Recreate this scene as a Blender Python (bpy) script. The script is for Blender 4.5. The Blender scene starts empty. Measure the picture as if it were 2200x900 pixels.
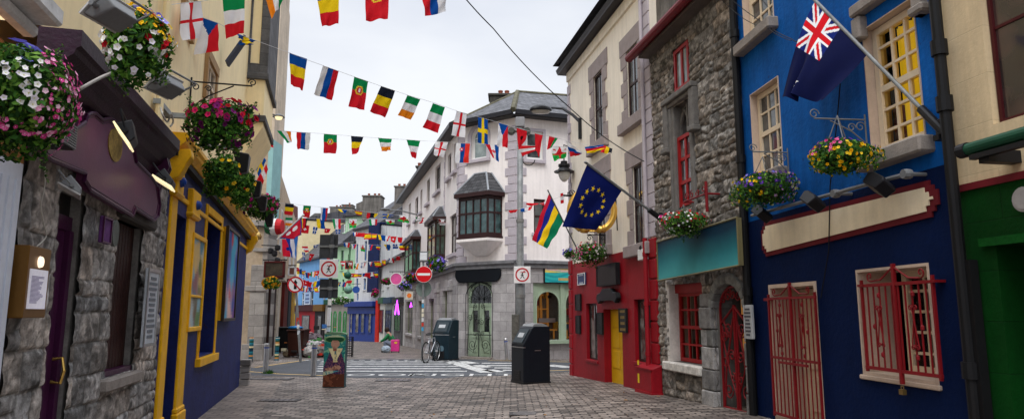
import bpy, bmesh, math, random
import numpy as np
from mathutils import Vector, Matrix
random.seed(7)
R_ = random.Random(11)
sc = bpy.context.scene
COL = sc.collection
FPX, CX, CY, HOR, EYE = 1467.0, 1100.0, 450.0, 672.0, 1.75
PT = math.atan((HOR - CY) / FPX); cp, sp = math.cos(PT), math.sin(PT)
V = Vector
def ray(x, y):
    a = (x - CX) / FPX; b = (CY - y) / FPX
    return V((a, cp - b * sp, sp + b * cp))
def at(x, y, Y):
    r = ray(x, y); t = Y / r.y
    return V((r.x * t, Y, EYE + r.z * t))
def gnd(x, y, z=0.0):
    r = ray(x, y); t = (z - EYE) / r.z
    return V((r.x * t, r.y * t, z))
def gz(X, Y):
    s = min(1, max(0, (X + 3) / 5)); s = s * s * (3 - 2 * s)
    return s * .03 * max(0, 20 - Y) - .02 * max(0, Y - 28)
def gat(x, Y):
    """ground point seen at column x at depth Y"""
    z = 0
    for _ in range(4):
        X = (x - CX) / FPX * (Y * cp + (z - EYE) * sp); z = gz(X, Y)
    return V((X, Y, z))

class Fac:
    """a vertical plane: u to the right as seen from the street, y into the wall, z up"""
    def __init__(s, P, d):
        s.P = V((P[0], P[1])); s.d = V((d[0], d[1])).normalized()
        s.n = V((-s.d.y, s.d.x))
        s.M = Matrix(((s.d.x, s.n.x, 0, s.P.x), (s.d.y, s.n.y, 0, s.P.y), (0, 0, 1, 0), (0, 0, 0, 1)))
    def uz(s, x, y, out=0.0):
        r = ray(x, y); rn = r.x * s.n.x + r.y * s.n.y
        t = (-out + s.P.dot(s.n)) / rn
        p = V((r.x * t, r.y * t))
        return (p - s.P).dot(s.d), EYE + r.z * t
    def zat(s, u, y, out=0.0):
        Y = s.P.y + s.d.y * u - s.n.y * out
        b = (CY - y) / FPX
        return EYE + Y * (sp + b * cp) / (cp - b * sp)
    def R(s, xl, xr, yt, yb, ref='l', out=0.0):
        m = (yt + yb) / 2
        u0 = s.uz(xl, m, out)[0]; u1 = s.uz(xr, m, out)[0]
        u = u0 if ref == 'l' else u1
        return (u0, u1, s.zat(u, yb, out), s.zat(u, yt, out))
    def W(s, u, z, out=0.0):
        return s.M @ V((u, -out, z))

# ---------------------------------------------------------------- materials
def lin(h):
    if not isinstance(h, str): return tuple(h)[:3]
    h = h.lstrip('#'); o = []
    if len(h) == 3: h = ''.join(c * 2 for c in h)
    for i in (0, 2, 4):
        c = int(h[i:i + 2], 16) / 255
        o.append(c / 12.92 if c <= .04045 else ((c + .055) / 1.055) ** 2.4)
    return tuple(o)
_m = {}
def mat(name, col=(.5, .5, .5), rough=.7, metal=0, var=.18, vs=2.5, bump=.0, bs=40, attr=False, streak=0.0,
        spec=.2, trans=0.0, emit=0.0, peel=None, tex=None):
    if name in _m: return _m[name]
    m = bpy.data.materials.new(name); _m[name] = m
    m.use_nodes = True; nt = m.node_tree; N = nt.nodes; L = nt.links
    bs_ = N['Principled BSDF']; out = N['Material Output']
    bs_.inputs['Roughness'].default_value = rough
    bs_.inputs['Metallic'].default_value = metal
    bs_.inputs['Specular IOR Level'].default_value = spec
    tc = N.new('ShaderNodeTexCoord')
    col = lin(col)
    if attr:
        a = N.new('ShaderNodeAttribute'); a.attribute_name = 'Col'; csock = a.outputs['Color']
    else:
        r = N.new('ShaderNodeRGB'); r.outputs[0].default_value = (*col, 1); csock = r.outputs[0]
    def mul(c, f, lo, hi, a0=.3, a1=.7):
        mr = N.new('ShaderNodeMapRange'); mr.inputs[1].default_value = a0; mr.inputs[2].default_value = a1
        mr.inputs[3].default_value = lo; mr.inputs[4].default_value = hi; L.new(f, mr.inputs[0])
        x = N.new('ShaderNodeMix'); x.data_type = 'RGBA'; x.blend_type = 'MULTIPLY'; x.inputs[0].default_value = 1
        L.new(c, x.inputs[6]); L.new(mr.outputs[0], x.inputs[7]); return x.outputs[2]
    def noise(scale, det=4, mp=None):
        n = N.new('ShaderNodeTexNoise'); n.inputs['Scale'].default_value = scale; n.inputs['Detail'].default_value = det
        n.inputs['Roughness'].default_value = .6
        if mp:
            k = N.new('ShaderNodeMapping'); k.inputs['Scale'].default_value = mp
            L.new(tc.outputs['Object'], k.inputs[0]); L.new(k.outputs[0], n.inputs[0])
        else: L.new(tc.outputs['Object'], n.inputs[0])
        return n.outputs[0]
    if var: csock = mul(csock, noise(vs), 1 - var, 1 + var * .6)
    if var: csock = mul(csock, noise(vs * 9, 3), 1 - var * .5, 1 + var * .3)
    if streak: csock = mul(csock, noise(1, 5, (7, 7, .5)), 1 - streak, 1.05, .35, .6)
    hsock = None
    if tex:   # brick-like courses: (w, h, mortar, mortarcol, tint spread, plane, wobble)
        w, h, mo, mc, spread, plane, wob = tex
        k = N.new('ShaderNodeMapping')
        L.new(tc.outputs['Object'], k.inputs[0])
        if plane == 'xz': k.inputs['Rotation'].default_value = (-math.pi / 2, 0, 0)
        src = k.outputs[0]
        if wob:
            nn = N.new('ShaderNodeTexNoise'); nn.inputs['Scale'].default_value = 1.3; nn.inputs['Detail'].default_value = 3
            L.new(src, nn.inputs[0])
            va = N.new('ShaderNodeVectorMath'); va.operation = 'MULTIPLY_ADD'
            L.new(nn.outputs['Color'], va.inputs[0]); va.inputs[1].default_value = (wob,) * 3; L.new(src, va.inputs[2]); src = va.outputs[0]
        b = N.new('ShaderNodeTexBrick'); L.new(src, b.inputs[0])
        b.inputs['Scale'].default_value = 1; b.inputs['Brick Width'].default_value = w; b.inputs['Row Height'].default_value = h
        b.inputs['Mortar Size'].default_value = mo; b.inputs['Mortar Smooth'].default_value = .3
        b.inputs['Color1'].default_value = (1 - spread,) * 3 + (1,); b.inputs['Color2'].default_value = (1 + spread * .7,) * 3 + (1,)
        b.inputs['Mortar'].default_value = (mc,) * 3 + (1,); b.offset = .5; b.squash = 1.0
        x = N.new('ShaderNodeMix'); x.data_type = 'RGBA'; x.blend_type = 'MULTIPLY'; x.inputs[0].default_value = 1
        L.new(csock, x.inputs[6]); L.new(b.outputs['Color'], x.inputs[7]); csock = x.outputs[2]
        hs = N.new('ShaderNodeMath'); hs.operation = 'SUBTRACT'; hs.inputs[0].default_value = 1; L.new(b.outputs['Fac'], hs.inputs[1]); hsock = hs.outputs[0]
    if peel:  # (colour, amount) worn or dirty patches
        nz = noise(5, 8)
        mr = N.new('ShaderNodeMapRange'); mr.inputs[1].default_value = peel[1]; mr.inputs[2].default_value = peel[1] + .05
        L.new(nz, mr.inputs[0]); x = N.new('ShaderNodeMix'); x.data_type = 'RGBA'
        L.new(mr.outputs[0], x.inputs[0]); L.new(csock, x.inputs[6]); x.inputs[7].default_value = (*lin(peel[0]), 1); csock = x.outputs[2]
    L.new(csock, bs_.inputs['Base Color'])
    if bump:
        nz = noise(bs, 6)
        bp = N.new('ShaderNodeBump'); bp.inputs['Distance'].default_value = .01; bp.inputs['Strength'].default_value = bump
        if hsock:
            ad = N.new('ShaderNodeMath'); ad.operation = 'MULTIPLY_ADD'; L.new(nz, ad.inputs[0]); ad.inputs[1].default_value = .7; L.new(hsock, ad.inputs[2]); L.new(ad.outputs[0], bp.inputs['Height'])
        else: L.new(nz, bp.inputs['Height'])
        L.new(bp.outputs[0], bs_.inputs['Normal'])
    if trans:
        t = N.new('ShaderNodeBsdfTranslucent'); L.new(csock, t.inputs[0])
        mx = N.new('ShaderNodeMixShader'); mx.inputs[0].default_value = trans
        L.new(bs_.outputs[0], mx.inputs[1]); L.new(t.outputs[0], mx.inputs[2]); L.new(mx.outputs[0], out.inputs[0])
    if emit:
        bs_.inputs['Emission Color'].default_value = (*col, 1); bs_.inputs['Emission Strength'].default_value = emit
    return m
def glass_clear():
    if 'clear_glass' in _m: return _m['clear_glass']
    m = bpy.data.materials.new('clear_glass'); _m['clear_glass'] = m; m.use_nodes = True
    N = m.node_tree.nodes; L = m.node_tree.links; N.remove(N['Principled BSDF'])
    tr = N.new('ShaderNodeBsdfTransparent'); tr.inputs[0].default_value = (.8, .84, .82, 1)
    gl = N.new('ShaderNodeBsdfGlossy'); gl.inputs['Roughness'].default_value = .03
    fr = N.new('ShaderNodeLayerWeight'); fr.inputs[0].default_value = .22
    mx = N.new('ShaderNodeMixShader'); L.new(fr.outputs[0], mx.inputs[0]); L.new(tr.outputs[0], mx.inputs[1]); L.new(gl.outputs[0], mx.inputs[2])
    L.new(mx.outputs[0], N['Material Output'].inputs[0]); return m
def glass_dark(name='dark_glass', col=(.025, .03, .033), hi=(.12, .13, .13)):
    if name in _m: return _m[name]
    m = mat(name, col, .06, spec=.8, var=0)
    nt = m.node_tree; N = nt.nodes; L = nt.links
    tc = N.new('ShaderNodeTexCoord'); n = N.new('ShaderNodeTexNoise'); n.inputs['Scale'].default_value = 2.5; n.inputs['Detail'].default_value = 2
    L.new(tc.outputs['Object'], n.inputs[0])
    cr = N.new('ShaderNodeValToRGB'); cr.color_ramp.elements[0].position = .42; cr.color_ramp.elements[0].color = (*col, 1)
    cr.color_ramp.elements[1].position = .7; cr.color_ramp.elements[1].color = (*hi, 1)
    L.new(n.outputs[0], cr.inputs[0]); L.new(cr.outputs[0], N['Principled BSDF'].inputs['Base Color'])
    n2 = N.new('ShaderNodeTexNoise'); n2.inputs['Scale'].default_value = 1.2; L.new(tc.outputs['Object'], n2.inputs[0])
    bp = N.new('ShaderNodeBump'); bp.inputs['Strength'].default_value = .25; bp.inputs['Distance'].default_value = .03; L.new(n2.outputs[0], bp.inputs['Height'])
    L.new(bp.outputs[0], N['Principled BSDF'].inputs['Normal'])
    return m

# ---------------------------------------------------------------- meshes
class MB:
    def __init__(s): s.v = []; s.f = []; s.m = []; s.c = []
    def add(s, vs, fs, mi=0, c=None):
        b = len(s.v); s.v += [tuple(p) for p in vs]
        for f in fs: s.f.append(tuple(b + i for i in f)); s.m.append(mi); s.c.append(c)
        return s
    def box(s, x0, x1, y0, y1, z0, z1, mi=0, c=None, tf=None):
        if x0 > x1: x0, x1 = x1, x0
        if y0 > y1: y0, y1 = y1, y0
        if z0 > z1: z0, z1 = z1, z0
        vs = [(x0, y0, z0), (x1, y0, z0), (x1, y1, z0), (x0, y1, z0), (x0, y0, z1), (x1, y0, z1), (x1, y1, z1), (x0, y1, z1)]
        if tf: vs = [tf @ V(p) for p in vs]
        return s.add(vs, [(0, 3, 2, 1), (4, 5, 6, 7), (0, 1, 5, 4), (1, 2, 6, 5), (2, 3, 7, 6), (3, 0, 4, 7)], mi, c)
    def quad(s, a, b, c_, d, mi=0, c=None): return s.add([a, b, c_, d], [(0, 1, 2, 3)], mi, c)
    def prism(s, pts, y0, y1, mi=0, c=None, ax='y'):
        """polygon in (x,z), extruded along y (or (y,z) along x, or (x,y) along z)"""
        n = len(pts)
        a = sum(pts[i][0] * pts[(i + 1) % n][1] - pts[(i + 1) % n][0] * pts[i][1] for i in range(n))
        if a < 0: pts = pts[::-1]
        if y0 > y1: y0, y1 = y1, y0
        if ax == 'y': mk = lambda p, t: (p[0], t, p[1])
        elif ax == 'x': mk = lambda p, t: (t, p[0], p[1])
        else: mk = lambda p, t: (p[0], p[1], t)
        vs = [mk(p, y0) for p in pts] + [mk(p, y1) for p in pts]
        fr = tuple(range(n)); bk = tuple(range(2 * n - 1, n - 1, -1))
        sd = [(i, n + i, n + (i + 1) % n, (i + 1) % n) for i in range(n)]
        if ax == 'y': return s.add(vs, [fr, bk] + sd, mi, c)
        return s.add(vs, [fr[::-1], bk[::-1]] + [q[::-1] for q in sd], mi, c)
    def tube(s, pts, r, n=8, mi=0, c=None, cap=True):
        pts = [V(p) for p in pts]; k = len(pts); rs = r if isinstance(r, (list, tuple)) else [r] * k
        vs = []; a = None
        for i, p in enumerate(pts):
            t = (pts[min(i + 1, k - 1)] - pts[max(i - 1, 0)]).normalized()
            if a is None: a = t.cross(V((0, 0, 1)) if abs(t.z) < .9 else V((1, 0, 0)))
            else:
                a = a - t * a.dot(t)
                if a.length < 1e-4: a = t.cross(V((1, .3, 0)))
            a.normalize(); b = t.cross(a).normalized()
            for j in range(n):
                th = 2 * math.pi * j / n
                vs.append(p + (a * math.cos(th) + b * math.sin(th)) * rs[i])
        fs = [(i * n + j, i * n + (j + 1) % n, (i + 1) * n + (j + 1) % n, (i + 1) * n + j) for i in range(k - 1) for j in range(n)]
        if cap: fs += [tuple(range(n))[::-1], tuple((k - 1) * n + j for j in range(n))]
        return s.add(vs, fs, mi, c)
    def lathe(s, prof, ctr=(0, 0, 0), n=20, mi=0, c=None, ax='z', cap=True):
        vs = []
        for r, z in prof:
            for j in range(n):
                th = 2 * math.pi * j / n; a, b = r * math.cos(th), r * math.sin(th)
                p = (a, b, z) if ax == 'z' else (a, z, b) if ax == 'y' else (z, a, b)
                vs.append((p[0] + ctr[0], p[1] + ctr[1], p[2] + ctr[2]))
        k = len(prof)
        fs = [(i * n + j, i * n + (j + 1) % n, (i + 1) * n + (j + 1) % n, (i + 1) * n + j) for i in range(k - 1) for j in range(n)]
        if cap: fs += [tuple(range(n))[::-1], tuple((k - 1) * n + j for j in range(n))]
        return s.add(vs, fs, mi, c)
    def arc(s, cx, cz, r, a0, a1, y, th, n=16, mi=0):
        s.tube([(cx + r * math.cos(math.radians(a0 + (a1 - a0) * i / n)), y, cz + r * math.sin(math.radians(a0 + (a1 - a0) * i / n))) for i in range(n + 1)], th, 5, mi); return s
    def scroll(s, cx, cz, r, a0, turns, y, th, sgn=1, n=22, mi=0):
        """spiral that winds inwards from radius r"""
        P = []
        for i in range(n + 1):
            t = i / n; a = math.radians(a0) + sgn * t * turns * 2 * math.pi; rr = r * (1 - .8 * t)
            P.append((cx + rr * math.cos(a), y, cz + rr * math.sin(a)))
        s.tube(P, th, 5, mi); return s
    def build(s, name, m, parent=None, smooth=False, bevel=0, label=None, tf=None, seg=1):
        me = bpy.data.meshes.new(name)
        vs = s.v if tf is None else [tuple(tf @ V(p)) for p in s.v]
        me.from_pydata(vs, [], s.f)
        ms = m if isinstance(m, (list, tuple)) else [m]
        for q in ms: me.materials.append(q)
        if len(ms) > 1: me.polygons.foreach_set('material_index', s.m)
        if any(c is not None for c in s.c):
            at_ = me.color_attributes.new('Col', 'FLOAT_COLOR', 'CORNER')
            buf = []
            for f, c in zip(s.f, s.c):
                c = lin(c) if c is not None else (.5, .5, .5)
                buf += [c[0], c[1], c[2], 1] * len(f)
            at_.data.foreach_set('color', buf)
        if smooth: me.polygons.foreach_set('use_smooth', [True] * len(s.f))
        me.update()
        o = bpy.data.objects.new(name, me); COL.objects.link(o)
        if parent: o.parent = parent
        if bevel:
            b = o.modifiers.new('Bevel', 'BEVEL'); b.width = bevel; b.segments = seg; b.limit_method = 'ANGLE'; b.angle_limit = .7
        if label: o['label'] = label
        return o
def thing(name, label, cat, M=None, group=None, loc=None, rz=0, kind=None):
    o = bpy.data.objects.new(name, None); COL.objects.link(o); o.empty_display_size = .1
    if M is not None: o.matrix_world = M
    if loc is not None: o.location = loc; o.rotation_euler = (0, 0, rz)
    o['label'] = label; o['category'] = cat
    if group: o['group'] = group
    if kind: o['kind'] = kind
    return o
def tag(o, label, cat, group=None):
    o['label'] = label; o['category'] = cat
    if group: o['group'] = group
    return o
def tree_copy(o, parent=None):
    c = o.copy(); COL.objects.link(c)
    if parent is not None: c.parent = parent
    for ch in list(o.children): tree_copy(ch, c)
    return c
def structure(o): o['kind'] = 'structure'; return o
def arch_pts(u0, u1, zs, n=14, rise=None):
    c = (u0 + u1) / 2; r = (u1 - u0) / 2; rise = r if rise is None else rise
    return [(c - r * math.cos(math.pi * i / n), zs + rise * math.sin(math.pi * i / n)) for i in range(n + 1)]
def wall_mb(u0, u1, z0, z1, holes=(), rd=.2, body=6, bo=.5, y=0.0, mb=None, arches=(), topfn=None):
    """wall face with openings cut through it, their reveals, and the mass of the building behind"""
    mb = mb or MB()
    us = sorted({u0, u1, *[h[0] for h in holes], *[h[1] for h in holes]}); us = [u for u in us if u0 - 1e-6 <= u <= u1 + 1e-6]
    zs = sorted({z0, z1, *[h[2] for h in holes], *[h[3] for h in holes]}); zs = [z for z in zs if z0 - 1e-6 <= z <= z1 + 1e-6]
    tz = (lambda u, z: topfn(u) if (topfn and abs(z - z1) < 1e-6) else z)
    for i in range(len(us) - 1):
        for j in range(len(zs) - 1):
            cu, cz = (us[i] + us[i + 1]) / 2, (zs[j] + zs[j + 1]) / 2
            if any(h[0] < cu < h[1] and h[2] < cz < h[3] for h in holes): continue
            mb.quad((us[i], y, zs[j]), (us[i + 1], y, zs[j]), (us[i + 1], y, tz(us[i + 1], zs[j + 1])), (us[i], y, tz(us[i], zs[j + 1])))
    for a, b, c, d in [h[:4] for h in holes]:
        a = max(a, u0); b = min(b, u1)
        mb.quad((a, y, c), (b, y, c), (b, y + rd, c), (a, y + rd, c)); mb.quad((a, y + rd, d), (b, y + rd, d), (b, y, d), (a, y, d))
        mb.quad((a, y + rd, c), (a, y + rd, d), (a, y, d), (a, y, c)); mb.quad((b, y, c), (b, y, d), (b, y + rd, d), (b, y + rd, c))
    for u0a, u1a, zsp, rise in arches:    # spandrels of an arched head inside a rectangular hole ending at zsp+rise
        P = arch_pts(u0a, u1a, zsp, 14, rise); top = zsp + rise
        for side in (0, 1):
            pts = P[:8] if side == 0 else P[7:]
            corner = (u0a, top) if side == 0 else (u1a, top)
            for i in range(len(pts) - 1):
                a, b = pts[i], pts[i + 1]
                mb.add([(corner[0], y, corner[1]), (a[0], y, a[1]), (b[0], y, b[1])], [(0, 1, 2)])
                mb.quad((a[0], y, a[1]), (a[0], y + rd, a[1]), (b[0], y + rd, b[1]), (b[0], y, b[1]))
    if body:
        mb.box(u0, u1, y + bo, y + body, z0, z1)
        mb.quad((u0, y + bo, z0), (u0, y + bo, z1), (u0, y, tz(u0, z1)), (u0, y, z0)); mb.quad((u1, y, z0), (u1, y, tz(u1, z1)), (u1, y + bo, z1), (u1, y + bo, z0))
        mb.quad((u0, y, tz(u0, z1)), (u1, y, tz(u1, z1)), (u1, y + bo, z1), (u0, y + bo, z1))
    return mb
def window(par, r, m, nx=2, ny=3, y=.12, fw=.05, bw=.022, fd=.06, glass=None, meet=True, name='window', sill=None, label=None, arch=0.0, split=None, fan=False):
    """timber frame with glazing bars, its pane, and a sill"""
    u0, u1, z0, z1 = r; mb = MB(); y0, y1 = y, y + fd
    glass = glass or glass_dark()
    if arch:
        zs = z1 - arch; P = arch_pts(u0, u1, zs, 14, arch); cu = (u0 + u1) / 2
        I = [(cu + (p[0] - cu) * (1 - fw / (u1 - u0) * 2), zs + (p[1] - zs) * (1 - fw / arch)) for p in P]
        for i in range(len(P) - 1): mb.prism([P[i], P[i + 1], I[i + 1], I[i]], y0, y1)
        mb.box(u0, u0 + fw, y0, y1, z0, zs); mb.box(u1 - fw, u1, y0, y1, z0, zs); mb.box(u0 + fw, u1 - fw, y0, y1, z0, z0 + fw)
        pane = [(u0 + .01, z0 + .01), (u1 - .01, z0 + .01)] + P[::-1]
    else:
        mb.box(u0, u0 + fw, y0, y1, z0, z1); mb.box(u1 - fw, u1, y0, y1, z0, z1)
        mb.box(u0 + fw, u1 - fw, y0, y1, z0, z0 + fw); mb.box(u0 + fw, u1 - fw, y0, y1, z1 - fw, z1)
        pane = [(u0 + .01, z0 + .01), (u1 - .01, z0 + .01), (u1 - .01, z1 - .01), (u0 + .01, z1 - .01)]
    def hh(u):   # clip bars under an arch
        if not arch: return z1 - fw
        c = (u0 + u1) / 2; t = min(1, abs(u - c) / ((u1 - u0) / 2)); return z1 - arch + arch * math.sqrt(1 - t * t) - fw * .5
    for i in range(1, nx):
        u = u0 + fw + (u1 - u0 - 2 * fw) * i / nx; mb.box(u - bw / 2, u + bw / 2, y0 + .012, y1 - .012, z0 + fw, hh(u))
    zt = z1 - (arch if arch else 0)
    for j in range(1, ny + (1 if arch else 0)):
        z = z0 + (zt - z0) * j / ny
        th = fw * .9 if (meet and j == ny // 2 and ny > 1) else bw
        mb.box(u0 + fw, u1 - fw, y0 + (.004 if th > bw else .014), y1 - (.004 if th > bw else .014), z - th / 2, z + th / 2)
    o = mb.build(name, m, par, label=label)
    g = MB()
    if glass.name.startswith('clear'): g.add([(p[0], (y0 + y1) / 2, p[1]) for p in pane], [tuple(range(len(pane)))])
    else: g.prism(pane, (y0 + y1) / 2 - .004, (y0 + y1) / 2 + .004)
    g.build('pane', glass, o)
    if sill is not None:
        sm, so, sh, sw = sill
        s = MB(); s.box(u0 - sw, u1 + sw, -so, y0 + .03, z0 - sh, z0 - .002); s.build('sill', sm, o, bevel=.008)
    return o

# ---------------------------------------------------------------- numpy noise and rubble stone
_tab = np.random.RandomState(3).rand(256, 256)
def vn(x, y, s=0):
    x = x + s * 17.3; y = y + s * 9.7
    i = np.floor(x).astype(int); j = np.floor(y).astype(int); fx = x - i; fy = y - j
    fx = fx * fx * (3 - 2 * fx); fy = fy * fy * (3 - 2 * fy)
    g = lambda a, b: _tab[a % 256, b % 256]
    return (g(i, j) * (1 - fx) + g(i + 1, j) * fx) * (1 - fy) + (g(i, j + 1) * (1 - fx) + g(i + 1, j + 1) * fx) * fy
def fbm(x, y, s=0, o=4):
    t = 0; a = .5
    for k in range(o): t = t + a * vn(x * 2 ** k, y * 2 ** k, s + k); a *= .5
    return t
def stone_panel(name, par, u0, u1, z0, z1, holes, m, res=.02, hm=.2, wm=.35, amp=.05, rough=.03, warp=.06, seed=1, y=0.0,
                base=(.2, .19, .18), spread=.45, mortar=(.1, .095, .09), holefn=None, wrap=0.0, edge=.03, arris=False):
    rs = np.random.RandomState(seed)
    nu = int((u1 - u0) / res) + 1; nz = int((z1 - z0) / res) + 1
    u = np.linspace(u0, u1, nu); z = np.linspace(z0, z1, nz); U, Z = np.meshgrid(u, z)
    wu = U + warp * 2 * (fbm(U * 2.2, Z * 2.2, seed) - .5) + warp * .5 * (fbm(U * 7, Z * 7, seed + 9) - .5)
    wz = Z + warp * 2 * (fbm(U * 1.8, Z * 1.8, seed + 5) - .5) + warp * .6 * (fbm(U * 7, Z * 7, seed + 7) - .5)
    rows = [z0 - 1]
    while rows[-1] < z1 + 1: rows.append(rows[-1] + hm * rs.uniform(.55, 1.5))
    rows = np.array(rows); ri = np.clip(np.searchsorted(rows, wz) - 1, 0, len(rows) - 2)
    hgt = rows[ri + 1] - rows[ri]
    dz = np.minimum(wz - rows[ri], rows[ri + 1] - wz)
    du = np.zeros_like(U); sid = np.zeros_like(U); 
    for r in range(len(rows) - 1):
        k = ri == r
        if not k.any(): continue
        c = [u0 - 1 - rs.rand()]
        while c[-1] < u1 + 1: c.append(c[-1] + wm * rs.uniform(.4, 1.7))
        c = np.array(c); x = wu[k]; q = np.clip(np.searchsorted(c, x) - 1, 0, len(c) - 2)
        du[k] = np.minimum(x - c[q], c[q + 1] - x); sid[k] = (r * 131 + q * 17) % 4093
    # some tall courses are split in two low stones
    rt = rs.rand(4, 4096); s_i = sid.astype(int)
    split = (rt[3][s_i] > .72) & (hgt > hm * .9)
    mid = (rows[ri] + rows[ri + 1]) / 2
    dz = np.where(split, np.minimum(dz, np.abs(wz - mid)), dz)
    s_i = np.where(split & (wz > mid), (s_i + 977) % 4093, s_i)
    d = np.minimum(du, dz); d = np.clip(d, 0, None)
    prof = 1 - np.exp(-(d / edge) ** 1.5)
    tilt = (rt[0][s_i] - .5) * .05 * np.sin(wu * 9 + rt[1][s_i] * 6)
    face = (fbm(U * 11 + rt[2][s_i] * 40, Z * 11, seed + 2, 5) - .5)
    fac2 = np.abs(fbm(U * 5 + rt[1][s_i] * 20, Z * 6, seed + 12, 4) - .5)
    h = amp * prof * (.6 + .8 * rt[1][s_i]) + prof * rough * (face * 1.6 + fac2 * 1.2) + tilt * prof * .5
    if wrap:   # edges turn back into the wall
        e = np.minimum(U - u0, u1 - U); h = h - wrap * np.exp(-e / .02)
    Yv = y - h
    b = np.array(base); tint = 1 - spread / 2 + spread * rt[0][s_i]
    fine = .55 + .9 * fbm(U * 34, Z * 34, seed + 3, 2)
    blot = 1 + .75 * np.clip((fbm(U * 13, Z * 13, seed + 21, 4) - .5) * 9, 0, 1) - .38 * np.clip((fbm(U * 8, Z * 8, seed + 31, 4) - .5) * 8, 0, 1)
    warm = (rt[2][s_i] - .5) * .12
    cc = np.stack([b[0] * tint * fine * blot * (1 + warm), b[1] * tint * fine * blot, b[2] * tint * fine * blot * (1 - warm)], -1)
    mo = np.array(mortar)[None, None] * (.8 + .4 * fine[..., None])
    w = np.clip(d / (edge * .5), 0, 1)[..., None]; cc = cc * w + mo * (1 - w)
    verts = np.stack([U, Yv, Z], -1).reshape(-1, 3)
    I = np.arange(nu * nz).reshape(nz, nu)
    keep = np.ones((nz - 1, nu - 1), bool); cu = (U[:-1, :-1] + U[1:, 1:]) / 2; cz = (Z[:-1, :-1] + Z[1:, 1:]) / 2
    for a, b_, c_, d_ in holes: keep &= ~((cu > a) & (cu < b_) & (cz > c_) & (cz < d_))
    if holefn is not None: keep &= ~holefn(cu, cz)
    F = np.stack([I[:-1, :-1], I[:-1, 1:], I[1:, 1:], I[1:, :-1]], -1)[keep]
    me = bpy.data.meshes.new(name); me.from_pydata(verts.tolist(), [], F.tolist()); me.materials.append(m)
    at_ = me.color_attributes.new('Col', 'FLOAT_COLOR', 'POINT')
    at_.data.foreach_set('color', np.concatenate([cc.reshape(-1, 3), np.ones((nu * nz, 1))], 1).astype(np.float32).ravel())
    me.update()
    o = bpy.data.objects.new(name, me); COL.objects.link(o); o.parent = par
    return o
# ================================================================ materials in use
BRICKTONE = mat('paving', '#8b8078', .55, var=.35, vs=.6, peel=((.07, .062, .058), .66), bump=1.0, bs=22, tex=(.26, .14, .016, .1, .66, 'xy', .05), spec=.35)
BORDERTONE = mat('edge_paving', '#85786e', .6, var=.35, vs=.7, bump=.8, bs=22, tex=(.34, .2, .014, .25, .3, 'xy', .03), spec=.4)
ASPH = mat('asphalt', (.085, .09, .1), .75, var=.25, vs=.9, bump=.6, bs=120)
ROADWHITE = mat('road_white', (.6, .6, .58), .6, var=.35, vs=6, peel=((.12, .12, .13), .56))
ROADYEL = mat('road_yellow', (.62, .42, .16), .6, var=.3, vs=6, peel=((.14, .13, .12), .58))
STONE = mat('stone', (1, 1, 1), .9, attr=True, var=.45, vs=7, bump=1.0, bs=26, spec=.15)
IRONB = mat('black_iron', (.012, .012, .014), .45, var=.1)
LEAD = mat('lead_flashing', (.3, .32, .35), .5, var=.2)
SLATE = mat('slate', (.085, .085, .095), .6, var=.3, vs=3, bump=.8, bs=30, tex=(.3, .18, .012, .3, .35, 'xy', .02), peel=((.2, .19, .15), .68))
SLATEX = mat('slate_front', (.085, .085, .095), .6, var=.3, vs=3, bump=.8, bs=30, tex=(.3, .16, .012, .3, .35, 'xz', .02), peel=((.2, .19, .15), .68))
CREAM = mat('cream_render', '#efe6d6', .85, var=.06, vs=1.2, bump=.35, bs=60, streak=.07)
WARMW = mat('warm_white_render', '#efe8e5', .85, var=.06, vs=1.2, bump=.3, bs=60, streak=.06)
QUOIN = mat('grey_lilac_quoin', '#bab2b9', .85, var=.1, vs=4, bump=.3, bs=60)
SURR = mat('stone_surround', '#9c9190', .85, var=.14, vs=4, bump=.5, bs=50)
REDW = mat('red_render', (.29, .005, .013), .5, spec=.25, var=.16, vs=2.2, bump=.6, bs=22, streak=.12)
BROWNF = mat('dark_brown_frame', (.035, .014, .014), .4, var=.1)
GREYREND = mat('grey_render', '#74706b', .9, var=.3, vs=2.2, bump=.8, bs=14, streak=.35)
GUTRED = mat('red_gutter', (.17, .01, .018), .4, var=.2, vs=6)
REDP = mat('red_paint', (.33, .01, .012), .4, var=.12, vs=8)
REDIRON = mat('red_iron', (.2, .008, .012), .4, var=.15, vs=9)
BLUEW = mat('bright_blue_render', (.003, .1, .38), .8, spec=.12, var=.25, vs=1.4, bump=.9, bs=16, streak=.2, peel=((.01, .05, .2), .66))
NAVYW = mat('navy_render', (.001, .009, .05), .8, spec=.1, var=.2, vs=1.6, bump=.8, bs=16, peel=((.02, .14, .3), .73))
CREAMP = mat('cream_paint', '#e0cdb0', .5, var=.08, vs=5, bump=.2)
REVEAL = mat('pale_reveal', '#c9b3a0', .8, var=.12, vs=4, bump=.3)
YELLOWREND = mat('pale_yellow_render', (.92, .76, .45), .85, var=.06, vs=1.1, bump=.3, bs=60, streak=.04)
CONC = mat('concrete_sill', '#8f8780', .85, var=.2, vs=7, bump=.6, bs=50)
GREENW = mat('green_render', (.003, .07, .008), .7, spec=.12, var=.2, vs=2, bump=.7, bs=18)
PURP = mat('purple_paint', (.05, .008, .04), .35, var=.25, vs=4, bump=.3, bs=30, peel=((.2, .16, .22), .7))
PURPSIGN = mat('purple_sign', (.11, .03, .08), .4, var=.12, vs=2, bump=.15)
NAVYP = mat('navy_shop_paint', (.006, .014, .11), .6, spec=.25, var=.35, vs=2.2, bump=1.0, bs=9, peel=((.03, .012, .02), .64))
YELP = mat('yellow_paint', (.82, .43, .008), .45, var=.14, vs=5, bump=.3, bs=40, peel=((.25, .12, .02), .72))
STEEL = mat('stainless_steel', (.5, .5, .5), .32, metal=.9, var=.15, vs=8)
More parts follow.
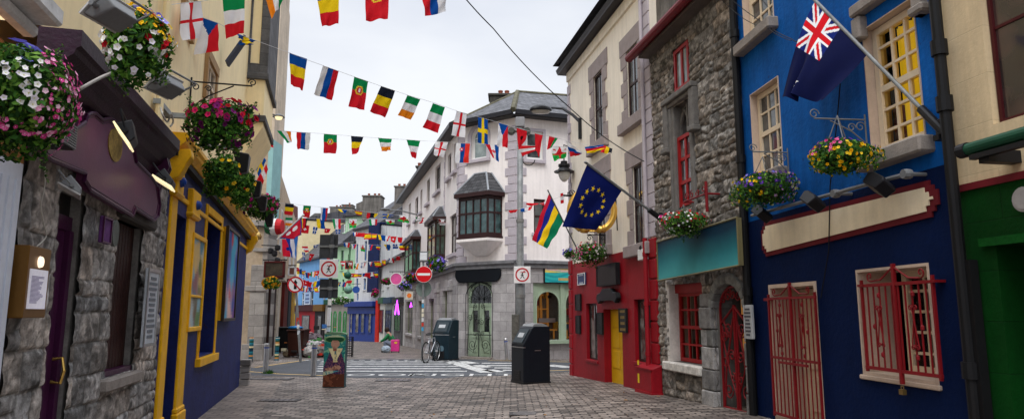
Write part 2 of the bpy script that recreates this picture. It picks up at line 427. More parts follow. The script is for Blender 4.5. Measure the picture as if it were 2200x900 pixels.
GALV = mat('galvanised_steel', (.24, .25, .25), .55, metal=.4, var=.3, vs=5)
WHITE = mat('white_paint', (.75, .75, .74), .5, var=.06)
SIGNW = mat('sign_white', (.8, .8, .8), .4, var=.04)
SIGNR = mat('sign_red', (.5, .01, .02), .4, var=.08)
SIGNK = mat('sign_black', (.01, .01, .012), .4, var=0)
LAMPG = mat('lamp_grey', (.16, .165, .17), .5, var=.15, vs=8)
LAMPK = mat('lamp_black', (.015, .015, .017), .4, var=.1)
COLR = mat('tinted', (1, 1, 1), .6, attr=True, var=.08, vs=5)
CLOTH = mat('flag_cloth', (1, 1, 1), .8, attr=True, var=.06, vs=6, trans=.35, spec=.1)
PETAL = mat('petals', (1, 1, 1), .7, attr=True, var=.1, vs=30, trans=.25, spec=.1)
LEAF = mat('leaves', (.8, .8, .8), .6, attr=True, var=.3, vs=14, trans=.2, spec=.12)
BASK = mat('basket_fibre', (.03, .022, .015), .9, var=.3, vs=20, bump=.8)
LAMPLENS = mat('lamp_lens', (.45, .45, .44), .15, var=.1)
LENSLIT = mat('lit_lens', (1, .85, .5), .3, var=0, emit=.7)
ASHLAR = mat('ashlar', '#b0acac', .85, var=.22, vs=2.5, bump=.8, bs=30, tex=(.62, .36, .008, .55, .22, 'xz', .02))
ASHPALE = mat('pale_ashlar', '#a09a94', .85, var=.22, vs=2.5, bump=.8, bs=30, tex=(.7, .42, .008, .5, .2, 'xz', .0))
def CM(name, c, **k): return mat(name, c, **k)

# ================================================================ ground
def ground_mesh():
    xs = sorted(set([-400, -200, -100, -60, -40] + [x * .5 for x in range(-50, 51)] + [40, 60, 100, 200, 400]))
    ys = sorted(set([-300, -150, -60, -20] + [y * .5 for y in range(-16, 60)] + [30 + 2 * y for y in range(40)] + [130, 180, 300, 600]))
    mb = MB(); vs = [(x, y, gz(x, y) if y < 90 else gz(x, 90)) for y in ys for x in xs]; n = len(xs)
    fs = [(j * n + i, j * n + i + 1, (j + 1) * n + i + 1, (j + 1) * n + i) for j in range(len(ys) - 1) for i in range(n - 1)]
    mb.add(vs, fs); return mb.build('ground_paving', BRICKTONE, smooth=True)
structure(ground_mesh())
def flat(name, px, m, z=.004):
    mb = MB(); P = [gnd(x, y, 0) if not isinstance(x, V) else x for x, y in px]
    mb.add([(p.x, p.y, z) for p in P], [tuple(range(len(P)))[::-1]])
    o = mb.build(name, m)
    if o.data.polygons[0].normal.z < 0: o.data.flip_normals()
    return o
rl = gnd(525, 793).y; rn = gnd(525, 806).y
mb = MB()
L0 = [(-40, rn), *[(gnd(x, y).x, gnd(x, y).y) for x, y in [(560, 806), (760, 811), (960, 812), (1060, 809), (1120, 802), (1240, 797)]], (40, gnd(1240, 797).y)]
T0 = [(-40, rl + .2), *[(gnd(x, y).x, gnd(x, y).y) for x, y in [(545, 791), (650, 772.5), (760, 771), (960, 771), (1050, 772), (1240, 776)]], (40, gnd(1240, 776).y)]
def ribbon(mb, A, B, z):
    n = 40
    def smp(P, t):
        t = t * (len(P) - 1); i = min(int(t), len(P) - 2); f = t - i
        return P[i][0] * (1 - f) + P[i + 1][0] * f, P[i][1] * (1 - f) + P[i + 1][1] * f
    for i in range(n):
        a, b, c, d = smp(A, i / n), smp(A, (i + 1) / n), smp(B, (i + 1) / n), smp(B, i / n)
        mb.quad((*a, z), (*b, z), (*c, z), (*d, z))
ribbon(mb, L0, T0, .004); road = structure(mb.build('road', ASPH))
def strip(mb, x0, y0, x1, y1, w, z=.008):
    a, b = gnd(x0, y0), gnd(x1, y1); d = (b - a).normalized(); n = V((-d.y, d.x, 0)) * w / 2
    mb.quad(*[(p.x, p.y, z) for p in (a - n, b - n, b + n, a + n)])
mb = MB()
for i, (y, xr) in enumerate([(777, 964), (781.5, 975), (786.5, 985), (791.5, 990), (797, 1003)]):
    strip(mb, 690 - i * 3, y, xr, y, .33)
strip(mb, 966, 776, 1050, 800, .5)
strip(mb, 990, 776, 1018, 780.5, .5); strip(mb, 1022, 784, 1045, 789, .5); strip(mb, 1048, 794, 1072, 799, .45)
for y, xl in [(780, 1035), (785, 1045), (790, 1062), (795, 1080)]: strip(mb, xl, y, 1112, y, .35)
strip(mb, 1175, 784, 1228, 789, .6)
for i in range(14): strip(mb, 652 + i * 24, 773.2, 664 + i * 24, 773.2, .22)
structure(mb.build('crossing_markings', ROADWHITE))
mb = MB(); strip(mb, 525, 797, 600, 803, .12); strip(mb, 600, 803, 735, 808, .12); strip(mb, 548, 789, 655, 773.5, .14)
strip(mb, 1048, 774, 1235, 777.5, .14); strip(mb, 1150, 797, 1235, 794.5, .12)
structure(mb.build('yellow_road_lines', ROADYEL))
def text_obj(name, txt, size, m, M, ext=.0):
    cu = bpy.data.curves.new(name, 'FONT'); cu.body = txt; cu.size = size; cu.extrude = ext; cu.align_x = 'CENTER'; cu.align_y = 'CENTER'
    o = bpy.data.objects.new(name, cu); COL.objects.link(o)
    bpy.context.view_layer.update()
    me = bpy.data.meshes.new_from_object(o.evaluated_get(bpy.context.evaluated_depsgraph_get()))
    bpy.data.objects.remove(o); me.materials.clear(); me.materials.append(m); me.name = name
    o = bpy.data.objects.new(name, me); COL.objects.link(o); o.matrix_world = M; return o
for px, tx in [(815, 'LOOK'), (992, 'RIGHT')]:
    p = gnd(px, 805.5); structure(text_obj('road_lettering', tx, .72, mat('road_lettering_white', (.62, .62, .6), .6), Matrix.Translation((p.x, p.y, .012)) @ Matrix.Diagonal((1.5, 1.3, 1, 1))))
for px, tx in [(640, 'LOOK'), (905, 'RIGHT')]:
    p = gnd(px, 775); structure(text_obj('road_lettering', tx, .5, ROADWHITE, Matrix.Translation((p.x, p.y, .012)) @ Matrix.Rotation(math.pi, 4, 'Z') @ Matrix.Diagonal((1.5, .8, 1, 1))))
# border of long pavers beside the left wall, and strips of darker setts
LF = Fac(gnd(422, 900), (-.262, 1))
def gstrip(name, pts, z, m):
    mb = MB(); mb.add([(p[0], p[1], gz(p[0], p[1]) + z) for p in pts], [tuple(range(len(pts)))]); o = mb.build(name, m)
    if o.data.polygons[0].normal.z < 0: o.data.flip_normals()
    return o
mb = MB()
for i in range(30):
    u0, u1 = -6 + i * .45, -6 + i * .45 + .45
    q = [LF.W(u0, 0, .02), LF.W(u1, 0, .02), LF.W(u1, 0, .95), LF.W(u0, 0, .95)]
    mb.quad(*[(p.x, p.y, gz(p.x, p.y) + .004) for p in q])
structure(mb.build('paving_border', BORDERTONE)); 
# manhole covers and gully grates
COVER = CM('cast_iron', (.07, .065, .065), rough=.55, var=.3, vs=12, bump=.8, bs=50)
for px, py, w, d, lab in [(575, 814, 1.3, .5, 'long dark drain cover beside the end of the navy shop'), (845, 817, .9, .45, 'brown metal cover in the paving before the zebra crossing'),
                          (600, 860, .8, .35, 'square grey cover near the left kerb pavers'), (964, 883, .5, .35, 'round iron manhole cover nearest the middle of the street'),
                          (1128, 881, .5, .35, 'round iron manhole cover near the bottom right of the street')]:
    p = gnd(px, py, gz(1, 11) if py > 850 and px > 700 else 0); z = gz(p.x, p.y); mb = MB()
    t = thing('manhole_cover', lab, 'manhole cover', loc=(p.x, p.y, z), group='iron covers in the paving')
    mb.box(-w / 2, w / 2, -d / 2, d / 2, .002, .012); mb.build('frame', COVER, t)
    mb = MB()
    if 'round' in lab: mb.lathe([(.19, .012), (.18, .02)], n=24)
    else:
        for i in range(6): mb.box(-w / 2 + .05 + i * (w - .1) / 6, -w / 2 + .02 + (i + 1) * (w - .1) / 6, -d / 2 + .04, d / 2 - .04, .012, .018)
    mb.build('lid', CM('worn_iron', (.14, .13, .13), rough=.4, var=.3, vs=10), t)
# litter: small leaves
mb = MB()
for i in range(26):
    x, y = R_.uniform(-3.5, 3), R_.uniform(9.5, 17); z = gz(x, y) + .008; a = R_.uniform(0, 6.3); s = R_.uniform(.02, .045)
    mb.add([(x + s * math.cos(a), y + s * math.sin(a), z), (x - s * .4 * math.sin(a), y + s * .4 * math.cos(a), z + .01), (x - s * math.cos(a), y - s * math.sin(a), z), (x + s * .4 * math.sin(a), y - s * .4 * math.cos(a), z + .006)], [(0, 1, 2, 3)], 0, R_.choice(['#c88a2a', '#b59a80', '#8a5a2a']))
o = mb.build('fallen_leaves', LEAF); o['kind'] = 'stuff'; tag(o, 'scattered small fallen leaves on the paving', 'litter')

# ================================================================ right side of the street
RC = Fac(gnd(1228, 805), (.191, -1))
u_st = RC.uz(1410, 480)[0]
ST = Fac(RC.P + RC.d * u_st, (.184, -1)); u_bl = ST.uz(1608, 480)[0]
BL = Fac(ST.P + ST.d * u_bl, (.102, -1)); u_gr = BL.uz(2062, 480)[0]
GR = Fac(BL.P + BL.d * u_gr, (.17, -1))
print('facades', u_st, u_bl, u_gr, RC.P, ST.P, BL.P, GR.P)
def gh(F, u): p = F.W(u, 0); return gz(p.x, p.y)

# ---- cream and red corner building
T = thing('corner_house', 'cream house with grey quoins above a glossy red ground floor', 'building', RC.M)
zr = RC.zat(0, 572); zr2 = RC.zat(u_st, 518); zr = (zr + zr2) / 2; ztop = RC.zat(0, 158)
WU = [RC.R(1277, 1296, 168, 312), RC.R(1348, 1373, 114, 262)]
WL = [RC.R(1283, 1303, 385, 532), RC.R(1361, 1383, 360, 527)]
holes = WU + WL
gw = [RC.R(1262, 1285, 652, 770), RC.R(1366, 1392, 643, 775)]
dr = RC.R(1300, 1340, 662, 835); dr = (dr[0], dr[1], -.2, RC.zat(dr[0], 664)); holes = holes + gw + [dr]
up = wall_mb(0, u_st, zr, ztop, [h for h in holes if h[2] > zr], rd=.22, body=7, bo=.55); up.build('wall', CREAM, T)
# windows crossing the red boundary are clipped by their own rectangles
lo = wall_mb(0, u_st, -.4, zr - .003, [h for h in holes if h[2] < zr], rd=.24, body=7, bo=.55, y=-.025); lo.build('lower_wall', REDW, T, label='glossy red rendered ground floor')
DG = glass_dark()
for h in WU + WL:
    window(T, h, BROWNF, 2, 2, y=.03, fw=.05, bw=.03)
    w = h[1] - h[0]
    mb = MB(); q = .3
    mb.box(h[0] - .42, h[1] + .42, -.03, .02, h[3], h[3] + .42)      # lintel
    n = 5; hh = (h[3] - h[2]) / n
    for i in range(n):
        e = .36 if i % 2 == 0 else .2
        mb.box(h[0] - e, h[0] + .0, -.03, .02, h[2] + i * hh, h[2] + (i + 1) * hh - .006); mb.box(h[1], h[1] + e, -.03, .02, h[2] + i * hh, h[2] + (i + 1) * hh - .006)
    mb.build('window_surround', SURR, T, bevel=.008)
    mb = MB(); mb.box(h[0] - .38, h[1] + .38, -.14, .2, h[2] - .26, h[2] - .004); mb.build('sill', SURR, T, bevel=.015)
for r in gw:
    window(T, r, BROWNF, 2, 1, y=.06, fw=.05, bw=.035, glass=glass_dark('curtained_glass', (.06, .055, .05), (.32, .33, .31)), sill=(REDW, .06, .07, .06))
mb = MB(); mb.box(dr[0], dr[1], .16, .21, -.1, dr[3])
for i in range(4):
    z = .45 + i * .48; c0, c1 = dr[0] + .12, dr[1] - .08
    for (a, b) in ((c0, (c0 + c1) / 2 - .04), ((c0 + c1) / 2 + .04, c1)): mb.box(a, b, .145, .162, z, z + .4)
yd = mb.build('door', CM('yellow_door_paint', (.75, .42, .01), rough=.4, var=.1), T, bevel=.006)
mb = MB(); mb.box(dr[1] - .2, dr[1] - .16, .14, .16, 1.2, 1.36); mb.tube([(dr[1] - .18, .12, 1.3), (dr[1] - .3, .12, 1.29)], .01); mb.build('handle', IRONB, yd)
for F0, m_, a, b, z0_, z1_, y_ in [(0, QUOIN, 0, .3, zr, ztop - .35, -.03), (0, QUOIN, u_st - .55, u_st - .02, zr2 + .1, ztop - .1, -.03)]:
    n = int((z1_ - z0_) / .3); mb = MB()
    for i in range(n):
        e = 0 if i % 2 else .1
        mb.box(a - (.0 if a else .0) if a == 0 else a + e, b - e if a == 0 else b, y_ - .004, .02, z0_ + i * .3 + .008, z0_ + (i + 1) * .3 - .008)
    mb.build('quoins', QUOIN, T, bevel=.008)
for a, b in [(-.03, .28), (u_st - .34, u_st + .02)]:
    mb = MB()
    for i in range(int((zr + .35) / .42)): mb.box(a, b, -.055, 0, -.1 + i * .42 + .02, -.1 + (i + 1) * .42 - .012)
    mb.build('lower_quoins', REDW, T, bevel=.012)
mb = MB(); mb.box(-.25, u_st, -.26, .1, ztop, ztop + .05); mb.prism([(-.26, ztop + .05), (-.3, ztop + .16), (.1, ztop + .2), (.1, ztop + .05)], -.3, u_st, ax='x'); mb.build('eaves_gutter', CM('dark_gutter', (.035, .032, .038), rough=.5), T)
mb = MB(); mb.box(0, u_st, -.05, .02, ztop - .3, ztop - .02); mb.build('eaves_band', CREAM, T, bevel=.01)
mb = MB(); mb.add([(-.3, -.4, ztop + .3), (u_st, -.4, ztop + .3), (u_st, 3.4, ztop + 2.2), (-.3, 3.4, ztop + 2.2), (-.3, 7.2, ztop + .3), (u_st, 7.2, ztop + .3)], [(0, 1, 2, 3), (3, 2, 5, 4), (0, 3, 4), (1, 5, 2)]); mb.build('roof', SLATE, T)
# rainwater pipe: grey above, red below
ud = RC.uz(1391, 300)[0]
mb = MB(); mb.tube([(ud, -.08, zr2 + .1), (ud, -.08, ztop - .1), (ud, -.25, ztop + .1)], .04); mb.build('downpipe', QUOIN, T, smooth=False)
ud2 = RC.uz(1400, 640)[0]
mb = MB(); mb.tube([(ud2, -.11, .35), (ud2, -.11, zr2 + .1)], .05, mi=0)
for z in (.9, 1.9, 2.9): mb.lathe([(.06, z), (.06, z + .08)], (ud2, -.11, 0), 10)
mb.build('lower_downpipe', REDW, T)
# plaques and boxes on the red wall
PLQ = CM('bronze_plaque', (.022, .025, .024), rough=.4, metal=.4, var=.4, vs=14, bump=.9, bs=30)
def plaque(name, F, r, y, lab, m, frame=None, cat='plaque', group='plaques on the red wall', rows=0, rowm=None, th=.04):
    M = F.M @ Matrix.Translation(((r[0] + r[1]) / 2, y, (r[2] + r[3]) / 2))
    t = thing(name, lab, cat, M, group); w, h = (r[1] - r[0]) / 2, (r[3] - r[2]) / 2
    mb = MB(); mb.box(-w, w, -th, 0, -h, h); mb.build('board', m, t, bevel=.006)
    if frame:
        mb = MB(); f = min(w, h) * .14
        mb.box(-w, w, -th - .012, -th + .002, h - f, h); mb.box(-w, w, -th - .012, -th + .002, -h, -h + f); mb.box(-w, -w + f, -th - .012, -th + .002, -h + f, h - f); mb.box(w - f, w, -th - .012, -th + .002, -h + f, h - f)
        mb.build('rim', frame, t)
    if rows:
        mb = MB()
        for i in range(rows):
            z = h * .75 - i * 1.5 * h / max(1, rows - 1) if rows > 1 else 0; k = w * R_.uniform(.4, .75)
            mb.box(-k, k, -th - .006, -th + .001, z - h * .45 / rows, z + h * .45 / rows)
        mb.build('lettering', rowm, t)
    return t
GOLDL = CM('dull_gold', (.3, .2, .06), rough=.4, metal=.5, var=.2)
plaque('street_plate', RC, RC.R(1246, 1262, 588, 613), -.03, 'small blue street name plate on the red wall near its left corner', CM('plate_blue', (.03, .06, .16), rough=.4), WHITE, 'sign', rows=2, rowm=CM('pale_letter', (.35, .38, .45), rough=.5))
plaque('plaque', RC, RC.R(1241, 1252, 632, 667), -.03, 'upper of two narrow dark plaques by the left quoins of the red wall', PLQ, IRONB)
plaque('plaque', RC, RC.R(1242, 1251, 677, 716), -.03, 'lower of two narrow dark plaques by the left quoins of the red wall', PLQ, IRONB)
plaque('plaque', RC, RC.R(1287, 1300, 671, 717), -.03, 'dark relief plaque between the left red wall window and the yellow door', PLQ, IRONB)
plaque('plaque', RC, RC.R(1336, 1352, 662, 713), -.03, 'black plaque with gilt lines right of the yellow door', PLQ, IRONB, rows=4, rowm=GOLDL)
plaque('plaque', RC, RC.R(1391, 1403, 655, 703), -.03, 'black plaque with a gilt ring by the pipe on the red wall', PLQ, IRONB, rows=1, rowm=GOLDL)
plaque('sign_board', RC, RC.R(1294, 1337, 572, 616), -.05, 'large blank black sign board over the yellow door', CM('sign_black2', (.012, .014, .016), rough=.35, var=.5, vs=6), IRONB, 'sign', th=.1)
r = RC.R(1294, 1340, 622, 653); M = RC.M @ Matrix.Translation(((r[0] + r[1]) / 2, -.05, (r[2] + r[3]) / 2))
w, h = (r[1] - r[0]) / 2, (r[3] - r[2]) / 2
mb = MB(); mb.prism([(-w, -h * .3), (-w * .8, -h), (-w * .55, -h * .6), (w * .55, -h * .6), (w * .8, -h), (w, -h * .3), (w * .9, h * .4), (w * .6, h * .5), (w * .4, h), (-w * .4, h), (-w * .6, h * .5), (-w * .9, h * .4)], -.12, 0)
o = mb.build('scroll_sign', CM('sign_black2', (.012, .014, .016)), None, bevel=.02); o.matrix_world = M; tag(o, 'carved black scroll shaped sign just above the yellow door', 'sign')
r = RC.R(1384, 1397, 528, 560); M = RC.M @ Matrix.Translation(((r[0] + r[1]) / 2, -.03, r[2]))
t = thing('alarm_box', 'white alarm box with a black lamp at the top of the red wall', 'alarm box', M); w = (r[1] - r[0]) / 2; h = r[3] - r[2]
mb = MB(); mb.box(-w, w, -.12, 0, 0, h * .72); mb.build('case', WHITE, t, bevel=.012)
mb = MB(); mb.lathe([(.05, h * .72), (.07, h * .8), (.05, h * .95), (.01, h)], (0, -.08, 0), 12); mb.build('lamp', IRONB, t)
# red utility cabinet at the wall foot
c = RC.R(1372, 1406, 785, 850, out=.2); u0, u1 = c[0], c[1]; t = thing('utility_cabinet', 'red sloping-topped utility cabinet with yellow stickers against the red wall', 'cabinet', RC.M @ Matrix.Translation((u0, 0, gh(RC, u0) - .02)))
hgt = RC.zat(u0, 775, .3) - gh(RC, u0)
mb = MB(); mb.prism([(-.26, 0), (-.26, hgt * .86), (-.03, hgt), (-.03, 0)], 0, u1 - u0, ax='x'); mb.build('case', REDW, t, bevel=.015)
mb = MB(); mb.box(-.02, u1 - u0 + .02, -.28, -.24, hgt * .83, hgt * .87); mb.box(-.02, u1 - u0 + .02, -.28, -.02, 0, .08); mb.build('rim', REDW, t)
mb = MB()
for z in (.35, .5, .93): mb.box(.12, .2, -.264, -.258, z * hgt, z * hgt + .09)
mb.build('sticker', CM('sticker_yellow', (.8, .6, .02)), t)

# ---- rubble stone house
T = thing('stone_house', 'narrow grey rubble stone house with red windows and red gutter', 'building', ST.M)
zg = gh(ST, 0)
we = ST.R(1449, 1483, 112, 205); zte = ST.zat(0, 128)
wg = ST.R(1457, 1492, 300, 449); wf = ST.R(1440, 1511, 612, 775)
ga = ST.R(1541, 1607, 600, 870, 'l'); ga = (ga[0], ga[1], zg - .2, ST.zat(ga[0], 612)); gsp = ga[3] - .38
GT = (wg[0], wg[1], wg[2], ST.zat(wg[0], 232))
def gho(u, z):
    c = (ga[0] + ga[1]) / 2; r = (ga[1] - ga[0]) / 2
    return (np.abs(u - c) < r) & (z < gsp + .38 * np.sqrt(np.clip(1 - ((u - c) / r) ** 2, 0, 1)))
stone_panel('wall', T, 0, u_bl, -.1, zte, [we, GT, wf], STONE, res=.022, hm=.2, wm=.34, amp=.024, rough=.036, warp=.09, seed=4, base=(.25, .225, .2), spread=.8, holefn=gho, mortar=(.075, .068, .06), edge=.025)
mb = wall_mb(.01, u_bl - .01, -.3, zte, [we, GT, wf, ga], rd=.42, body=7, bo=1.3, y=.03); mb.build('inner_wall', GREYREND, T)
# dressed blocks round the doorway and window
mb = MB(); rr = random.Random(5)
for (ua, ub) in ((wf[1] + .02, ga[0] - .02),):
    z = zg
    while z < gsp + .1:
        h = rr.uniform(.2, .38); k = rr.uniform(.35, .65) if rr.random() < .5 else 1
        c = .36 * rr.uniform(.5, 1.1); c = (c, c * .97, c * .95)
        mb.box(ua, ua + (ub - ua) * k - .006, -.07 - rr.random() * .03, .3, z, z + h - .012, 0, c)
        if k < 1:
            c = .26 * rr.uniform(.5, 1.1); mb.box(ua + (ub - ua) * k + .006, ub, -.07 - rr.random() * .03, .3, z, z + h - .012, 0, (c, c, c * .96))
        z += h
z = zg
while z < gsp:
    h = rr.uniform(.2, .42); c = .27 * rr.uniform(.6, 1.1); mb.box(ga[1] + .01, u_bl - .03 - rr.random() * .05, -.06 - rr.random() * .03, .3, z, z + h - .012, 0, (c, c * .98, c * .95)); z += h
A0 = arch_pts(ga[0], ga[1], gsp, 10, .38); A1 = arch_pts(ga[0] - .14, ga[1] + .14, gsp, 10, .55)
for i in range(10):
    c = .24 * rr.uniform(.7, 1.1); mb.prism([A0[i], A0[i + 1], A1[i + 1], A1[i]], -.08, .3, 0, (c, c, c * .95))
c = (.25, .24, .23)
mb.build('dressed_stones', STONE, T, bevel=.02, seg=2)
# upper red window
REDG = glass_dark('blue_grey_glass', (.1, .13, .13), (.3, .34, .34))
window(T, (we[0] + .02, we[1] - .02, we[2] + .02, we[3] - .02), REDP, 2, 1, y=-.02, fw=.07, bw=.07, fd=.08, glass=REDG)
# gothic window with tracery
GS = CM('carved_limestone', (.17, .16, .15), var=.3, vs=6, bump=.8, bs=30)
zt = ST.zat(wg[0], 298)
window(T, (GT[0] + .03, GT[1] - .03, GT[2] + .02, zt), REDP, 2, 3, y=-.01, fw=.07, bw=.06, fd=.08, glass=glass_dark('street_reflection', (.03, .035, .04), (.25, .2, .2)))
mb = MB(); c = (GT[0] + GT[1]) / 2; w = (GT[1] - GT[0]) / 2
mb.box(GT[0], GT[1], .1, .25, zt, zt + .06)
top = GT[3]
for s_ in (-1, 1):
    cc = c + s_ * w / 2
    mb.tube([(cc - w / 2, .1, zt + .05), (cc - w / 2, .1, zt + (top - zt) * .45), (cc - w * .25, .1, zt + (top - zt) * .72), (cc, .1, zt + (top - zt) * .85), (cc + w * .25, .1, zt + (top - zt) * .72), (cc + w / 2, .1, zt + (top - zt) * .45), (cc + w / 2, .1, zt + .05)], .04, 6)
mb.box(c - .03, c + .03, .06, .14, zt, top); mb.box(GT[0], GT[1], .12, .2, zt + (top - zt) * .86, top)
mb.box(GT[0], GT[1], .3, .32, zt, top, 0)
mb.build('tracery', GS, T)
mb = MB(); ex = .42
mb.box(GT[0] - .16, GT[0] + .02, -.07, .2, GT[2] - .6, top + .02); mb.box(GT[1] - .02, GT[1] + .1, -.07, .2, GT[2] - .6, top + .02)
mb.box(GT[0] - .14, GT[0] - .07, -.1, .0, GT[2] - .6, top)
mb.box(GT[0] - .36, GT[1] + .3, -.16, .0, top + .1, top + .2); mb.box(GT[0] - .32, GT[1] + .26, -.1, .0, top + .02, top + .1)
mb.box(GT[0] - .36, GT[0] - .17, -.13, .0, top - .75, top + .1); mb.box(GT[1] + .12, GT[1] + .3, -.13, .0, top - .6, top + .1)
mb.box(GT[0] - .4, GT[0] - .14, -.17, .0, top - .84, top - .74); mb.box(GT[1] + .1, GT[1] + .34, -.17, .0, top - .7, top - .6)
mb.build('hood_mould', GS, T, bevel=.02, seg=2)
# ground floor window: white reveal, red grid of panes, white sill
mb = MB(); mb.box(wf[0] - .1, wf[0] + .04, -.03, .42, wf[2], wf[3] + .12); mb.build('window_reveal', CM('white_reveal', (.62, .58, .54), var=.2), T)
mb = MB(); mb.box(wf[0] - .02, wf[1] + .02, .1, .3, wf[3] - .16, wf[3] + .14); mb.build('window_lintel', REDP, T)
GC = glass_clear()
fo = window(T, (wf[0] + .05, wf[1], wf[2] + .01, wf[3] - .16), REDP, 4, 4, y=.16, fw=.065, bw=.035, fd=.07, glass=GC)
mb = MB(); mb.box(wf[0] - .16, wf[1] + .04, -.13, .16, wf[2] - .16, wf[2] - .004); mb.build('sill', CM('white_sill', (.68, .65, .6), var=.3, vs=10, bump=.5), T, bevel=.02)
WARMWALL = CM('glowing_shop_wall', '#c98a4a', emit=.28, var=.4, vs=4)  # warm light put into the wall as emission, no lamp in this room
mb = MB(); mb.box(wf[0], wf[1] + .3, 1.2, 1.25, wf[2], wf[3]); mb.build('room_wall', WARMWALL, T, label='inner wall of the shop with its own warm glow')
mb = MB()
for i in range(14):
    uu = rr.uniform(wf[0] + .1, wf[1] + .2); zz = rr.choice([wf[2] + .05, wf[2] + .55, wf[2] + .95]); s_ = rr.uniform(.05, .12)
    mb.box(uu - s_, uu + s_, rr.uniform(.5, .9), .95, zz, zz + s_ * rr.uniform(1.2, 3), 0, rr.choice(['#3a2a1c', '#7a2a1a', '#c8b890', '#2a3a4a', '#a0702a']))
mb.build('window_display', COLR, T)
# iron gate in the arch
def ivy_gate(par, u0, u1, z0, zs, y):
    mb = MB(); c = (u0 + u1) / 2
    mb.tube([(u0, y, z0)] + [(p[0], y, p[1]) for p in arch_pts(u0, u1, zs, 12, .34)] + [(u1, y, z0)], .022, 6)
    mb.tube([(c, y, z0), (c, y, zs + .05)], .03, 6); mb.tube([(c + .06, y, z0), (c + .06, y, zs)], .018, 6)
    mb.tube([(u0, y, z0 + .03), (u1, y, z0 + .03)], .02, 6); mb.tube([(u0, y, zs - .25), (c, y, zs + .03), (u1, y, zs - .3)], .02, 6)
    for s_ in (-1, 1):
        e = u0 if s_ < 0 else u1; w = abs(e - c)
        mb.tube([(c + s_ * w * .95, y, z0 + .05), (c + s_ * w * .7, y, z0 + .7), (c + s_ * w * .35, y, z0 + 1.1), (c + s_ * w * .1, y, z0 + 1.45), (c + s_ * w * .4, y, zs - .45), (c + s_ * w * .8, y, zs - .2)], .016, 5)
        mb.tube([(c + s_ * .04, y, z0 + .25), (c + s_ * w * .5, y, z0 + .6), (c + s_ * w * .8, y, z0 + 1.0), (c + s_ * w * .9, y, z0 + 1.3)], .014, 5)
        for k, (a, z, r_) in enumerate([(.6, .3, .13), (.75, .75, .12), (.3, .85, .1), (.45, 1.25, .12), (.7, 1.45, .12), (.3, 1.65, .1), (.65, 1.85, .13), (.4, 2.05, .1), (.8, 1.15, .1), (.25, .5, .09)]):
            if z0 + z < zs - .15: mb.scroll(c + s_ * w * a, z0 + z, r_, 90 * k, 1.4, y, .012, sgn=s_, n=16)
    for k in range(5): mb.scroll(u0 + .12 + k * (u1 - u0 - .2) / 4.5, zs + .12 + .1 * math.sin(math.pi * (k + .3) / 4.6), .09, 60 * k, 1.3, y, .012, n=12)
    return mb
gt = thing('iron_gate', 'ornate red wrought iron gate of scrolls filling the stone archway', 'gate', ST.M)
ivy_gate(gt, ga[0] + .04, ga[1] - .03, zg + .05, gsp, .06).build('scrollwork', REDIRON, gt)
mb = MB(); mb.box(ga[1] - .03, ga[1] + .0, .12, 1.25, zg, gsp + .2); mb.build('passage_wall', CM('pale_passage_wall', (.5, .45, .4), var=.2, vs=3), T, label='pale plastered side wall inside the archway')
mb = MB(); mb.box(ga[0], ga[1], 1.2, 1.24, zg, gsp + .4); mb.build('passage_door', CM('dark_door', (.012, .011, .011)), T)
# eaves gutter, roof slope and chimney mass
mb = MB(); mb.lathe([(.09, -.35), (.09, u_bl + .1)], (0, -.36, zte + .12), 12, ax='x'); mb.box(-.3, u_bl, -.3, -.24, zte + .1, zte + .3); mb.build('gutter', GUTRED, T)
mb = MB(); mb.box(0, u_bl, -.28, .1, zte, zte + .06); mb.build('soffit', CM('soffit_brown', (.12, .1, .09)), T)
mb = MB(); mb.add([(0, -.35, zte + .2), (u_bl, -.35, zte + .2), (u_bl, 3.5, zte + 2.6), (0, 3.5, zte + 2.6)], [(0, 1, 2, 3)]); mb.build('roof', SLATE, T)
mb = MB(); mb.box(.0, 1.9, .15, 1.2, zte + .1, zte + 4.5); mb.build('chimney', GREYREND, T)
# notice on the stone pier
plaque('notice_board', ST, ST.R(1603, 1621, 655, 727, out=.1), -.1, 'pale grey metal notice with lines of small writing right of the iron gate', CM('notice_grey', (.42, .43, .44), rough=.4, var=.1), None, 'sign', None, rows=8, rowm=CM('notice_ink', (.08, .08, .09)))
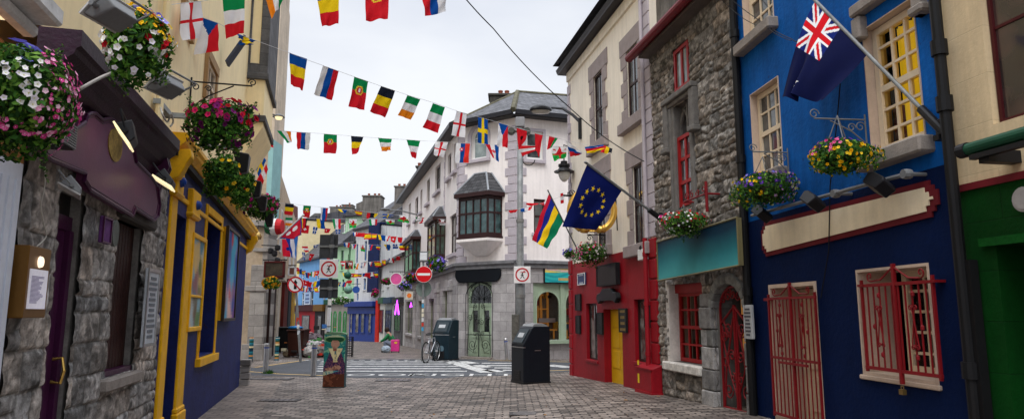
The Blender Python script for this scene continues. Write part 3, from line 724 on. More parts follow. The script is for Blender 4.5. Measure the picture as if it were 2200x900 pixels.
# teal hanging sign
TEAL = bpy.data.materials.new('teal_sign')
def build_sign_teal():
    c = ST.R(1413, 1585, 480, 586); out = .25
    a = ST.uz(1413, 560, out); b = ST.uz(1586, 520, out)
    z0a, z1a = ST.zat(a[0], 603, out), ST.zat(a[0], 520, out); z0b, z1b = ST.zat(b[0], 570, out), ST.zat(b[0], 467, out)
    t = thing('sign_board', 'wide blank teal sign board shading from dark to pale above the shop window', 'sign', ST.M)
    n, m = 60, 50; mb = MB()
    def P(i, j, y):
        s_, q = i / n, j / m; return (a[0] + (b[0] - a[0]) * s_, y, (z0a * (1 - q) + z1a * q) * (1 - s_) + (z0b * (1 - q) + z1b * q) * s_)
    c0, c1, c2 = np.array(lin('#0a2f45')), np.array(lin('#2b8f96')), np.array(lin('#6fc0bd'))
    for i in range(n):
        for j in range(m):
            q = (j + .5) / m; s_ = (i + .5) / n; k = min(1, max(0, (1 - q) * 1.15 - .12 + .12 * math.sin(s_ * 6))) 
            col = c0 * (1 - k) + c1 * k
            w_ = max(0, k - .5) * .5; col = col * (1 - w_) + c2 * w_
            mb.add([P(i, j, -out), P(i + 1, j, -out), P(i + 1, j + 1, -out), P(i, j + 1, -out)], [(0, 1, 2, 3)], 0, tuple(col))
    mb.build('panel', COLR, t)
    mb = MB()
    e = [P(0, 0, 0), P(n, 0, 0), P(n, m, 0), P(0, m, 0)]
    mb.prism([(p[0], p[2]) for p in e], -out + .004, -out + .07)
    for k in range(4): mb.tube([(e[k][0], -out, e[k][2]), (e[(k + 1) % 4][0], -out, e[(k + 1) % 4][2])], .018, 6)
    for s_ in (.15, .85):
        p = P(int(n * s_), m // 2, 0); mb.box(p[0] - .03, p[0] + .03, -out + .05, .06, p[2] - .03, p[2] + .03)
    mb.build('rim', CM('sign_rim', (.16, .14, .07), rough=.4), t)
build_sign_teal()
# balcony rail under the gothic window
a = ST.uz(1468, 400, .25)[0]; b = ST.uz(1517, 400, .25)[0]; z1 = ST.zat(b, 403, .25); z0 = ST.zat(b, 455, .25)
t = thing('balcony_rail', 'small red iron window rail below the gothic window', 'railing', ST.M); mb = MB()
mb.tube([(a, -.25, z1 - .1), (b, -.25, z1 - .1)], .016); mb.tube([(b, -.25, z0), (b, -.25, z1 + .1)], .025); mb.tube([(b, -.25, z1 - .1), (b, 0, z1 - .1)], .016); mb.tube([(a, -.25, z1 - .1), (a, 0, z1 - .1)], .016)
for k in range(4): mb.scroll(a + (b - a) * (k + .5) / 4, z1 - .02, .07, 90 * k, 1.2, -.25, .009)
mb.build('ironwork', REDIRON, t)

# ---- blue house
T = thing('blue_house', 'bright blue rendered house with navy ground floor and white sash windows', 'building', BL.M)
zn = (BL.zat(u_gr, 385) + BL.zat(0, 455)) / 2; zt_ = 11.5
W0 = BL.R(1596, 1662, -70, 96); W1 = BL.R(1617, 1680, 205, 385); W2 = BL.R(1864, 1982, 66, 335)
wd = BL.R(1664, 1768, 612, 1000); wd = (wd[0], wd[1], 0.0, wd[3]); wn = BL.R(1848, 2008, 580, 803)
wall_mb(0, u_gr, zn, zt_, [W0, W1, W2], rd=.26, body=7, bo=1.2).build('wall', BLUEW, T)
wall_mb(0, u_gr, -.4, zn - .003, [wd, wn], rd=.45, body=7, bo=1.2, y=-.006).build('lower_wall', NAVYW, T, label='dark navy ground floor wall')
def reveal(par, h, y0, y1, m, z0=None, t=.012):
    mb = MB(); u0, u1, a, b = h
    mb.box(u0, u0 + t, y0, y1, a, b); mb.box(u1 - t, u1, y0, y1, a, b); mb.box(u0 + t, u1 - t, y0, y1, b - t, b); mb.box(u0 + t, u1 - t, y0, y1, a, a + t)
    return mb.build('reveal', m, par)
for h, nx, ny, gl in ((W0, 3, 4, DG), (W1, 3, 4, DG), (W2, 3, 6, None)):
    reveal(T, h, -.012, .25, REVEAL)
    window(T, (h[0] + .02, h[1] - .02, h[2] + .02, h[3] - .02), CREAMP, nx, ny, y=.09, fw=.075, bw=.028, fd=.07, glass=gl or GC)
    mb = MB(); mb.box(h[0] - .1, h[1] + .1, -.16, .1, h[2] - .17, h[2] - .003); mb.build('sill', CONC, T, bevel=.02)
YC = CM('glowing_yellow_curtain', (.75, .5, .02), rough=.9, var=.15, vs=6, emit=.3)  # emission added so the cloth shows bright behind the pane
mb = MB(); n = 60
for i in range(n):   # pleated curtains
    f = lambda k: .27 + .025 * math.sin(k * .9)
    a, b = W2[0] + (W2[1] - W2[0]) * (.22 + .78 * i / n), W2[0] + (W2[1] - W2[0]) * (.22 + .78 * (i + 1) / n)
    mb.quad((a, f(i), W2[2] + .1), (b, f(i + 1), W2[2] + .1), (b, f(i + 1), W2[3] - .05), (a, f(i), W2[3] - .05))
mb.build('curtain', YC, T, label='bright yellow curtain')
mb = MB()
for i in range(16):
    f = lambda k: .26 + .02 * math.sin(k * .9); a, b = W2[0] + .02 + i * .012, W2[0] + .02 + (i + 1) * .012
    mb.quad((a, f(i), W2[2] + .1), (b, f(i + 1), W2[2] + .1), (b, f(i + 1), W2[3] - .9), (a, f(i), W2[3] - .9))
mb.build('curtain', CM('red_curtain', (.12, .02, .02), rough=.9), T, label='dark red curtain')
# hood moulding fragments
zh = BL.zat(W2[0], 40)
mb = MB(); ua, ub = BL.uz(1826, 40, .1)[0], BL.uz(1905, 5, .1)[0]; mb.box(ua, ub + .35, -.12, .02, BL.zat(ua, 42, .1), BL.zat(ua, 25, .1) + .04); mb.box(ua - .01, ua + .14, -.1, .02, BL.zat(ua, 92, .1), BL.zat(ua, 42, .1) - .01)
uc = BL.uz(1955, 30, .1)[0]; mb.box(uc, uc + .12, -.1, .02, BL.zat(uc, 40, .1), BL.zat(uc, -40, .1)); mb.box(uc, uc + .2, -.14, .02, BL.zat(uc, 40, .1), BL.zat(uc, 22, .1)); mb.build('hood_mould', CONC, T, bevel=.02)
mb = MB(); mb.add([(0, -.3, zt_), (u_gr, -.3, zt_), (u_gr, 3.5, zt_ + 2), (0, 3.5, zt_ + 2)], [(0, 1, 2, 3)]); mb.build('roof', SLATE, T)
# black drainpipes
DRK = CM('black_drain', (.008, .008, .009), rough=.45, var=.15)
mb = MB(); mb.tube([(.02, -.08, .3), (.02, -.08, 11)], .06, 10)
for z in (2, 4, 6, 8): mb.lathe([(.075, z), (.075, z + .12)], (.02, -.08, 0), 10)
o = mb.build('drainpipe', DRK); o.matrix_world = BL.M; tag(o, 'black drainpipe between the stone house and the blue house', 'drainpipe')
ua, ub = BL.uz(2011, 100, .1)[0], BL.uz(2078, 700, .1)[0]
mb = MB(); um = BL.uz(2040, 330, .1)[0]; mb.tube([(um, -.1, .2), (um, -.1, 11)], .05, 12)
for z in (1.2, BL.zat(um, 240, .1), BL.zat(um, 120, .1)): mb.lathe([(.07, z), (.07, z + .14)], (um, -.1, 0), 12)
mb.box(um - .12, um - .05, -.15, -.02, BL.zat(um, 297, .1), BL.zat(um, 285, .1)); mb.box(um + .05, um + .1, -.1, -.02, .2, 2.2)
o = mb.build('drainpipe', DRK); o.matrix_world = BL.M; tag(o, 'thick black drainpipe at the right end of the blue house', 'drainpipe')
# sign with stepped corners
def stepped(u0, u1, z0a, z1a, z0b, z1b, s):
    f = lambda u, a, b: a + (b - a) * (u - u0) / (u1 - u0)
    P = [(u0, 1, s * 2), (u0 + s, 1, s * 2), (u0 + s, 1, s), (u0 + 2 * s, 1, s), (u0 + 2 * s, 1, 0), (u1 - 2 * s, 1, 0), (u1 - 2 * s, 1, s), (u1 - s, 1, s), (u1 - s, 1, 2 * s), (u1, 1, 2 * s),
         (u1, 0, 2 * s), (u1 - s, 0, 2 * s), (u1 - s, 0, s), (u1 - 2 * s, 0, s), (u1 - 2 * s, 0, 0), (u0 + 2 * s, 0, 0), (u0 + 2 * s, 0, s), (u0 + s, 0, s), (u0 + s, 0, 2 * s), (u0, 0, 2 * s)]
    return [(u, (f(u, z1a, z1b) - e) if k else (f(u, z0a, z0b) + e)) for u, k, e in P]
ua, ub = BL.uz(1640, 515)[0], BL.uz(2022, 430)[0]
za0, za1, zb0, zb1 = BL.zat(ua, 553), BL.zat(ua, 480), BL.zat(ub, 462), BL.zat(ub, 383)
t = thing('painted_sign', 'long blank cream fascia sign with a dark red stepped border on the blue house', 'sign', BL.M)
mb = MB(); mb.prism([(p[0], p[1]) for p in stepped(ua, ub, za0, za1, zb0, zb1, .05)], -.03, -.01); mb.build('border', CM('sign_border_red', (.13, .008, .014)), t)
mb = MB(); mb.prism(stepped(ua + .06, ub - .06, za0 + .06, za1 - .06, zb0 + .06, zb1 - .06, .05), -.042, -.028); mb.build('panel', CM('sign_cream', '#e3d3b4', var=.08, vs=3, streak=.05), t)
# lamp bar
t = thing('lamp_bar', 'grey pipe carrying black spotlights above the cream fascia sign', 'lamp bar', BL.M); mb = MB()
a, b = BL.uz(1615, 463, .2), BL.uz(1948, 374, .2)
mb.tube([(a[0], -.2, a[1]), (b[0], -.2, b[1])], .022)
for x, y in ((1948, 374), (1795, 416)):
    q = BL.uz(x, y, .2); mb.tube([(q[0], -.2, q[1]), (q[0], 0, q[1])], .02); mb.lathe([(.045, -.24), (.05, -.2), (.045, -.16)], (q[0], 0, q[1]), 10, ax='y')
mb.build('pipe', LAMPG, t)
for x, y in ((1887, 398), (1745, 434), (1636, 460)):
    q = BL.uz(x, y, .3); mb = MB(); Mx = Matrix.Translation((q[0], -.3, q[1])) @ Matrix.Rotation(.5, 4, 'Y') @ Matrix.Rotation(-.6, 4, 'X')
    mb.prism([(-.1, -.06), (.1, -.06), (.13, .05), (.08, .08), (-.08, .08), (-.13, .05)], -.1, .1); mb.box(-.02, .02, 0, .14, -.02, .02); mb.build('spotlight', LAMPK, t, bevel=.01, tf=Mx)
# doorway: pale reveal, barred gate
reveal(T, wd, -.02, .44, REVEAL, t=.05)
mb = MB(); mb.box(wd[0] + .05, wd[1] - .05, .4, .44, 0, wd[3] - .06)
for i in range(3): mb.box(wd[0] + .2, wd[1] - .2, .38, .4, .45 + i * .55, .9 + i * .55)
mb.build('door', CREAMP, T, bevel=.01)
def barred(par, u0, u1, z0, z1, y, n, mid=None, ext=0.0, door=False):
    mb = MB(); c = (u0 + u1) / 2
    for z in ([z0, z1] + ([mid] if mid else [])): mb.box(u0 - .02, u1 + .02, y - .012, y + .012, z - .016, z + .016)
    for u in (u0, u1): mb.box(u - .013, u + .013, y - .013, y + .013, z0 - .04, z1 + .06)
    for i in range(1, n):
        u = u0 + (u1 - u0) * i / n
        if abs(u - c) < (u1 - u0) / n * .45: continue
        mb.box(u - .0065, u + .0065, y - .0065, y + .0065, z0, z1)
    mb.box(c - .017, c + .017, y - .017, y + .017, z0 - (.12 if not door else 0), z1 + .2)
    H = z1 - z0
    for s_ in (-1, 1):
        cu = c + s_ * (u1 - u0) * .24; w = (u1 - u0) / n
        zc = z0 + H * (.5 if not door else .72); hh = H * (.22 if not door else .13)
        mb.tube([(cu - w * .2, y - .014, zc + hh), (cu + w * .5, y - .014, zc - hh), (cu - w * .5, y - .014, zc - hh), (cu + w * .2, y - .014, zc + hh)], .007, 5)
        for zz, sg in ((zc + hh, 1), (zc - hh, -1)):
            mb.scroll(cu - w * .35, zz, w * .3, 0, 1.2, y - .014, .007, n=12); mb.scroll(cu + w * .35, zz, w * .3, 180, 1.2, y - .014, .007, sgn=-1, n=12)
        for zz in (zc + hh * 1.7, zc, zc - hh * 1.5): mb.lathe([(.004, -.03), (.018, -.015), (.018, .015), (.004, .03)], (cu + (w if zz == zc else 0) * s_, y - .004, zz), 8)
        mb.tube([(c, y, z1 + .17), (c + s_ * (u1 - u0) * .2, y, z1 + .05), (c + s_ * (u1 - u0) * .34, y, z1 + .04)], .01, 5)
        mb.scroll(c + s_ * (u1 - u0) * .36, z1 + .09, .05, -90, 1.1, y, .008, sgn=s_, n=12)
    return mb
q = BL.uz(1676, 642, .06); q2 = BL.uz(1771, 640, .06)
gt = thing('barred_gate', 'red barred iron gate with scrolls across the blue house doorway', 'gate', BL.M)
barred(gt, wd[0] + .07, wd[1] + .04, .42, BL.zat(wd[0], 642, .06), -.06, 12, mid=BL.zat(wd[0], 765, .06), door=True).build('bars', REDIRON, gt)
mb = MB(); mb.box(wd[0] - .06, wd[0] + .08, -.07, .0, BL.zat(wd[0], 646, .06), BL.zat(wd[0], 640, .06)); zc = BL.zat(wd[0], 765, .06); mb.box(wd[0] + .3, wd[1] - .2, -.09, -.06, zc - .07, zc - .04); mb.build('bolt', REDIRON, gt)
# lower window
reveal(T, wn, -.012, .44, REVEAL, t=.03)
fo = window(T, (wn[0] + (wn[1] - wn[0]) * .2, wn[1] - .03, wn[2] + .03, wn[3] - .03), CREAMP, 3, 5, y=.36, fw=.08, bw=.03, fd=.06, glass=GC, meet=False)
mb = MB(); mb.box(wn[0] - .03, wn[1] + .03, -.04, .4, wn[2] - .05, wn[2] - .002); mb.build('sill', REVEAL, T, bevel=.01)
mb = MB(); rr = random.Random(9)
for i in range(60):
    uu = rr.uniform(wn[0] + .35, wn[1] - .1); zz = wn[2] + .05 + .32 * rr.randint(0, 3); s_ = rr.uniform(.025, .07)
    mb.box(uu - s_, uu + s_, rr.uniform(.5, .7), .8, zz, zz + s_ * rr.uniform(1.5, 3.5), 0, rr.choice(['#5a4a3a', '#7a2a3a', '#c8b8a0', '#2a3a5a', '#a0702a', '#6a3a6a']))
mb.build('window_display', COLR, T)
mb = MB(); mb.box(wn[0], wn[1], .95, 1.0, wn[2], wn[3]); mb.build('room_wall', CM('dark_room', (.04, .03, .03)), T)
gt = thing('window_grille', 'red barred iron grille with scrolls over the lower window of the blue house', 'window grille', BL.M)
a = BL.uz(1851, 615, .1)[0]; b = BL.uz(2003, 600, .1)[0]
barred(gt, a, b, BL.zat(a, 788, .1), BL.zat(a, 614, .1), -.1, 11).build('bars', REDIRON, gt)
mb = MB(); zc = BL.zat(a, 614, .1)
for u in (a, b): mb.box(u - .05, u + .05, -.12, .0, zc - .01, zc + .015)
mb.build('bracket', REDIRON, gt)
c = (a + b) / 2; mb = MB(); zb = BL.zat(a, 788, .1) - .17; mb.box(c - .03, c + .03, -.125, -.085, zb - .05, zb); mb.tube([(c - .018, -.105, zb), (c - .018, -.105, zb + .03), (c + .018, -.105, zb + .03), (c + .018, -.105, zb)], .005); mb.build('padlock', CM('brass', (.3, .2, .07), metal=.8, rough=.4), gt)

# ---- green and cream house at the right edge
T = thing('green_house', 'cream rendered house with green ground floor at the right edge', 'building', GR.M)
ue = 4.2; zb = GR.zat(.1, 404)
hw = GR.R(2112, 2300, -130, 268); hd = GR.R(2166, 2330, 528, 980); hd = (hd[0], hd[1], .2, hd[3])
wall_mb(0, ue, zb, 11, [(hw[0], 3.2, hw[2], hw[3])], rd=.2, body=7, bo=.5).build('wall', CM('cream_block', '#d3bd98', var=.1, vs=2, bump=.5, bs=30, streak=.15, tex=(.9, .42, .004, .85, .04, 'xz', 0)), T)
wall_mb(0, ue, -.3, zb - .003, [(hd[0], 3.4, hd[2], hd[3])], rd=.3, body=7, bo=.5, y=-.01).build('lower_wall', CM('green_block', (.001, .04, .004), rough=.7, spec=.12, var=.2, vs=2, bump=.8, bs=25, tex=(.9, .42, .005, .7, .06, 'xz', 0)), T, label='dark green ground floor wall')
mb = MB(); mb.box(0, ue, -.035, -.005, zb - .03, zb + .03); mb.build('paint_line', CM('line_red', (.14, .008, .014)), T)
window(T, (hw[0] + .01, 3.19, hw[2] + .01, hw[3] - .01), CM('dark_red_frame', (.06, .008, .01), rough=.4), 3, 2, y=.06, fw=.03, bw=.04, glass=glass_dark('warm_dark_glass', (.03, .022, .02), (.09, .045, .04)))
mb = MB(); mb.box(hd[0] - .12, 3.4, -.06, .02, hd[3], hd[3] + .07); mb.build('lintel', GREENW, T)
mb = MB(); mb.box(hd[0], 3.4, .26, .3, .2, hd[3]); mb.build('door', CM('dark_red_door', (.03, .006, .007), rough=.4), T)
t = thing('rolled_awning', 'rolled dark green awning fixed along the cream wall', 'awning', GR.M)
q = GR.uz(2068, 330, .3); mb = MB(); mb.lathe([(.052, q[0]), (.052, ue)], (0, -.3, q[1] + .02), 14, ax='x'); mb.build('roller', CM('awning_green', (.008, .06, .03), rough=.5), t)
mb = MB(); mb.lathe([(.062, q[0] - .02), (.062, q[0] + .06)], (0, -.3, q[1] + .02), 14, ax='x'); mb.box(q[0] + .15, q[0] + .25, -.3, 0, q[1] - .12, q[1] - .02); mb.box(q[0] + .1, ue, -.34, -.28, q[1] - .08, q[1] - .04); mb.build('bracket', IRONB, t)
q = GR.uz(2200, 428, .05); mb = MB(); mb.lathe([(.1, -.06), (.1, -.02)], (q[0], 0, q[1]), 20, ax='y'); mb.lathe([(.08, -.07), (.08, -.06)], (q[0], 0, q[1]), 20, ax='y')
o = mb.build('round_vent', CM('vent_grey', (.35, .33, .32))); o.matrix_world = GR.M; tag(o, 'round pale vent cover on the green wall at the frame edge', 'vent')
# ================================================================ left side
def boxlamp(mb, q): pass
u_n = LF.uz(52, 340)[0]; u_s = LF.uz(343, 650)[0]; u_e = LF.uz(520, 700)[0]
print('left', u_n, u_s, u_e)
CO = .28
zc = LF.uz(384, 300, CO)[1]; kA, kB = LF.uz(383, 252, .22), LF.uz(553, 492, .22); zk = kA[1]; SH_ = (kB[1] - kA[1]) / (kB[0] - kA[0])
KT = Matrix(((1, 0, 0, 0), (0, 1, 0, 0), (SH_, 0, 1, -SH_ * kA[0]), (0, 0, 0, 1)))
zkB = kB[1]; print('shear', SH_)
print('zc zk', zc, zk, LF.uz(160, 10, CO)[1])
# ---- orange neighbour
T = thing('orange_house', 'orange rendered house with white eaves board and white pilaster at the left edge', 'building', LF.M)
ORG = CM('orange_render', '#b8804e', var=.12, vs=2, bump=.5, bs=30, streak=.2)
wall_mb(-12, u_n, -.3, zc - .3, [(-9.6, -8.4, 1, 2.6)], rd=.2, body=7, bo=.5).build('wall', ORG, T)
u_p = LF.uz(52, 340, .1)[0]; mb = MB(); mb.box(u_p - .75, u_p, -.1, .02, -.2, 2.72)
for i in range(7): mb.box(u_p - .7 + i * .1, u_p - .64 + i * .1, -.112, -.09, .3, 2.6)
mb.build('pilaster', CM('bluish_white_paint', (.62, .66, .74), rough=.5, var=.08), T)
mb = MB(); u_w = LF.uz(148, 14, CO)[0]; print('uw', u_w, u_n); mb.box(-12, u_w, -.26, -.02, zc - .11, zc + .02); mb.box(-12, u_w, -.12, -.02, zc - .2, zc - .113); mb.build('eaves_board', CM('dirty_white', (.6, .6, .6), var=.25, vs=5), T, bevel=.02)
mb = MB(); mb.box(-11.9, u_n - .2, -.05, .02, 3.1, 3.4); mb.build('band', CM('orange_band', '#c99a70'), T)
# ---- purple pub
T = thing('stone_pub', 'grey stone pub front with purple cornice and shuttered window', 'building', LF.M)
hd = LF.R(102, 156, 470, 900); hd = (hd[0], hd[1], -.2, LF.zat(hd[0], 400)); hs = LF.R(237, 294, 470, 806)
hs = (hs[0], hs[1], LF.zat(hs[0], 812), LF.zat(hs[0], 468))
stone_panel('wall', T, u_n, u_s - .02, -.1, zc - .35, [hd, hs], STONE, res=.016, hm=.27, wm=.38, amp=.016, rough=.022, warp=.03, seed=8, base=(.3, .28, .26), spread=.8, mortar=(.085, .08, .07), edge=.018)
wall_mb(u_n, u_s - .03, -.3, zc - .3, [hd, hs], rd=.3, body=6.5, bo=.6, y=.02).build('inner_wall', CM('dark_rubble', (.17, .16, .15), var=.4, vs=5, bump=1, bs=12), T)
wall_mb(u_n, u_e + .05, zc + .02, 15.5, [], body=6.5, y=.0).build('upper_wall', YELLOWREND, T, label='pale yellow rendered upper wall')
# purple door
mb = MB(); a, b, z0, z1 = hd; y = .07
zd = LF.zat(hd[0] + .3, 492); mb.box(a, b, y, y + .06, zd, zd + .12); mb.box(a, a + .09, y - .02, y + .06, -.1, zd); mb.box(b - .09, b, y - .02, y + .06, -.1, zd)
zd = LF.zat(hd[0] + .3, 492)
mb.box(a + .09, a + .21, y + .02, y + .06, -.1, zd); mb.box(b - .24, b - .09, y + .02, y + .06, -.1, zd); mb.box(a + .21, b - .24, y + .02, y + .06, -.1, 1.18); mb.box(a + .21, b - .24, y + .02, y + .06, zd - .13, zd)
mb.box(a + .26, b - .28, y + .0, y + .02, .25, 1.0)
dd = mb.build('door', PURP, T, bevel=.008)
mb = MB(); mb.box(a + .2, b - .23, y + .03, y + .045, 1.18, zd - .13); mb.build('pane', DG, dd)
mb = MB(); mb.box(a + .25, b - .3, y + .02, y + .03, 1.75, 2.15); mb.build('paper', CM('turquoise_paper', (.2, .45, .5)), dd)
zz = LF.zat(a + .3, 797); um = (a + b) / 2 + .12
mb = MB(); mb.tube([(um, y, zz + .09), (um, y - .07, zz + .1), (um, y - .09, zz), (um, y - .07, zz - .1), (um, y, zz - .09)], .014, 8); mb.build('handle', CM('brass_handle', (.7, .45, .12), metal=.9, rough=.25), dd)
mb = MB(); mb.box(a, b, y + .03, y + .05, zd + .12, z1); mb.build('transom_pane', CM('black_transom', (.008, .007, .008), rough=.3), T)
# brown plank shutter and sill
SH = CM('brown_shutter', (.035, .012, .01), rough=.55, var=.35, vs=5, bump=.5)
mb = MB(); n = 9
for i in range(n): mb.box(hs[0] + (hs[1] - hs[0]) * i / n + .004, hs[0] + (hs[1] - hs[0]) * (i + 1) / n - .006, .08, .12, hs[2] + .05, hs[3])
mb.box(hs[0], hs[1], .11, .14, hs[2], hs[3]); mb.build('shutter', SH, T, bevel=.004)
mb = MB(); mb.box(hs[0], hs[1], .0, .14, hs[2] - .0, hs[2] + .06); mb.build('shutter_foot', PURP, T)
mb = MB(); mb.box(hs[0] - .14, hs[1] + .12, -.09, .2, hs[2] - .13, hs[2] - .003); mb.build('sill', CONC, T, bevel=.02)
mb = MB(); mb.box(hs[0] - .16, hs[1] + .22, -.1, .2, hs[3] + .0, hs[3] + .2); mb.build('lintel', CM('dark_lintel', (.05, .045, .04), var=.3, bump=.6), T, bevel=.02)
# purple cornice
prof = [(-CO, zc), (-CO, zc - .12), (-CO + .03, zc - .14), (-CO + .04, zc - .18), (-.19, zc - .22), (-.17, zc - .25), (-.15, zc - .32), (-.09, zc - .38), (-.07, zc - .46), (0, zc - .48), (0, zc)]
uce = LF.uz(387, 303, CO)[0]
PURPD = CM('purple_cornice', (.022, .004, .017), rough=.5, spec=.2, var=.4, vs=5, bump=.5, bs=30, peel=((.1, .06, .12), .66))
mb = MB(); mb.prism([(p[0], p[1]) for p in prof], max(u_n, u_w) + .0 if u_w > u_n else u_n, uce, ax='x'); mb.build('cornice', PURPD, T)
mb = MB()   # corbel at the end of the cornice
pts = [(0, zc - .45), (-.2, zc - .25), (-.23, zc - .36), (-.2, zc - .46), (-.16, zc - .54), (-.13, zc - .64), (-.12, zc - .8), (-.06, zc - .9), (0, zc - .95)]
for i in range(4): mb.prism([(p[0] * (1 - .03 * (i % 2)), p[1]) for p in pts], uce - .22 + i * .045, uce - .22 + i * .045 + .04, ax='x')
mb.build('corbel', PURP, T, bevel=.004)
mb = MB(); mb.tube([LFp for LFp in [(LF.uz(150, 170, .1)[0], -.1, LF.uz(150, 170, .1)[1]), (LF.uz(245, 255, .1)[0], -.1, LF.uz(245, 255, .1)[1]), (LF.uz(318, 330, .1)[0], -.1, LF.uz(318, 330, .1)[1])]], .02); mb.build('lamp_rail', LAMPG, T)
# pub sign
SO = .14
PX = [(88, 318), (96, 300), (120, 289), (150, 284), (182, 262), (186, 248), (195, 243), (204, 244), (220, 258), (236, 254), (248, 262), (262, 290), (286, 316), (292, 348), (325, 380), (338, 400), (343, 440), (339, 465), (330, 474), (290, 448), (284, 464), (192, 408), (180, 388), (182, 372), (108, 342), (94, 332)]
P = [LF.uz(x, y, SO) for x, y in PX]
t = thing('pub_sign', 'large blank purple signboard with curved and stepped outline over the pub door', 'sign', LF.M)
mb = MB(); mb.prism(P, -SO, -SO + .06); mb.build('board', PURPSIGN, t)
cxu, cz_ = sum(p[0] for p in P) / len(P), sum(p[1] for p in P) / len(P)
I = [(cxu + (p[0] - cxu) * .96, cz_ + (p[1] - cz_) * .9) for p in P]
mb = MB(); mb.tube([(p[0], -SO - .002, p[1]) for p in P + P[:1]], .018, 6); mb.tube([(p[0], -SO - .001, p[1]) for p in I + I[:1]], .005, 5); mb.build('moulding', PURP, t, label='darker purple raised edge')
q = LF.uz(247, 312, SO); q2 = LF.uz(247, 275, SO); q3 = LF.uz(262, 312, SO)
mb = MB(); mb.prism([(q[0] + (q3[0] - q[0]) * math.cos(k * .314), q[1] + (q2[1] - q[1]) * math.sin(k * .314)) for k in range(20)], -SO - .008, -SO); mb.build('emblem', CM('emblem_gold', (.3, .2, .05), var=.6, vs=8), t, label='worn gold oval emblem')
# lamps at the pub
def spot(F, x, y, out, lab, sz, rotz, rotx, lit=None, m=LAMPK, grp='lamps on the pub front', lens=None):
    q = F.uz(x, y, out); M = F.M @ Matrix.Translation((q[0], -out, q[1])) @ Matrix.Rotation(rotz, 4, 'Z') @ Matrix.Rotation(rotx, 4, 'X')
    t = thing('floodlight', lab, 'floodlight', M, grp); mb = MB(); s = sz
    mb.add([(-.5 * s, -.32 * s, -.1 * s), (.5 * s, -.32 * s, -.1 * s), (.5 * s, .32 * s, -.1 * s), (-.5 * s, .32 * s, -.1 * s), (-.42 * s, -.26 * s, .1 * s), (.42 * s, -.26 * s, .1 * s), (.36 * s, .24 * s, .3 * s), (-.36 * s, .24 * s, .3 * s)],
           [(0, 3, 2, 1), (4, 5, 6, 7), (0, 1, 5, 4), (1, 2, 6, 5), (2, 3, 7, 6), (3, 0, 4, 7)])
    mb.build('housing', m, t, bevel=.04 * s, seg=3)
    mb = MB(); mb.box(-.54 * s, .54 * s, -.36 * s, .36 * s, -.15 * s, -.1 * s); mb.box(-.46 * s, .46 * s, -.28 * s, .28 * s, -.16 * s, -.152 * s); mb.build('lens', lens or (LENSLIT if lit else LAMPLENS), t, bevel=.01 * s)
    mb = MB(); mb.tube([(-.56 * s, 0, 0), (-.6 * s, .3 * s, .1 * s), (-.6 * s, .55 * s, .2 * s), (.6 * s, .55 * s, .2 * s), (.6 * s, .3 * s, .1 * s), (.56 * s, 0, 0)], .03 * s, 6)
    mb.lathe([(.06 * s, -.62 * s), (.06 * s, .62 * s)], (0, 0, 0), 10, ax='x')
    mb.build('bracket', m, t)
    return t
spot(LF, 240, 32, .62, 'large grey floodlight nearest the top edge of the photo on the pub cornice', .3, -.4, 2.3, m=LAMPG)
spot(LF, 358, 188, .45, 'grey floodlight at the right end of the pub cornice', .34, -.4, 2.3, m=LAMPG)
spot(LF, 275, 290, .4, 'black lit sign lamp above the gold oval of the pub sign', .3, .15, .95, lit=1)
spot(LF, 357, 388, .4, 'black lit sign lamp at the right end of the pub sign', .3, .1, .55, lit=1)
spot(LF, 155, 404, .3, 'small grey lamp hanging under the pub sign above the door', .22, .3, .5, m=LAMPG)
q = LF.R(113, 165, 240, 293, out=.3); t = thing('air_vent', 'black louvred box beside the flower basket and the pub sign', 'vent', LF.M); mb = MB()
mb.box(q[0], q[1], -.3, -.12, q[2], q[3]); mb.build('box', LAMPK, t); mb = MB(); nz = 9
for i in range(nz): z = q[2] + (q[3] - q[2]) * (i + .3) / nz; mb.box(q[0] + .02, q[1] - .01, -.315, -.3, z, z + .012)
mb.build('louvres', LAMPG, t)
# menu box
MO = .17; q = LF.R(56, 104, 534, 683, out=MO); zt = LF.zat(q[0], 526, MO)
GOLDB = CM('bronze_box', (.2, .1, .025), rough=.35, metal=.5, var=.12)
t = thing('menu_box', 'bronze menu box with a lit white sheet on the pub wall by the door', 'menu box', LF.M); mb = MB()
mb.box(q[0], q[1], -MO, -.0, q[2], zt); mb.build('case', GOLDB, t, bevel=.006)
mb = MB(); w = q[1] - q[0]; sh = (q[0] + w * .1, q[1] - w * .12, q[2] + .06, q[2] + (zt - q[2]) * .68)
mb.box(sh[0], sh[1], -MO - .008, -MO + .01, sh[2], sh[3]); mb.build('sheet', CM('menu_sheet', (.8, .78, .86), rough=.3, emit=.12), t)
mb = MB(); mb.lathe([(.035, -MO - .015), (.04, -MO)], ((q[0] + q[1]) / 2, 0, zt - .1), 16, ax='y'); mb.build('lamp', CM('menu_lamp', (1, .8, .6), emit=.9), t)
mb = MB(); rr = random.Random(2)
for i in range(22):
    z = sh[3] - .05 - i * (sh[3] - sh[2] - .08) / 22; k = rr.uniform(.45, .85); mb.box(sh[0] + .02, sh[0] + .02 + (sh[1] - sh[0] - .04) * k, -MO - .0095, -MO - .008, z, z + .004)
mb.build('lettering', CM('menu_ink', (.25, .22, .4)), t)
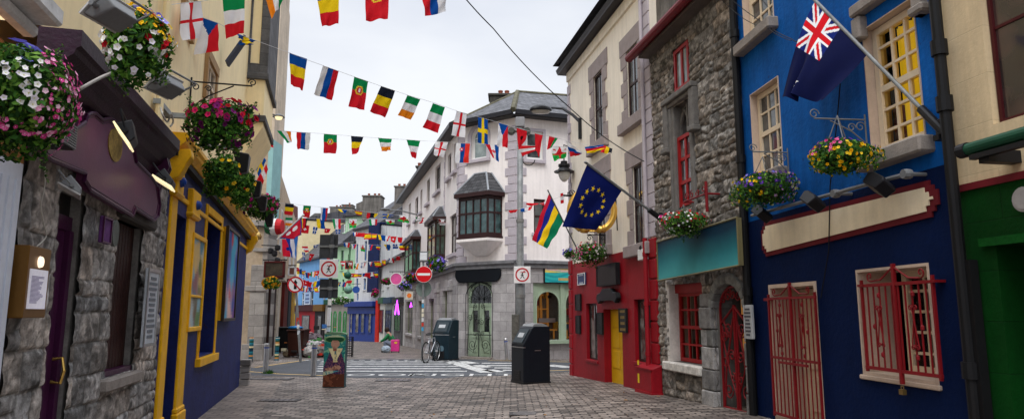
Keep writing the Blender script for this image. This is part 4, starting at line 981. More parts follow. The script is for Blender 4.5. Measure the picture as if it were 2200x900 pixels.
# cable from lamp to menu box
def cable(name, F, pts, r, m, lab, out=.1, cat='cable'):
    """pts: (x, y[, out])"""
    P = [F.uz(p[0], p[1], p[2] if len(p) > 2 else out) + ((p[2] if len(p) > 2 else out),) for p in pts]
    P = [V((p[0], -p[2], p[1])) for p in P]; Q = []
    for i in range(len(P) - 1):
        p0, p1, p2, p3 = P[max(i - 1, 0)], P[i], P[i + 1], P[min(i + 2, len(P) - 1)]
        for k in range(6):
            s_ = k / 6; Q.append(.5 * ((2 * p1) + (p2 - p0) * s_ + (2 * p0 - 5 * p1 + 4 * p2 - p3) * s_ ** 2 + (3 * p1 - p0 - 3 * p2 + p3) * s_ ** 3))
    Q.append(P[-1]); mb = MB(); mb.tube(Q, r, 6); o = mb.build(name, m, smooth=True); o.matrix_world = F.M; return tag(o, lab, cat)
CW = CM('white_cable_skin', (.55, .53, .48), rough=.4)
cable('cable', LF, [(97, 358), (96, 400), (88, 440), (94, 480), (99, 508), (78, 530)], .005, CW, 'thin white cable running down the pub stones to the menu box')
cable('cable', LF, [(158, 200, .3), (175, 190, .45), (215, 168, .5), (255, 150, .5), (283, 125, .5), (277, 95, .5), (240, 78, .48), (220, 86, .45)], .012, CM('grey_cable_skin', (.4, .38, .36)), 'thick pale cable curling up over the purple cornice')
cable('cable', LF, [(345, 232, .44), (350, 248, .5), (360, 262, .44), (368, 245, .5), (372, 262, .46), (366, 272, .44)], .009, CW, 'small white cable coil where the purple and yellow cornices meet')
# oval plaques and notice
plaque('plaque', LF, LF.R(212, 231, 463, 520, out=.12), -.12, 'small purple board on the pier between pub door and shutter', CM('purple_board', (.1, .03, .14), var=.5), PURP, 'plaque', 'small plaques on the pub pier', th=.03)
q = LF.R(235, 249, 470, 527, out=.12); mb = MB(); a, b = (q[0] + q[1]) / 2, (q[2] + q[3]) / 2
mb.prism([(a + (q[1] - q[0]) / 2 * math.cos(k * .314), b + (q[3] - q[2]) / 2 * math.sin(k * .314)) for k in range(20)], -.15, -.12)
o = mb.build('plaque', CM('grey_oval', (.1, .11, .1), var=.4)); o.matrix_world = LF.M; tag(o, 'grey oval plaque beside the brown shutter', 'plaque', 'small plaques on the pub pier')
q = LF.R(306, 331, 577, 747, out=.1); q = (q[0], q[1], LF.zat(q[0], 746, .1), LF.zat(q[0], 575, .1))
plaque('notice_board', LF, q, -.1, 'tall white notice board with small lettering beside the navy shop', CM('notice_white', (.5, .54, .58), rough=.35), STEEL, 'sign', None, rows=12, rowm=CM('notice_ink2', (.16, .18, .2)), th=.03)

# ---- navy and yellow shop
T = thing('navy_shop', 'navy shopfront with yellow pilasters and yellow cornice on the left', 'shop', LF.M)
wo = LF.R(430, 468, 437, 791); wo = (wo[0], wo[1], LF.zat(wo[0], 788), LF.zat(wo[0], 437)); wi = (wo[0] + .14, wo[1] - .14, wo[2] + .15, wo[3] - .12)
p1 = LF.R(347, 360, 600, 700); p2 = LF.R(387, 402, 600, 700); do = (p1[1] + .03, p2[0] - .02, -.2, LF.zat(p1[1], 455))
wall_mb(u_s, u_e, -.3, max(zk, zkB) - .05, [wi, do], rd=.35, body=6.5, bo=.8, y=-.006).build('wall', NAVYP, T)
mb = MB(); f = .13; y = -.03
mb.box(wo[0], wo[0] + f, y, .02, wo[2], wo[3]); mb.box(wo[1] - f, wo[1], y, .02, wo[2], wo[3]); mb.box(wo[0] + f, wo[1] - f, y, .02, wo[3] - f, wo[3]); mb.box(wo[0] - .05, wo[1] + .05, y - .06, .02, wo[2], wo[2] + f)
mb.box(wo[0] + f * .4, wo[0] + f * .6, y - .012, y, wo[2] + f, wo[3]); mb.build('window_frame', YELP, T, bevel=.01)
mb = MB(); mb.box(wi[0], wi[1], .3, .34, wi[2], wi[3]); mb.build('pane', glass_dark('navy_glass', (.006, .008, .02), (.03, .03, .05)), T)
mb = MB(); mb.box(do[0], do[1], .3, .35, -.1, do[3])
for i in range(3): mb.box(do[0] + .12, do[1] - .12, .28, .3, .3 + i * .7, .85 + i * .7)
mb.build('door', NAVYP, T, bevel=.01)
zcap = [LF.zat(p1[0], 415), LF.zat(p2[0], 460)]
for k, (p, cap, zt) in enumerate([(p1, 366, LF.zat(p1[0], 352)), (p2, 0, LF.zat(p2[0], 405))]):
    mb = MB(); zb_ = zt - .42
    mb.box(p[0], p[1], -.04, .01, .35, zb_); mb.box(p[0] - .05, p[1] + .05, -.08, .01, -.1, .35); mb.box(p[0] - .03, p[1] + .03, -.06, .01, .35, .42)
    mb.box(p[0] - .04, p[1] + .05, -.09, .01, zb_, zt); mb.box(p[0] - .06, p[1] + .07, -.105, .01, zb_ + .02, zb_ + .07)
    mb.build('pilaster', YELP, T, bevel=.015)
    mb = MB(); mb.lathe([(.02, -.16), (.06, -.14), (.075, -.09)], ((p[0] + p[1]) / 2, 0, (zb_ + zt) / 2), 14, ax='y'); mb.build('boss', CM('blue_boss', (.01, .05, .3), rough=.4), T)
yprof = [(-.22, zk), (-.22, zk - .06), (-.19, zk - .09), (-.18, zk - .13), (-.14, zk - .16), (-.1, zk - .2), (0, zk - .22), (0, zk)]
mb = MB(); mb.prism(yprof, u_s - .1, u_e + .3, ax='x'); mb.build('cornice', YELP, T, tf=KT)
mb = MB(); mb.box(u_s - .1, u_e + .02, -.1, .02, zk - .3, zk - .224); mb.build('cornice_painted_shadow', CM('painted_shadow_black', (.01, .01, .012)), T, tf=KT)  # black strip standing in for the shade under the cornice
mb = MB(); zs_ = LF.zat(u_e - .3, 535); mb.box(u_s + .1, u_e, -.035, .005, zs_, zs_ + .07); mb.build('string_moulding', YELP, T, bevel=.01)
for ue_ in (u_s - .05, u_e - .12):
    mb = MB(); mb.prism([(0, zk - .22), (-.24, zk - .2), (-.26, zk - .3), (-.2, zk - .4), (-.16, zk - .5), (-.12, zk - .58), (-.03, zk - .62), (0, zk - .66)], ue_, ue_ + .2, ax='x'); mb.build('corbel', YELP, T, bevel=.012, tf=KT)
# paintings in frames
PALS = {'a': ['#7fa6b5', '#5d7c4a', '#d0a060', '#8a9aa0', '#3f5a3f', '#9fb6bd', '#6c5a44'], 'b': ['#2f4f98', '#d0332a', '#7a4d8a', '#d9b0a0', '#3aa0c0', '#4a2a30', '#8a6a8a'], 'c': ['#6fa0b8', '#c8a868', '#4f7a8a', '#8a5a5a', '#d8d0b8', '#5a6a3a']}
def painting(par, name, u0, u1, y, z0, z1, pal, seed, grad=None, nx=24, label=None):
    nz = int(nx * (z1 - z0) / (u1 - u0)); mb = MB(); P_ = [np.array(lin(c)) for c in PALS[pal]]
    for i in range(nx):
        for j in range(nz):
            w_ = [math.exp(26 * float(fbm(np.array([i * 2.6 / nx + q_ * 3]), np.array([j * 2.6 / nx]), seed + q_, 2)[0])) for q_ in range(len(P_))]
            c = sum(p_ * a_ for p_, a_ in zip(P_, w_)) / sum(w_) * 1.15
            mb.add([(u0 + (u1 - u0) * i / nx, y, z0 + (z1 - z0) * j / nz), (u0 + (u1 - u0) * (i + 1) / nx, y, z0 + (z1 - z0) * j / nz), (u0 + (u1 - u0) * (i + 1) / nx, y, z0 + (z1 - z0) * (j + 1) / nz), (u0 + (u1 - u0) * i / nx, y, z0 + (z1 - z0) * (j + 1) / nz)], [(0, 1, 2, 3)], 0, tuple(c))
    return mb.build(name, COLR, par, label=label)
O1 = .06; q = LF.R(411, 440, 493, 715, out=O1); q = (q[0], q[1], LF.zat(q[0], 713, O1), LF.zat(q[0], 498, O1))
t = thing('framed_painting', 'yellow framed pair of small landscape paintings beside the shop window', 'painting', LF.M); mb = MB(); f = .07
mb.box(q[0], q[0] + f, -O1, 0, q[2], q[3]); mb.box(q[1] - f, q[1], -O1, -.02, q[2], q[3]); mb.box(q[0] + f, q[1] - f, -O1, -.02, q[2], q[2] + f); mb.box(q[0] + f, q[1] - f, -O1, -.02, q[3] - f, q[3]); zm = q[2] + (q[3] - q[2]) * .36; mb.box(q[0] + f, q[1] - f, -O1 + .01, -.02, zm - .02, zm + .02)
mb.build('frame', YELP, t, bevel=.008); painting(t, 'picture', q[0] + f, q[1] - f, -O1 + .03, q[2] + f, zm - .02, 'a', 3); painting(t, 'picture', q[0] + f, q[1] - f, -O1 + .03, zm + .02, q[3] - f, 'c', 5)
O2 = .1; q = LF.R(483, 508, 490, 695, out=O2); q = (q[0], q[1], LF.zat(q[0], 690, O2), LF.zat(q[0], 484, O2))
t = thing('framed_painting', 'large abstract painting in a dark frame near the corner of the navy shop', 'painting', LF.M); mb = MB(); f = .06
mb.box(q[0] + .02, q[1] - .02, -O2 + .02, 0, q[2] + .02, q[3] - .02); mb.build('box', YELP, t); mb = MB()
mb.box(q[0], q[0] + f, -O2 - .03, -O2 + .03, q[2], q[3]); mb.box(q[1] - f, q[1], -O2 - .03, -O2 + .03, q[2], q[3]); mb.box(q[0] + f, q[1] - f, -O2 - .03, -O2 + .03, q[2], q[2] + f); mb.box(q[0] + f, q[1] - f, -O2 - .03, -O2 + .03, q[3] - f, q[3])
mb.build('frame', CM('dark_bronze_frame', (.05, .04, .03), rough=.4, metal=.3), t, bevel=.006); painting(t, 'picture', q[0] + f, q[1] - f, -O2, q[2] + f, q[3] - f, 'b', 8)
# small box low at the shop corner
mb = MB()
for i in range(4): mb.box(0, .34, -.22 - .02 * (i % 2), 0, i * .16, i * .16 + .14)
o = mb.build('stone_pier_foot', ASHPALE, bevel=.01); o.matrix_world = LF.M @ Matrix.Translation((u_e + .02, 0, 0)); tag(o, 'low stack of grey stone blocks at the far corner of the navy shop', 'stone')
# ---- upper wall windows and bay
UP = T
T = [o for o in bpy.data.objects if o.name == 'stone_pub'][0]
for r in ((440, 459, 128, 212), (395, 412, -90, 60)):
    h = LF.R(r[0], r[1], r[2], r[3]); window(T, h, CREAMP, 2, 2, y=-.03, fw=.06, bw=.04)
    mb = MB(); mb.box(h[0] - .12, h[0], -.06, .0, h[2], h[3]); mb.box(h[1], h[1] + .12, -.06, .0, h[2], h[3]); mb.box(h[0] - .12, h[1] + .12, -.07, 0, h[3], h[3] + .15); mb.build('window_surround', CM('brown_surround', '#a08058'), T)
q = LF.uz(508, 110, .25); mb = MB(); mb.box(q[0] - .35, q[0] + .35, -.04, .0, -.45, .45, tf=None); 
o = MB(); o.box(-.14, .14, -.02, .02, -.3, .3); o = o.build('open_casement', CM('slate_blue_frame', (.06, .07, .1)), T, tf=Matrix.Translation((q[0], -.25, q[1])) @ Matrix.Rotation(.5, 4, 'X'))
mb = MB(); uq = LF.uz(352, 60, .06)[0]; mb.tube([(uq, -.08, zc), (uq, -.08, 15)], .045); mb.build('downpipe', YELLOWREND, T)
BO = .4; ub0 = LF.uz(529, 200)[0]; ub1 = LF.uz(588, 200, .4)[0]
DST = CM('dark_bay_stone', (.12, .118, .12), rough=.8, var=.3, vs=3, bump=.6, bs=30, tex=(.8, .3, .008, .6, .2, 'xz', 0))
zl1, zl2, zl3 = LF.zat(ub0, 162, 0), LF.zat(ub0, 252, 0), LF.zat(ub0, 325, 0)
mb = MB(); mb.box(ub0, ub1, -BO, 0, zl2 - .05, 15.4); mb.prism([(0, zl2 - .05), (-BO, zl2 - .05), (-BO, zl2 - .2), (0, zl3 - .1)], ub0 + .02, ub1, ax='x'); mb.build('bay', YELLOWREND, T)
mb = MB()
for z, o_ in ((zl1, .08), (zl2, .06)): mb.box(ub0 - o_, ub1 + o_, -BO - o_, 0, z - .09, z + .06)
mb.box(ub0 - .035, ub0, -BO - .02, -BO + .15, zl1 + .06, 15); mb.box(ub0 - .035, ub0, -.05, 0, zl1 + .06, 15); mb.box(ub0 - .035, ub0, -BO + .15, -.05, zl1 + .06, zl1 + .3); mb.box(ub0 - .035, ub0, -BO + .15, -.05, zl1 + 3.1, zl1 + 3.5)
mb.box(ub0 - .035, ub1, -BO - .05, -BO + .01, zl1 + .06, 15)
mb.build('bay_stonework', DST, T, bevel=.01)

# ---- stone and turquoise house across the side street
P0 = gat(563, 26.2); FGF = Fac((P0.x, P0.y), (1, 0)); FGS = Fac((P0.x, P0.y), (-.27, 1))
T = thing('far_corner_house', 'grey ashlar house with a turquoise upper wall beyond the navy shop', 'building', FGF.M)
z1 = FGF.zat(0, 480); z2 = FGF.zat(0, 300); z3 = FGF.zat(0, 120)
u0 = -14
wall_mb(u0, 0, -.5, z1, [(-1.9, -1.05, -.5, FGF.zat(-1, 590))], body=1).build('wall', ASHPALE, T)
wall_mb(u0, 0, z1, z2, body=1).build('upper_wall', CM('turquoise_render', (.28, .5, .5), var=.12), T)
mb = MB(); mb.box(u0, .1, -.2, .05, z1 - .12, z1 + .1); mb.box(u0, .05, -.1, .05, z1 - 1.1, z1 - .95); mb.box(-.85, .02, -.1, .02, -.2, z1 - 1.6); mb.box(-.9, .06, -.15, .02, z1 - 2.6, z1 - 2.4); mb.box(-.95, .08, -.15, .02, -.2, .6); mb.build('pilaster', ASHPALE, T, bevel=.02)
mb = MB(); mb.box(-1.9, -1.05, .15, .25, -.5, 3.6); mb.build('door', CM('dark_red_paint', (.1, .008, .01)), T)
mb = MB(); mb.box(u0, 0, .0, 1, z2 + .002, 16); mb.build('top_wall', CM('lane_cream', '#c9b9a4', var=.2, vs=1, streak=.2), T)
for k in range(4):
    for x_ in (.6, 2.1): pass
T2 = thing('lane_shops', 'narrow row of dark shopfronts receding behind the hanging bar sign', 'building', FGS.M)
wall_mb(.05, 5.5, z2 - .4, 16, [(1.2, 2.1, z2 + .6, z2 + 2.2), (3.2, 4.1, z2 + .6, z2 + 2.2), (1.2, 2.1, z2 + 3.2, z2 + 4.8)], body=6).build('upper_wall', CM('lane_cream', '#c9b9a4', var=.2, vs=1, streak=.2), T2)
wall_mb(.05, 26, -.9, z2 - .4, body=8).build('wall', CM('lane_wall', '#b9a58c', var=.3, vs=1), T2)
for i, (c, w_) in enumerate([('#2a1512', 3.2), ('#c4bcae', 1.2), ('#5a1a14', 3.5), ('#28333a', 3.0), ('#b89038', 3.5)]):
    mb = MB(); a = .3 + i * 4.6; mb.box(a, a + w_, -.16, .02, -.6, 3.2); mb.build('shopfront', CM('lane_front_%s' % 'abcde'[i], c, var=.3), T2, bevel=.01)
    mb = MB(); mb.box(a, a + w_ + .4, -.4, .02, 3.2, 3.5); mb.build('fascia', CM('lane_fascia_%s' % 'abcde'[i], c, var=.3), T2, bevel=.01)
    window(T2, (a + 1, a + 2, 4.6, 6.6), WHITE, 2, 2, y=-.06, fw=.07)

# ================================================================ far street, right-hand row curving left
def pxfac(x0, Y0, x1, Y1):
    a, b = gat(x0, Y0), gat(x1, Y1); f = Fac((a.x, a.y), (b.x - a.x, b.y - a.y)); f.L = math.hypot(b.x - a.x, b.y - a.y); return f
def far_house(name, lab, x0, Y0, x1, Y1, yl, yr, m, wins=(), wm=None, roofm=SLATE, roof=1.6, fit=.5, depth=9, cat='building', sill=True):
    F = pxfac(x0, Y0, x1, Y1); z0, z1 = F.zat(0, yl), F.zat(F.L, yr); zt = (z0 + z1) / 2
    t = thing(name, lab, cat, F.M)
    zt_f = lambda u: z0 + (z1 - z0) * u / F.L
    H = [F.R(*w[:4]) for w in wins]
    mb = wall_mb(0, F.L, -1.2, min(z0, z1) - .0 if False else zt, H, rd=.18, body=depth, bo=.4); mb.build('wall', m, t)
    for h, w in zip(H, wins):
        window(t, h, wm or WHITE, w[4] if len(w) > 4 else 1, w[5] if len(w) > 5 else 2, y=.08, fw=.08, bw=.04, sill=(m, .08, .1, .06) if sill else None)
    mb = MB(); mb.box(-.1, F.L + .1, -.3, .0, zt - .06, zt + .12); mb.build('eaves', CM('dark_gutter', (.035, .032, .038)), t)
    if roof:
        mb = MB(); mb.add([(-.1, -.3, zt + .12), (F.L + .1, -.3, zt + .12), (F.L + .1, depth / 2, zt + roof), (-.1, depth / 2, zt + roof), (-.1, depth, zt), (F.L + .1, depth, zt)], [(0, 1, 2, 3), (3, 2, 5, 4), (0, 3, 4), (1, 5, 2)]); mb.build('roof', roofm, t)
    return F, t
# corner building, street wall
PA, PB = gat(983, 28.0), gat(1108, 26.3); PE = gat(858, 48); PD = gat(1300, 27.6)
def fpp(a, b): f = Fac((a.x, a.y), (b.x - a.x, b.y - a.y)); f.L = math.hypot(b.x - a.x, b.y - a.y); return f
CL, CH, CR = fpp(PE, PA), fpp(PA, PB), fpp(PB, PD)
T = thing('corner_building', 'pale rendered corner building with grey ashlar ground floor and slate roof', 'building', CH.M)
Minv = CH.M.inverted()
zg = (CH.zat(0, 570) + CH.zat(CH.L, 562)) / 2; ze = (CH.zat(0, 272) + CH.zat(CH.L, 258)) / 2
print('corner', CL.L, CH.L, CR.L, zg, ze)
WL_ = []
# chamfer
aw = CH.R(1013, 1046, 278, 345); dh = CH.R(1003, 1057, 607, 765); dh = (dh[0], dh[1], 0.06, dh[3])
wall_mb(0, CH.L, zg, ze, [aw], rd=.18, body=0, arches=[(aw[0], aw[1], aw[3] - (aw[1] - aw[0]) / 2, (aw[1] - aw[0]) / 2)]).build('wall', WARMW, T)
wall_mb(0, CH.L, -.3, zg - .003, [dh], rd=.3, body=0, y=-.03).build('ground_floor_wall', ASHLAR, T)
window(T, aw, WHITE, 1, 1, y=.1, fw=.1, fd=.06, arch=(aw[1] - aw[0]) / 2 - .001, glass=glass_dark('net_curtain_glass', (.2, .25, .24), (.4, .48, .46)), sill=(QUOIN, .12, .14, .2))
mb = MB(); A0 = arch_pts(aw[0], aw[1], aw[3] - (aw[1] - aw[0]) / 2, 12); A1 = arch_pts(aw[0] - .18, aw[1] + .18, aw[3] - (aw[1] - aw[0]) / 2, 12)
for i in range(12): mb.prism([A0[i], A0[i + 1], A1[i + 1], A1[i]], -.04, .01)
mb.box(aw[0] - .18, aw[0], -.04, .01, aw[2], A0[0][1]); mb.box(aw[1], aw[1] + .18, -.04, .01, aw[2], A0[0][1]); mb.build('window_surround', QUOIN, T)
# left (receding) and right walls
ctl = thing('x', 'x', 'x') ; bpy.data.objects.remove(ctl)
TL = bpy.data.objects.new('street_wing', None); COL.objects.link(TL); TL.parent = T; TL.matrix_local = Minv @ CL.M
TR = bpy.data.objects.new('side_wing', None); COL.objects.link(TR); TR.parent = T; TR.matrix_local = Minv @ CR.M
H = [CL.R(962, 969, 336, 386), CL.R(975, 981, 312, 371), CL.R(935, 946, 362, 418), CL.R(917, 923, 389, 440), CL.R(903, 907, 410, 458), CL.R(892, 898, 428, 475), CL.R(878, 882, 440, 482)]
H2 = [CL.R(966, 981, 466, 549)]
zeL = ze
G = [CL.R(951, 965, 625, 728), CL.R(921, 933, 642, 736), CL.R(899, 908, 646, 730), CL.R(873, 888, 648, 726)]
G = [(a, b, .5, c_) for a, b, _, c_ in G]
DGs = glass_dark('shop_glass', (.03, .03, .03), (.3, .27, .2))
wl = wall_mb(0, CL.L, zg, ze, H + H2, rd=.2, body=0); wl.build('wall', WARMW, TL)
mb = wall_mb(0, CL.L, -1, zg - .003, G, rd=.3, body=0, y=-.03); mb.build('ground_floor_wall', ASHLAR, TL)
for h in H + H2: window(TL, h, BROWNF, 2, 2, y=.1, fw=.09, bw=.06, sill=(QUOIN, .14, .15, .15))
for h in G: window(TL, h, CM('olive_frame', (.2, .22, .14)), 2, 1, y=.12, fw=.1, bw=.06, glass=DGs, sill=(ASHLAR, .12, .14, .08))
for i, x in enumerate([970, 943, 913, 893, 868]):
    mb = MB(); u = CL.uz(x, 650)[0]; mb.box(u - .3, u + .3, -.14, -.02, -.8, zg - .55); mb.box(u - .36, u + .36, -.2, -.02, zg - 1.0, zg - .8); mb.build('pilaster', ASHLAR, TL, bevel=.02)
# right wing
sh = CR.R(1145, 1300, 607, 730); w1 = CR.R(1129, 1166, 281, 342); w2 = CR.R(1147, 1172, 427, 500)
wall_mb(0, CR.L, zg, ze, [w1, w2], rd=.2, body=0).build('wall', WARMW, TR)
wall_mb(0, CR.L, -.3, zg - .003, [sh], rd=.25, body=0, y=-.03).build('ground_floor_wall', ASHLAR, TR)
window(TR, w1, WHITE, 1, 1, y=.05, fw=.1, sill=(QUOIN, .12, .14, .1)); window(TR, w2, BROWNF, 1, 2, y=.1, fw=.08, sill=(QUOIN, .12, .12, .1), glass=glass_dark('blind_glass', (.07, .075, .075), (.14, .14, .14)))
mb = MB(); f = .12; mb.box(w1[0] - f, w1[0], -.04, .02, w1[2], w1[3] + f); mb.box(w1[1], w1[1] + f, -.04, .02, w1[2], w1[3] + f); mb.box(w1[0], w1[1], -.04, .02, w1[3], w1[3] + f); mb.build('window_surround', QUOIN, TR)
# mass of the building
back = V((PD.x - 2, PD.y + 18)); 
mb = MB(); loc = [Minv @ V((p.x, p.y, 0)) for p in (PE, PA, PB, PD)]; ins = [V((p.x, p.y)) for p in loc]
poly = [(ins[0].x + .8, ins[0].y + .1), (ins[1].x + .5, ins[1].y + .6), (ins[2].x - .2, ins[2].y + .9), (ins[3].x, ins[3].y + .9), (ins[3].x, ins[3].y + 20), (ins[0].x + 6, ins[0].y + 1)]
mb.prism(poly, -.9, ze, ax='z'); mb.build('inner_walls', GREYREND, T)
# quoins
for F_, M_, lo_, hi_ in ((CH, Matrix(), .0, .42), (CH, Matrix(), CH.L - .5, CH.L)):
    mb = MB()
    n = int((ze - zg) / .34)
    for i in range(n):
        e = .14 if i % 2 else 0
        a, b = (lo_, hi_ - e) if lo_ == 0 else (lo_ + e, hi_)
        mb.box(a - (.02 if lo_ == 0 else 0), b + (.02 if lo_ else 0), -.035, .01, zg + i * .34 + .012, zg + (i + 1) * .34 - .012)
    mb.build('quoins', QUOIN, T, bevel=.008)
for TT, F_, lo_, hi_ in ((TL, CL, CL.L - .5, CL.L), (TR, CR, 0, .45), (TL, CL, CL.uz(954, 500)[0] - .1, CL.uz(954, 500)[0] + .12)):
    mb = MB()
    for i in range(int((ze - zg) / .34)):
        e = .14 if i % 2 else 0; a, b = (lo_, hi_ - e) if lo_ == 0 else (lo_ + e, hi_)
        mb.box(a, b, -.035, .01, zg + i * .34 + .012, zg + (i + 1) * .34 - .012)
    mb.build('quoins', QUOIN, TT, bevel=.008)
# moulded band over the ground floor and eaves
def band(TT, F_, z, dd, hh, m, name, a=0, b=0):
    mb = MB(); mb.box(a, F_.L + b, -dd, .01, z, z + hh); mb.box(a, F_.L + b, -dd - .08, .01, z + hh * .55, z + hh - .004); mb.build(name, m, TT, bevel=.015)
GRB = CM('grey_band', (.2, .2, .21), rough=.8, var=.3, vs=3, bump=.4)
for TT, F_ in ((T, CH), (TL, CL), (TR, CR)):
    band(TT, F_, zg - .22, .14, .3, GRB, 'string_course', a=-.05, b=.05)
    mb = MB(); mb.box(-.15, F_.L + .15, -.42, .02, ze, ze + .06); mb.box(-.15, F_.L + .15, -.5, -.36, ze + .02, ze + .2); mb.build('eaves_gutter', CM('black_gutter', (.02, .02, .024), rough=.4), TT)
# roof (world coordinates turned into the chamfer's frame)
def P3(p, z, ox=0, oy=0): q = Minv @ V((p.x + ox, p.y + oy, 0)); return (q.x, q.y, z)
eo = .45
A_ = P3(PA, ze + .18, -.42, -.15); B_ = P3(PB, ze + .18, -.1, -.48); D_ = P3(PD, ze + .18, 0, -.48); E_ = P3(PE, ze + .18, -.45, 0)
rz = ze + 2.55; r1 = gat(1112, 31.5); r1z = at(1110, 198, 31.5).z; r2 = gat(1300, 32.5)
R1 = P3(r1, r1z); R2 = P3(r2, r1z); RE = P3(PE, r1z, 3.6, 3)
mb = MB(); mb.add([A_, B_, D_, R2, R1, E_, RE], [(0, 1, 4), (1, 2, 3, 4), (5, 0, 4, 6)]); mb.build('roof', CM('slate_roof', (.1, .1, .11), rough=.6, var=.3, vs=3, bump=.9, bs=30, tex=(.34, .2, .014, .25, .45, 'xy', .0), peel=((.2, .19, .15), .64)), T)
mb = MB(); mb.tube([B_, R1], .12, 6); mb.tube([A_, R1], .07, 6); mb.tube([R1, R2], .09, 6); mb.build('roof_ridge', CM('mossy_ridge', (.12, .11, .07), rough=.9, var=.5, vs=6, bump=1, bs=20), T)
def chimney(name, lab, x0, x1, yt, yb, Y, pots, m=GREYREND, pm='#8a4a34', dp=1.0, par=None, cap=True):
    a, b = at(x0, yt, Y), at(x1, yt, Y); zb = at(x0, yb, Y).z; w = b.x - a.x
    t = thing(name, lab, 'chimney', loc=(a.x, Y, zb), group='chimney stacks') if par is None else par
    mb = MB(); h = a.z - zb; mb.box(0, w, 0, dp, -.8, h); mb.build('stack', m, t)
    if cap: mb = MB(); mb.box(-.08, w + .08, -.08, dp + .08, h, h + .12); mb.build('cap', m, t, bevel=.02)
    for i, px in enumerate(pots):
        c = at(px, yt, Y).x - a.x; mb = MB(); mb.lathe([(.13, h + .1), (.11, h + .35), (.13, h + .36), (.12, h + .42)], (c, dp / 2, 0), 12); mb.build('chimney_pot', CM('terracotta', pm, var=.3), t)
    return t
chimney('chimney', 'dark mossy chimney with a cowled pot on the corner building roof', 1052, 1098, 206, 240, 33.5, [1075, 1089], m=CM('mossy_chimney', (.06, .055, .045), var=.4, bump=.8))
# black blank fascia
q = CH.R(981, 1079, 574, 608); t = thing('fascia_sign', 'blank black sign with rounded ends over the green corner door', 'sign', CH.M); mb = MB(); r_ = (q[3] - q[2]) / 2; cz = (q[2] + q[3]) / 2
mb.prism([(q[0] + r_ - r_ * math.sin(math.pi * k / 10), cz + r_ * math.cos(math.pi * k / 10)) for k in range(11)] + [(q[1] - r_ + r_ * math.sin(math.pi * k / 10), cz - r_ * math.cos(math.pi * k / 10)) for k in range(11)], -.12, -.04); mb.build('board', CM('sign_blueblack', (.004, .006, .01), rough=.6), t, bevel=.02)
# sage green door with arched lights behind an iron gate
SAGE = CM('sage_paint', (.34, .43, .31), rough=.5, var=.1)
mb = MB(); a, b, z0, z1 = dh; r0 = (b - a) / 2; zs = z1 - r0 * .95; y = .1
mb.box(a, a + .1, y, y + .08, z0, zs); mb.box(b - .1, b, y, y + .08, z0, zs)
A0 = arch_pts(a, b, zs, 14, r0 * .94); A1 = arch_pts(a + .12, b - .12, zs + .03, 14, r0 * .94 - .12)
for i in range(14): mb.prism([A0[i], A0[i + 1], A1[i + 1], A1[i]], y, y + .08)
mb.box(a, b, y - .0, y + .1, z1 - .02, z1); 
for s0, s1 in ((a, (a + b) / 2),((a + b) / 2, b)):
    for k in range(6):  # spandrels
        pass
mb.box(a + .1, b - .1, y - .02, y + .08, zs - .35, zs - .22); mb.box((a + b) / 2 - .03, (a + b) / 2 + .03, y - .01, y + .08, z0, zs - .35)
mb.box(a + .1, b - .1, y, y + .08, z0, z0 + .95); mb.box(a + .1, b - .1, y, y + .08, zs - .5, zs - .35)
for s_ in (0, 1):
    x0_ = a + .1 if s_ == 0 else (a + b) / 2 + .03; x1_ = (a + b) / 2 - .03 if s_ == 0 else b - .1
    mb.box(x0_, x0_ + .12, y, y + .08, z0 + .95, zs - .5); mb.box(x1_ - .12, x1_, y, y + .08, z0 + .95, zs - .5); mb.box(x0_ + .12, x1_ - .12, y - .02, y, z0 + .15, z0 + .75)
mb.prism([(a, zs), (a, z1 + .02), (a + .4, z1 + .02), (a + .12, zs + .45)], y - .01, y + .08); mb.prism([(b, zs), (b, z1 + .02), (b - .4, z1 + .02), (b - .12, zs + .45)], y - .01, y + .08)
dd = mb.build('door', SAGE, T, bevel=.006)
mb = MB(); mb.box(a + .1, b - .1, y + .05, y + .07, z0 + .9, z1 - .1); mb.build('pane', glass_dark('black_glass', (.008, .01, .01), (.03, .035, .035)), dd)
gt = thing('iron_gate', 'black wrought iron gate with spirals in front of the sage green corner door', 'gate', CH.M); mb = MB(); y = -.02; c = (a + b) / 2; w_ = b - a
mb.tube([(a - .05, y, z0)] + [(p[0], y, p[1]) for p in arch_pts(a - .05, b + .05, zs, 16, r0 * .95)] + [(b + .05, y, z0)], .02, 6); mb.tube([(c, y, z0), (c, y, z1)], .018, 6); mb.tube([(a, y, zs - 1.45), (b, y, zs - 1.45)], .018, 6)
for k in range(1, 8): an = math.pi * k / 8; mb.tube([(c, y, zs - .1), (c + r0 * math.cos(an), y, zs - .1 + r0 * .95 * math.sin(an))], .009, 5)
for s_ in (-1, 1):
    for (dx, dz, r_, a0) in ((.5, .45, .22, 0), (.22, 1.35, .14, 90), (.7, 1.5, .13, 180), (.35, 1.95, .12, 90), (.75, 2.2, .12, 0), (.3, .9, .1, 45)): mb.scroll(c + s_ * w_ / 2 * dx, z0 + dz, r_, a0, 1.6, y, .011, sgn=s_, n=20)
    mb.tube([(c + s_ * .04, y, z0 + 1.0), (c + s_ * w_ * .22, y, z0 + .15), (c + s_ * w_ * .45, y, z0 + .3)], .011, 5); mb.tube([(c + s_ * w_ * .46, y, z0 + .1), (c + s_ * w_ * .4, y, z0 + 1.2), (c + s_ * w_ * .15, y, z0 + 2.1), (c + s_ * w_ * .3, y, z0 + 2.7)], .011, 5)
mb.build('scrollwork', IRONB, gt)
mb = MB(); mb.box(dh[0] - .1, dh[1] + .1, -.25, .1, -.05, .06); mb.build('doorstep', CONC, T, bevel=.01)
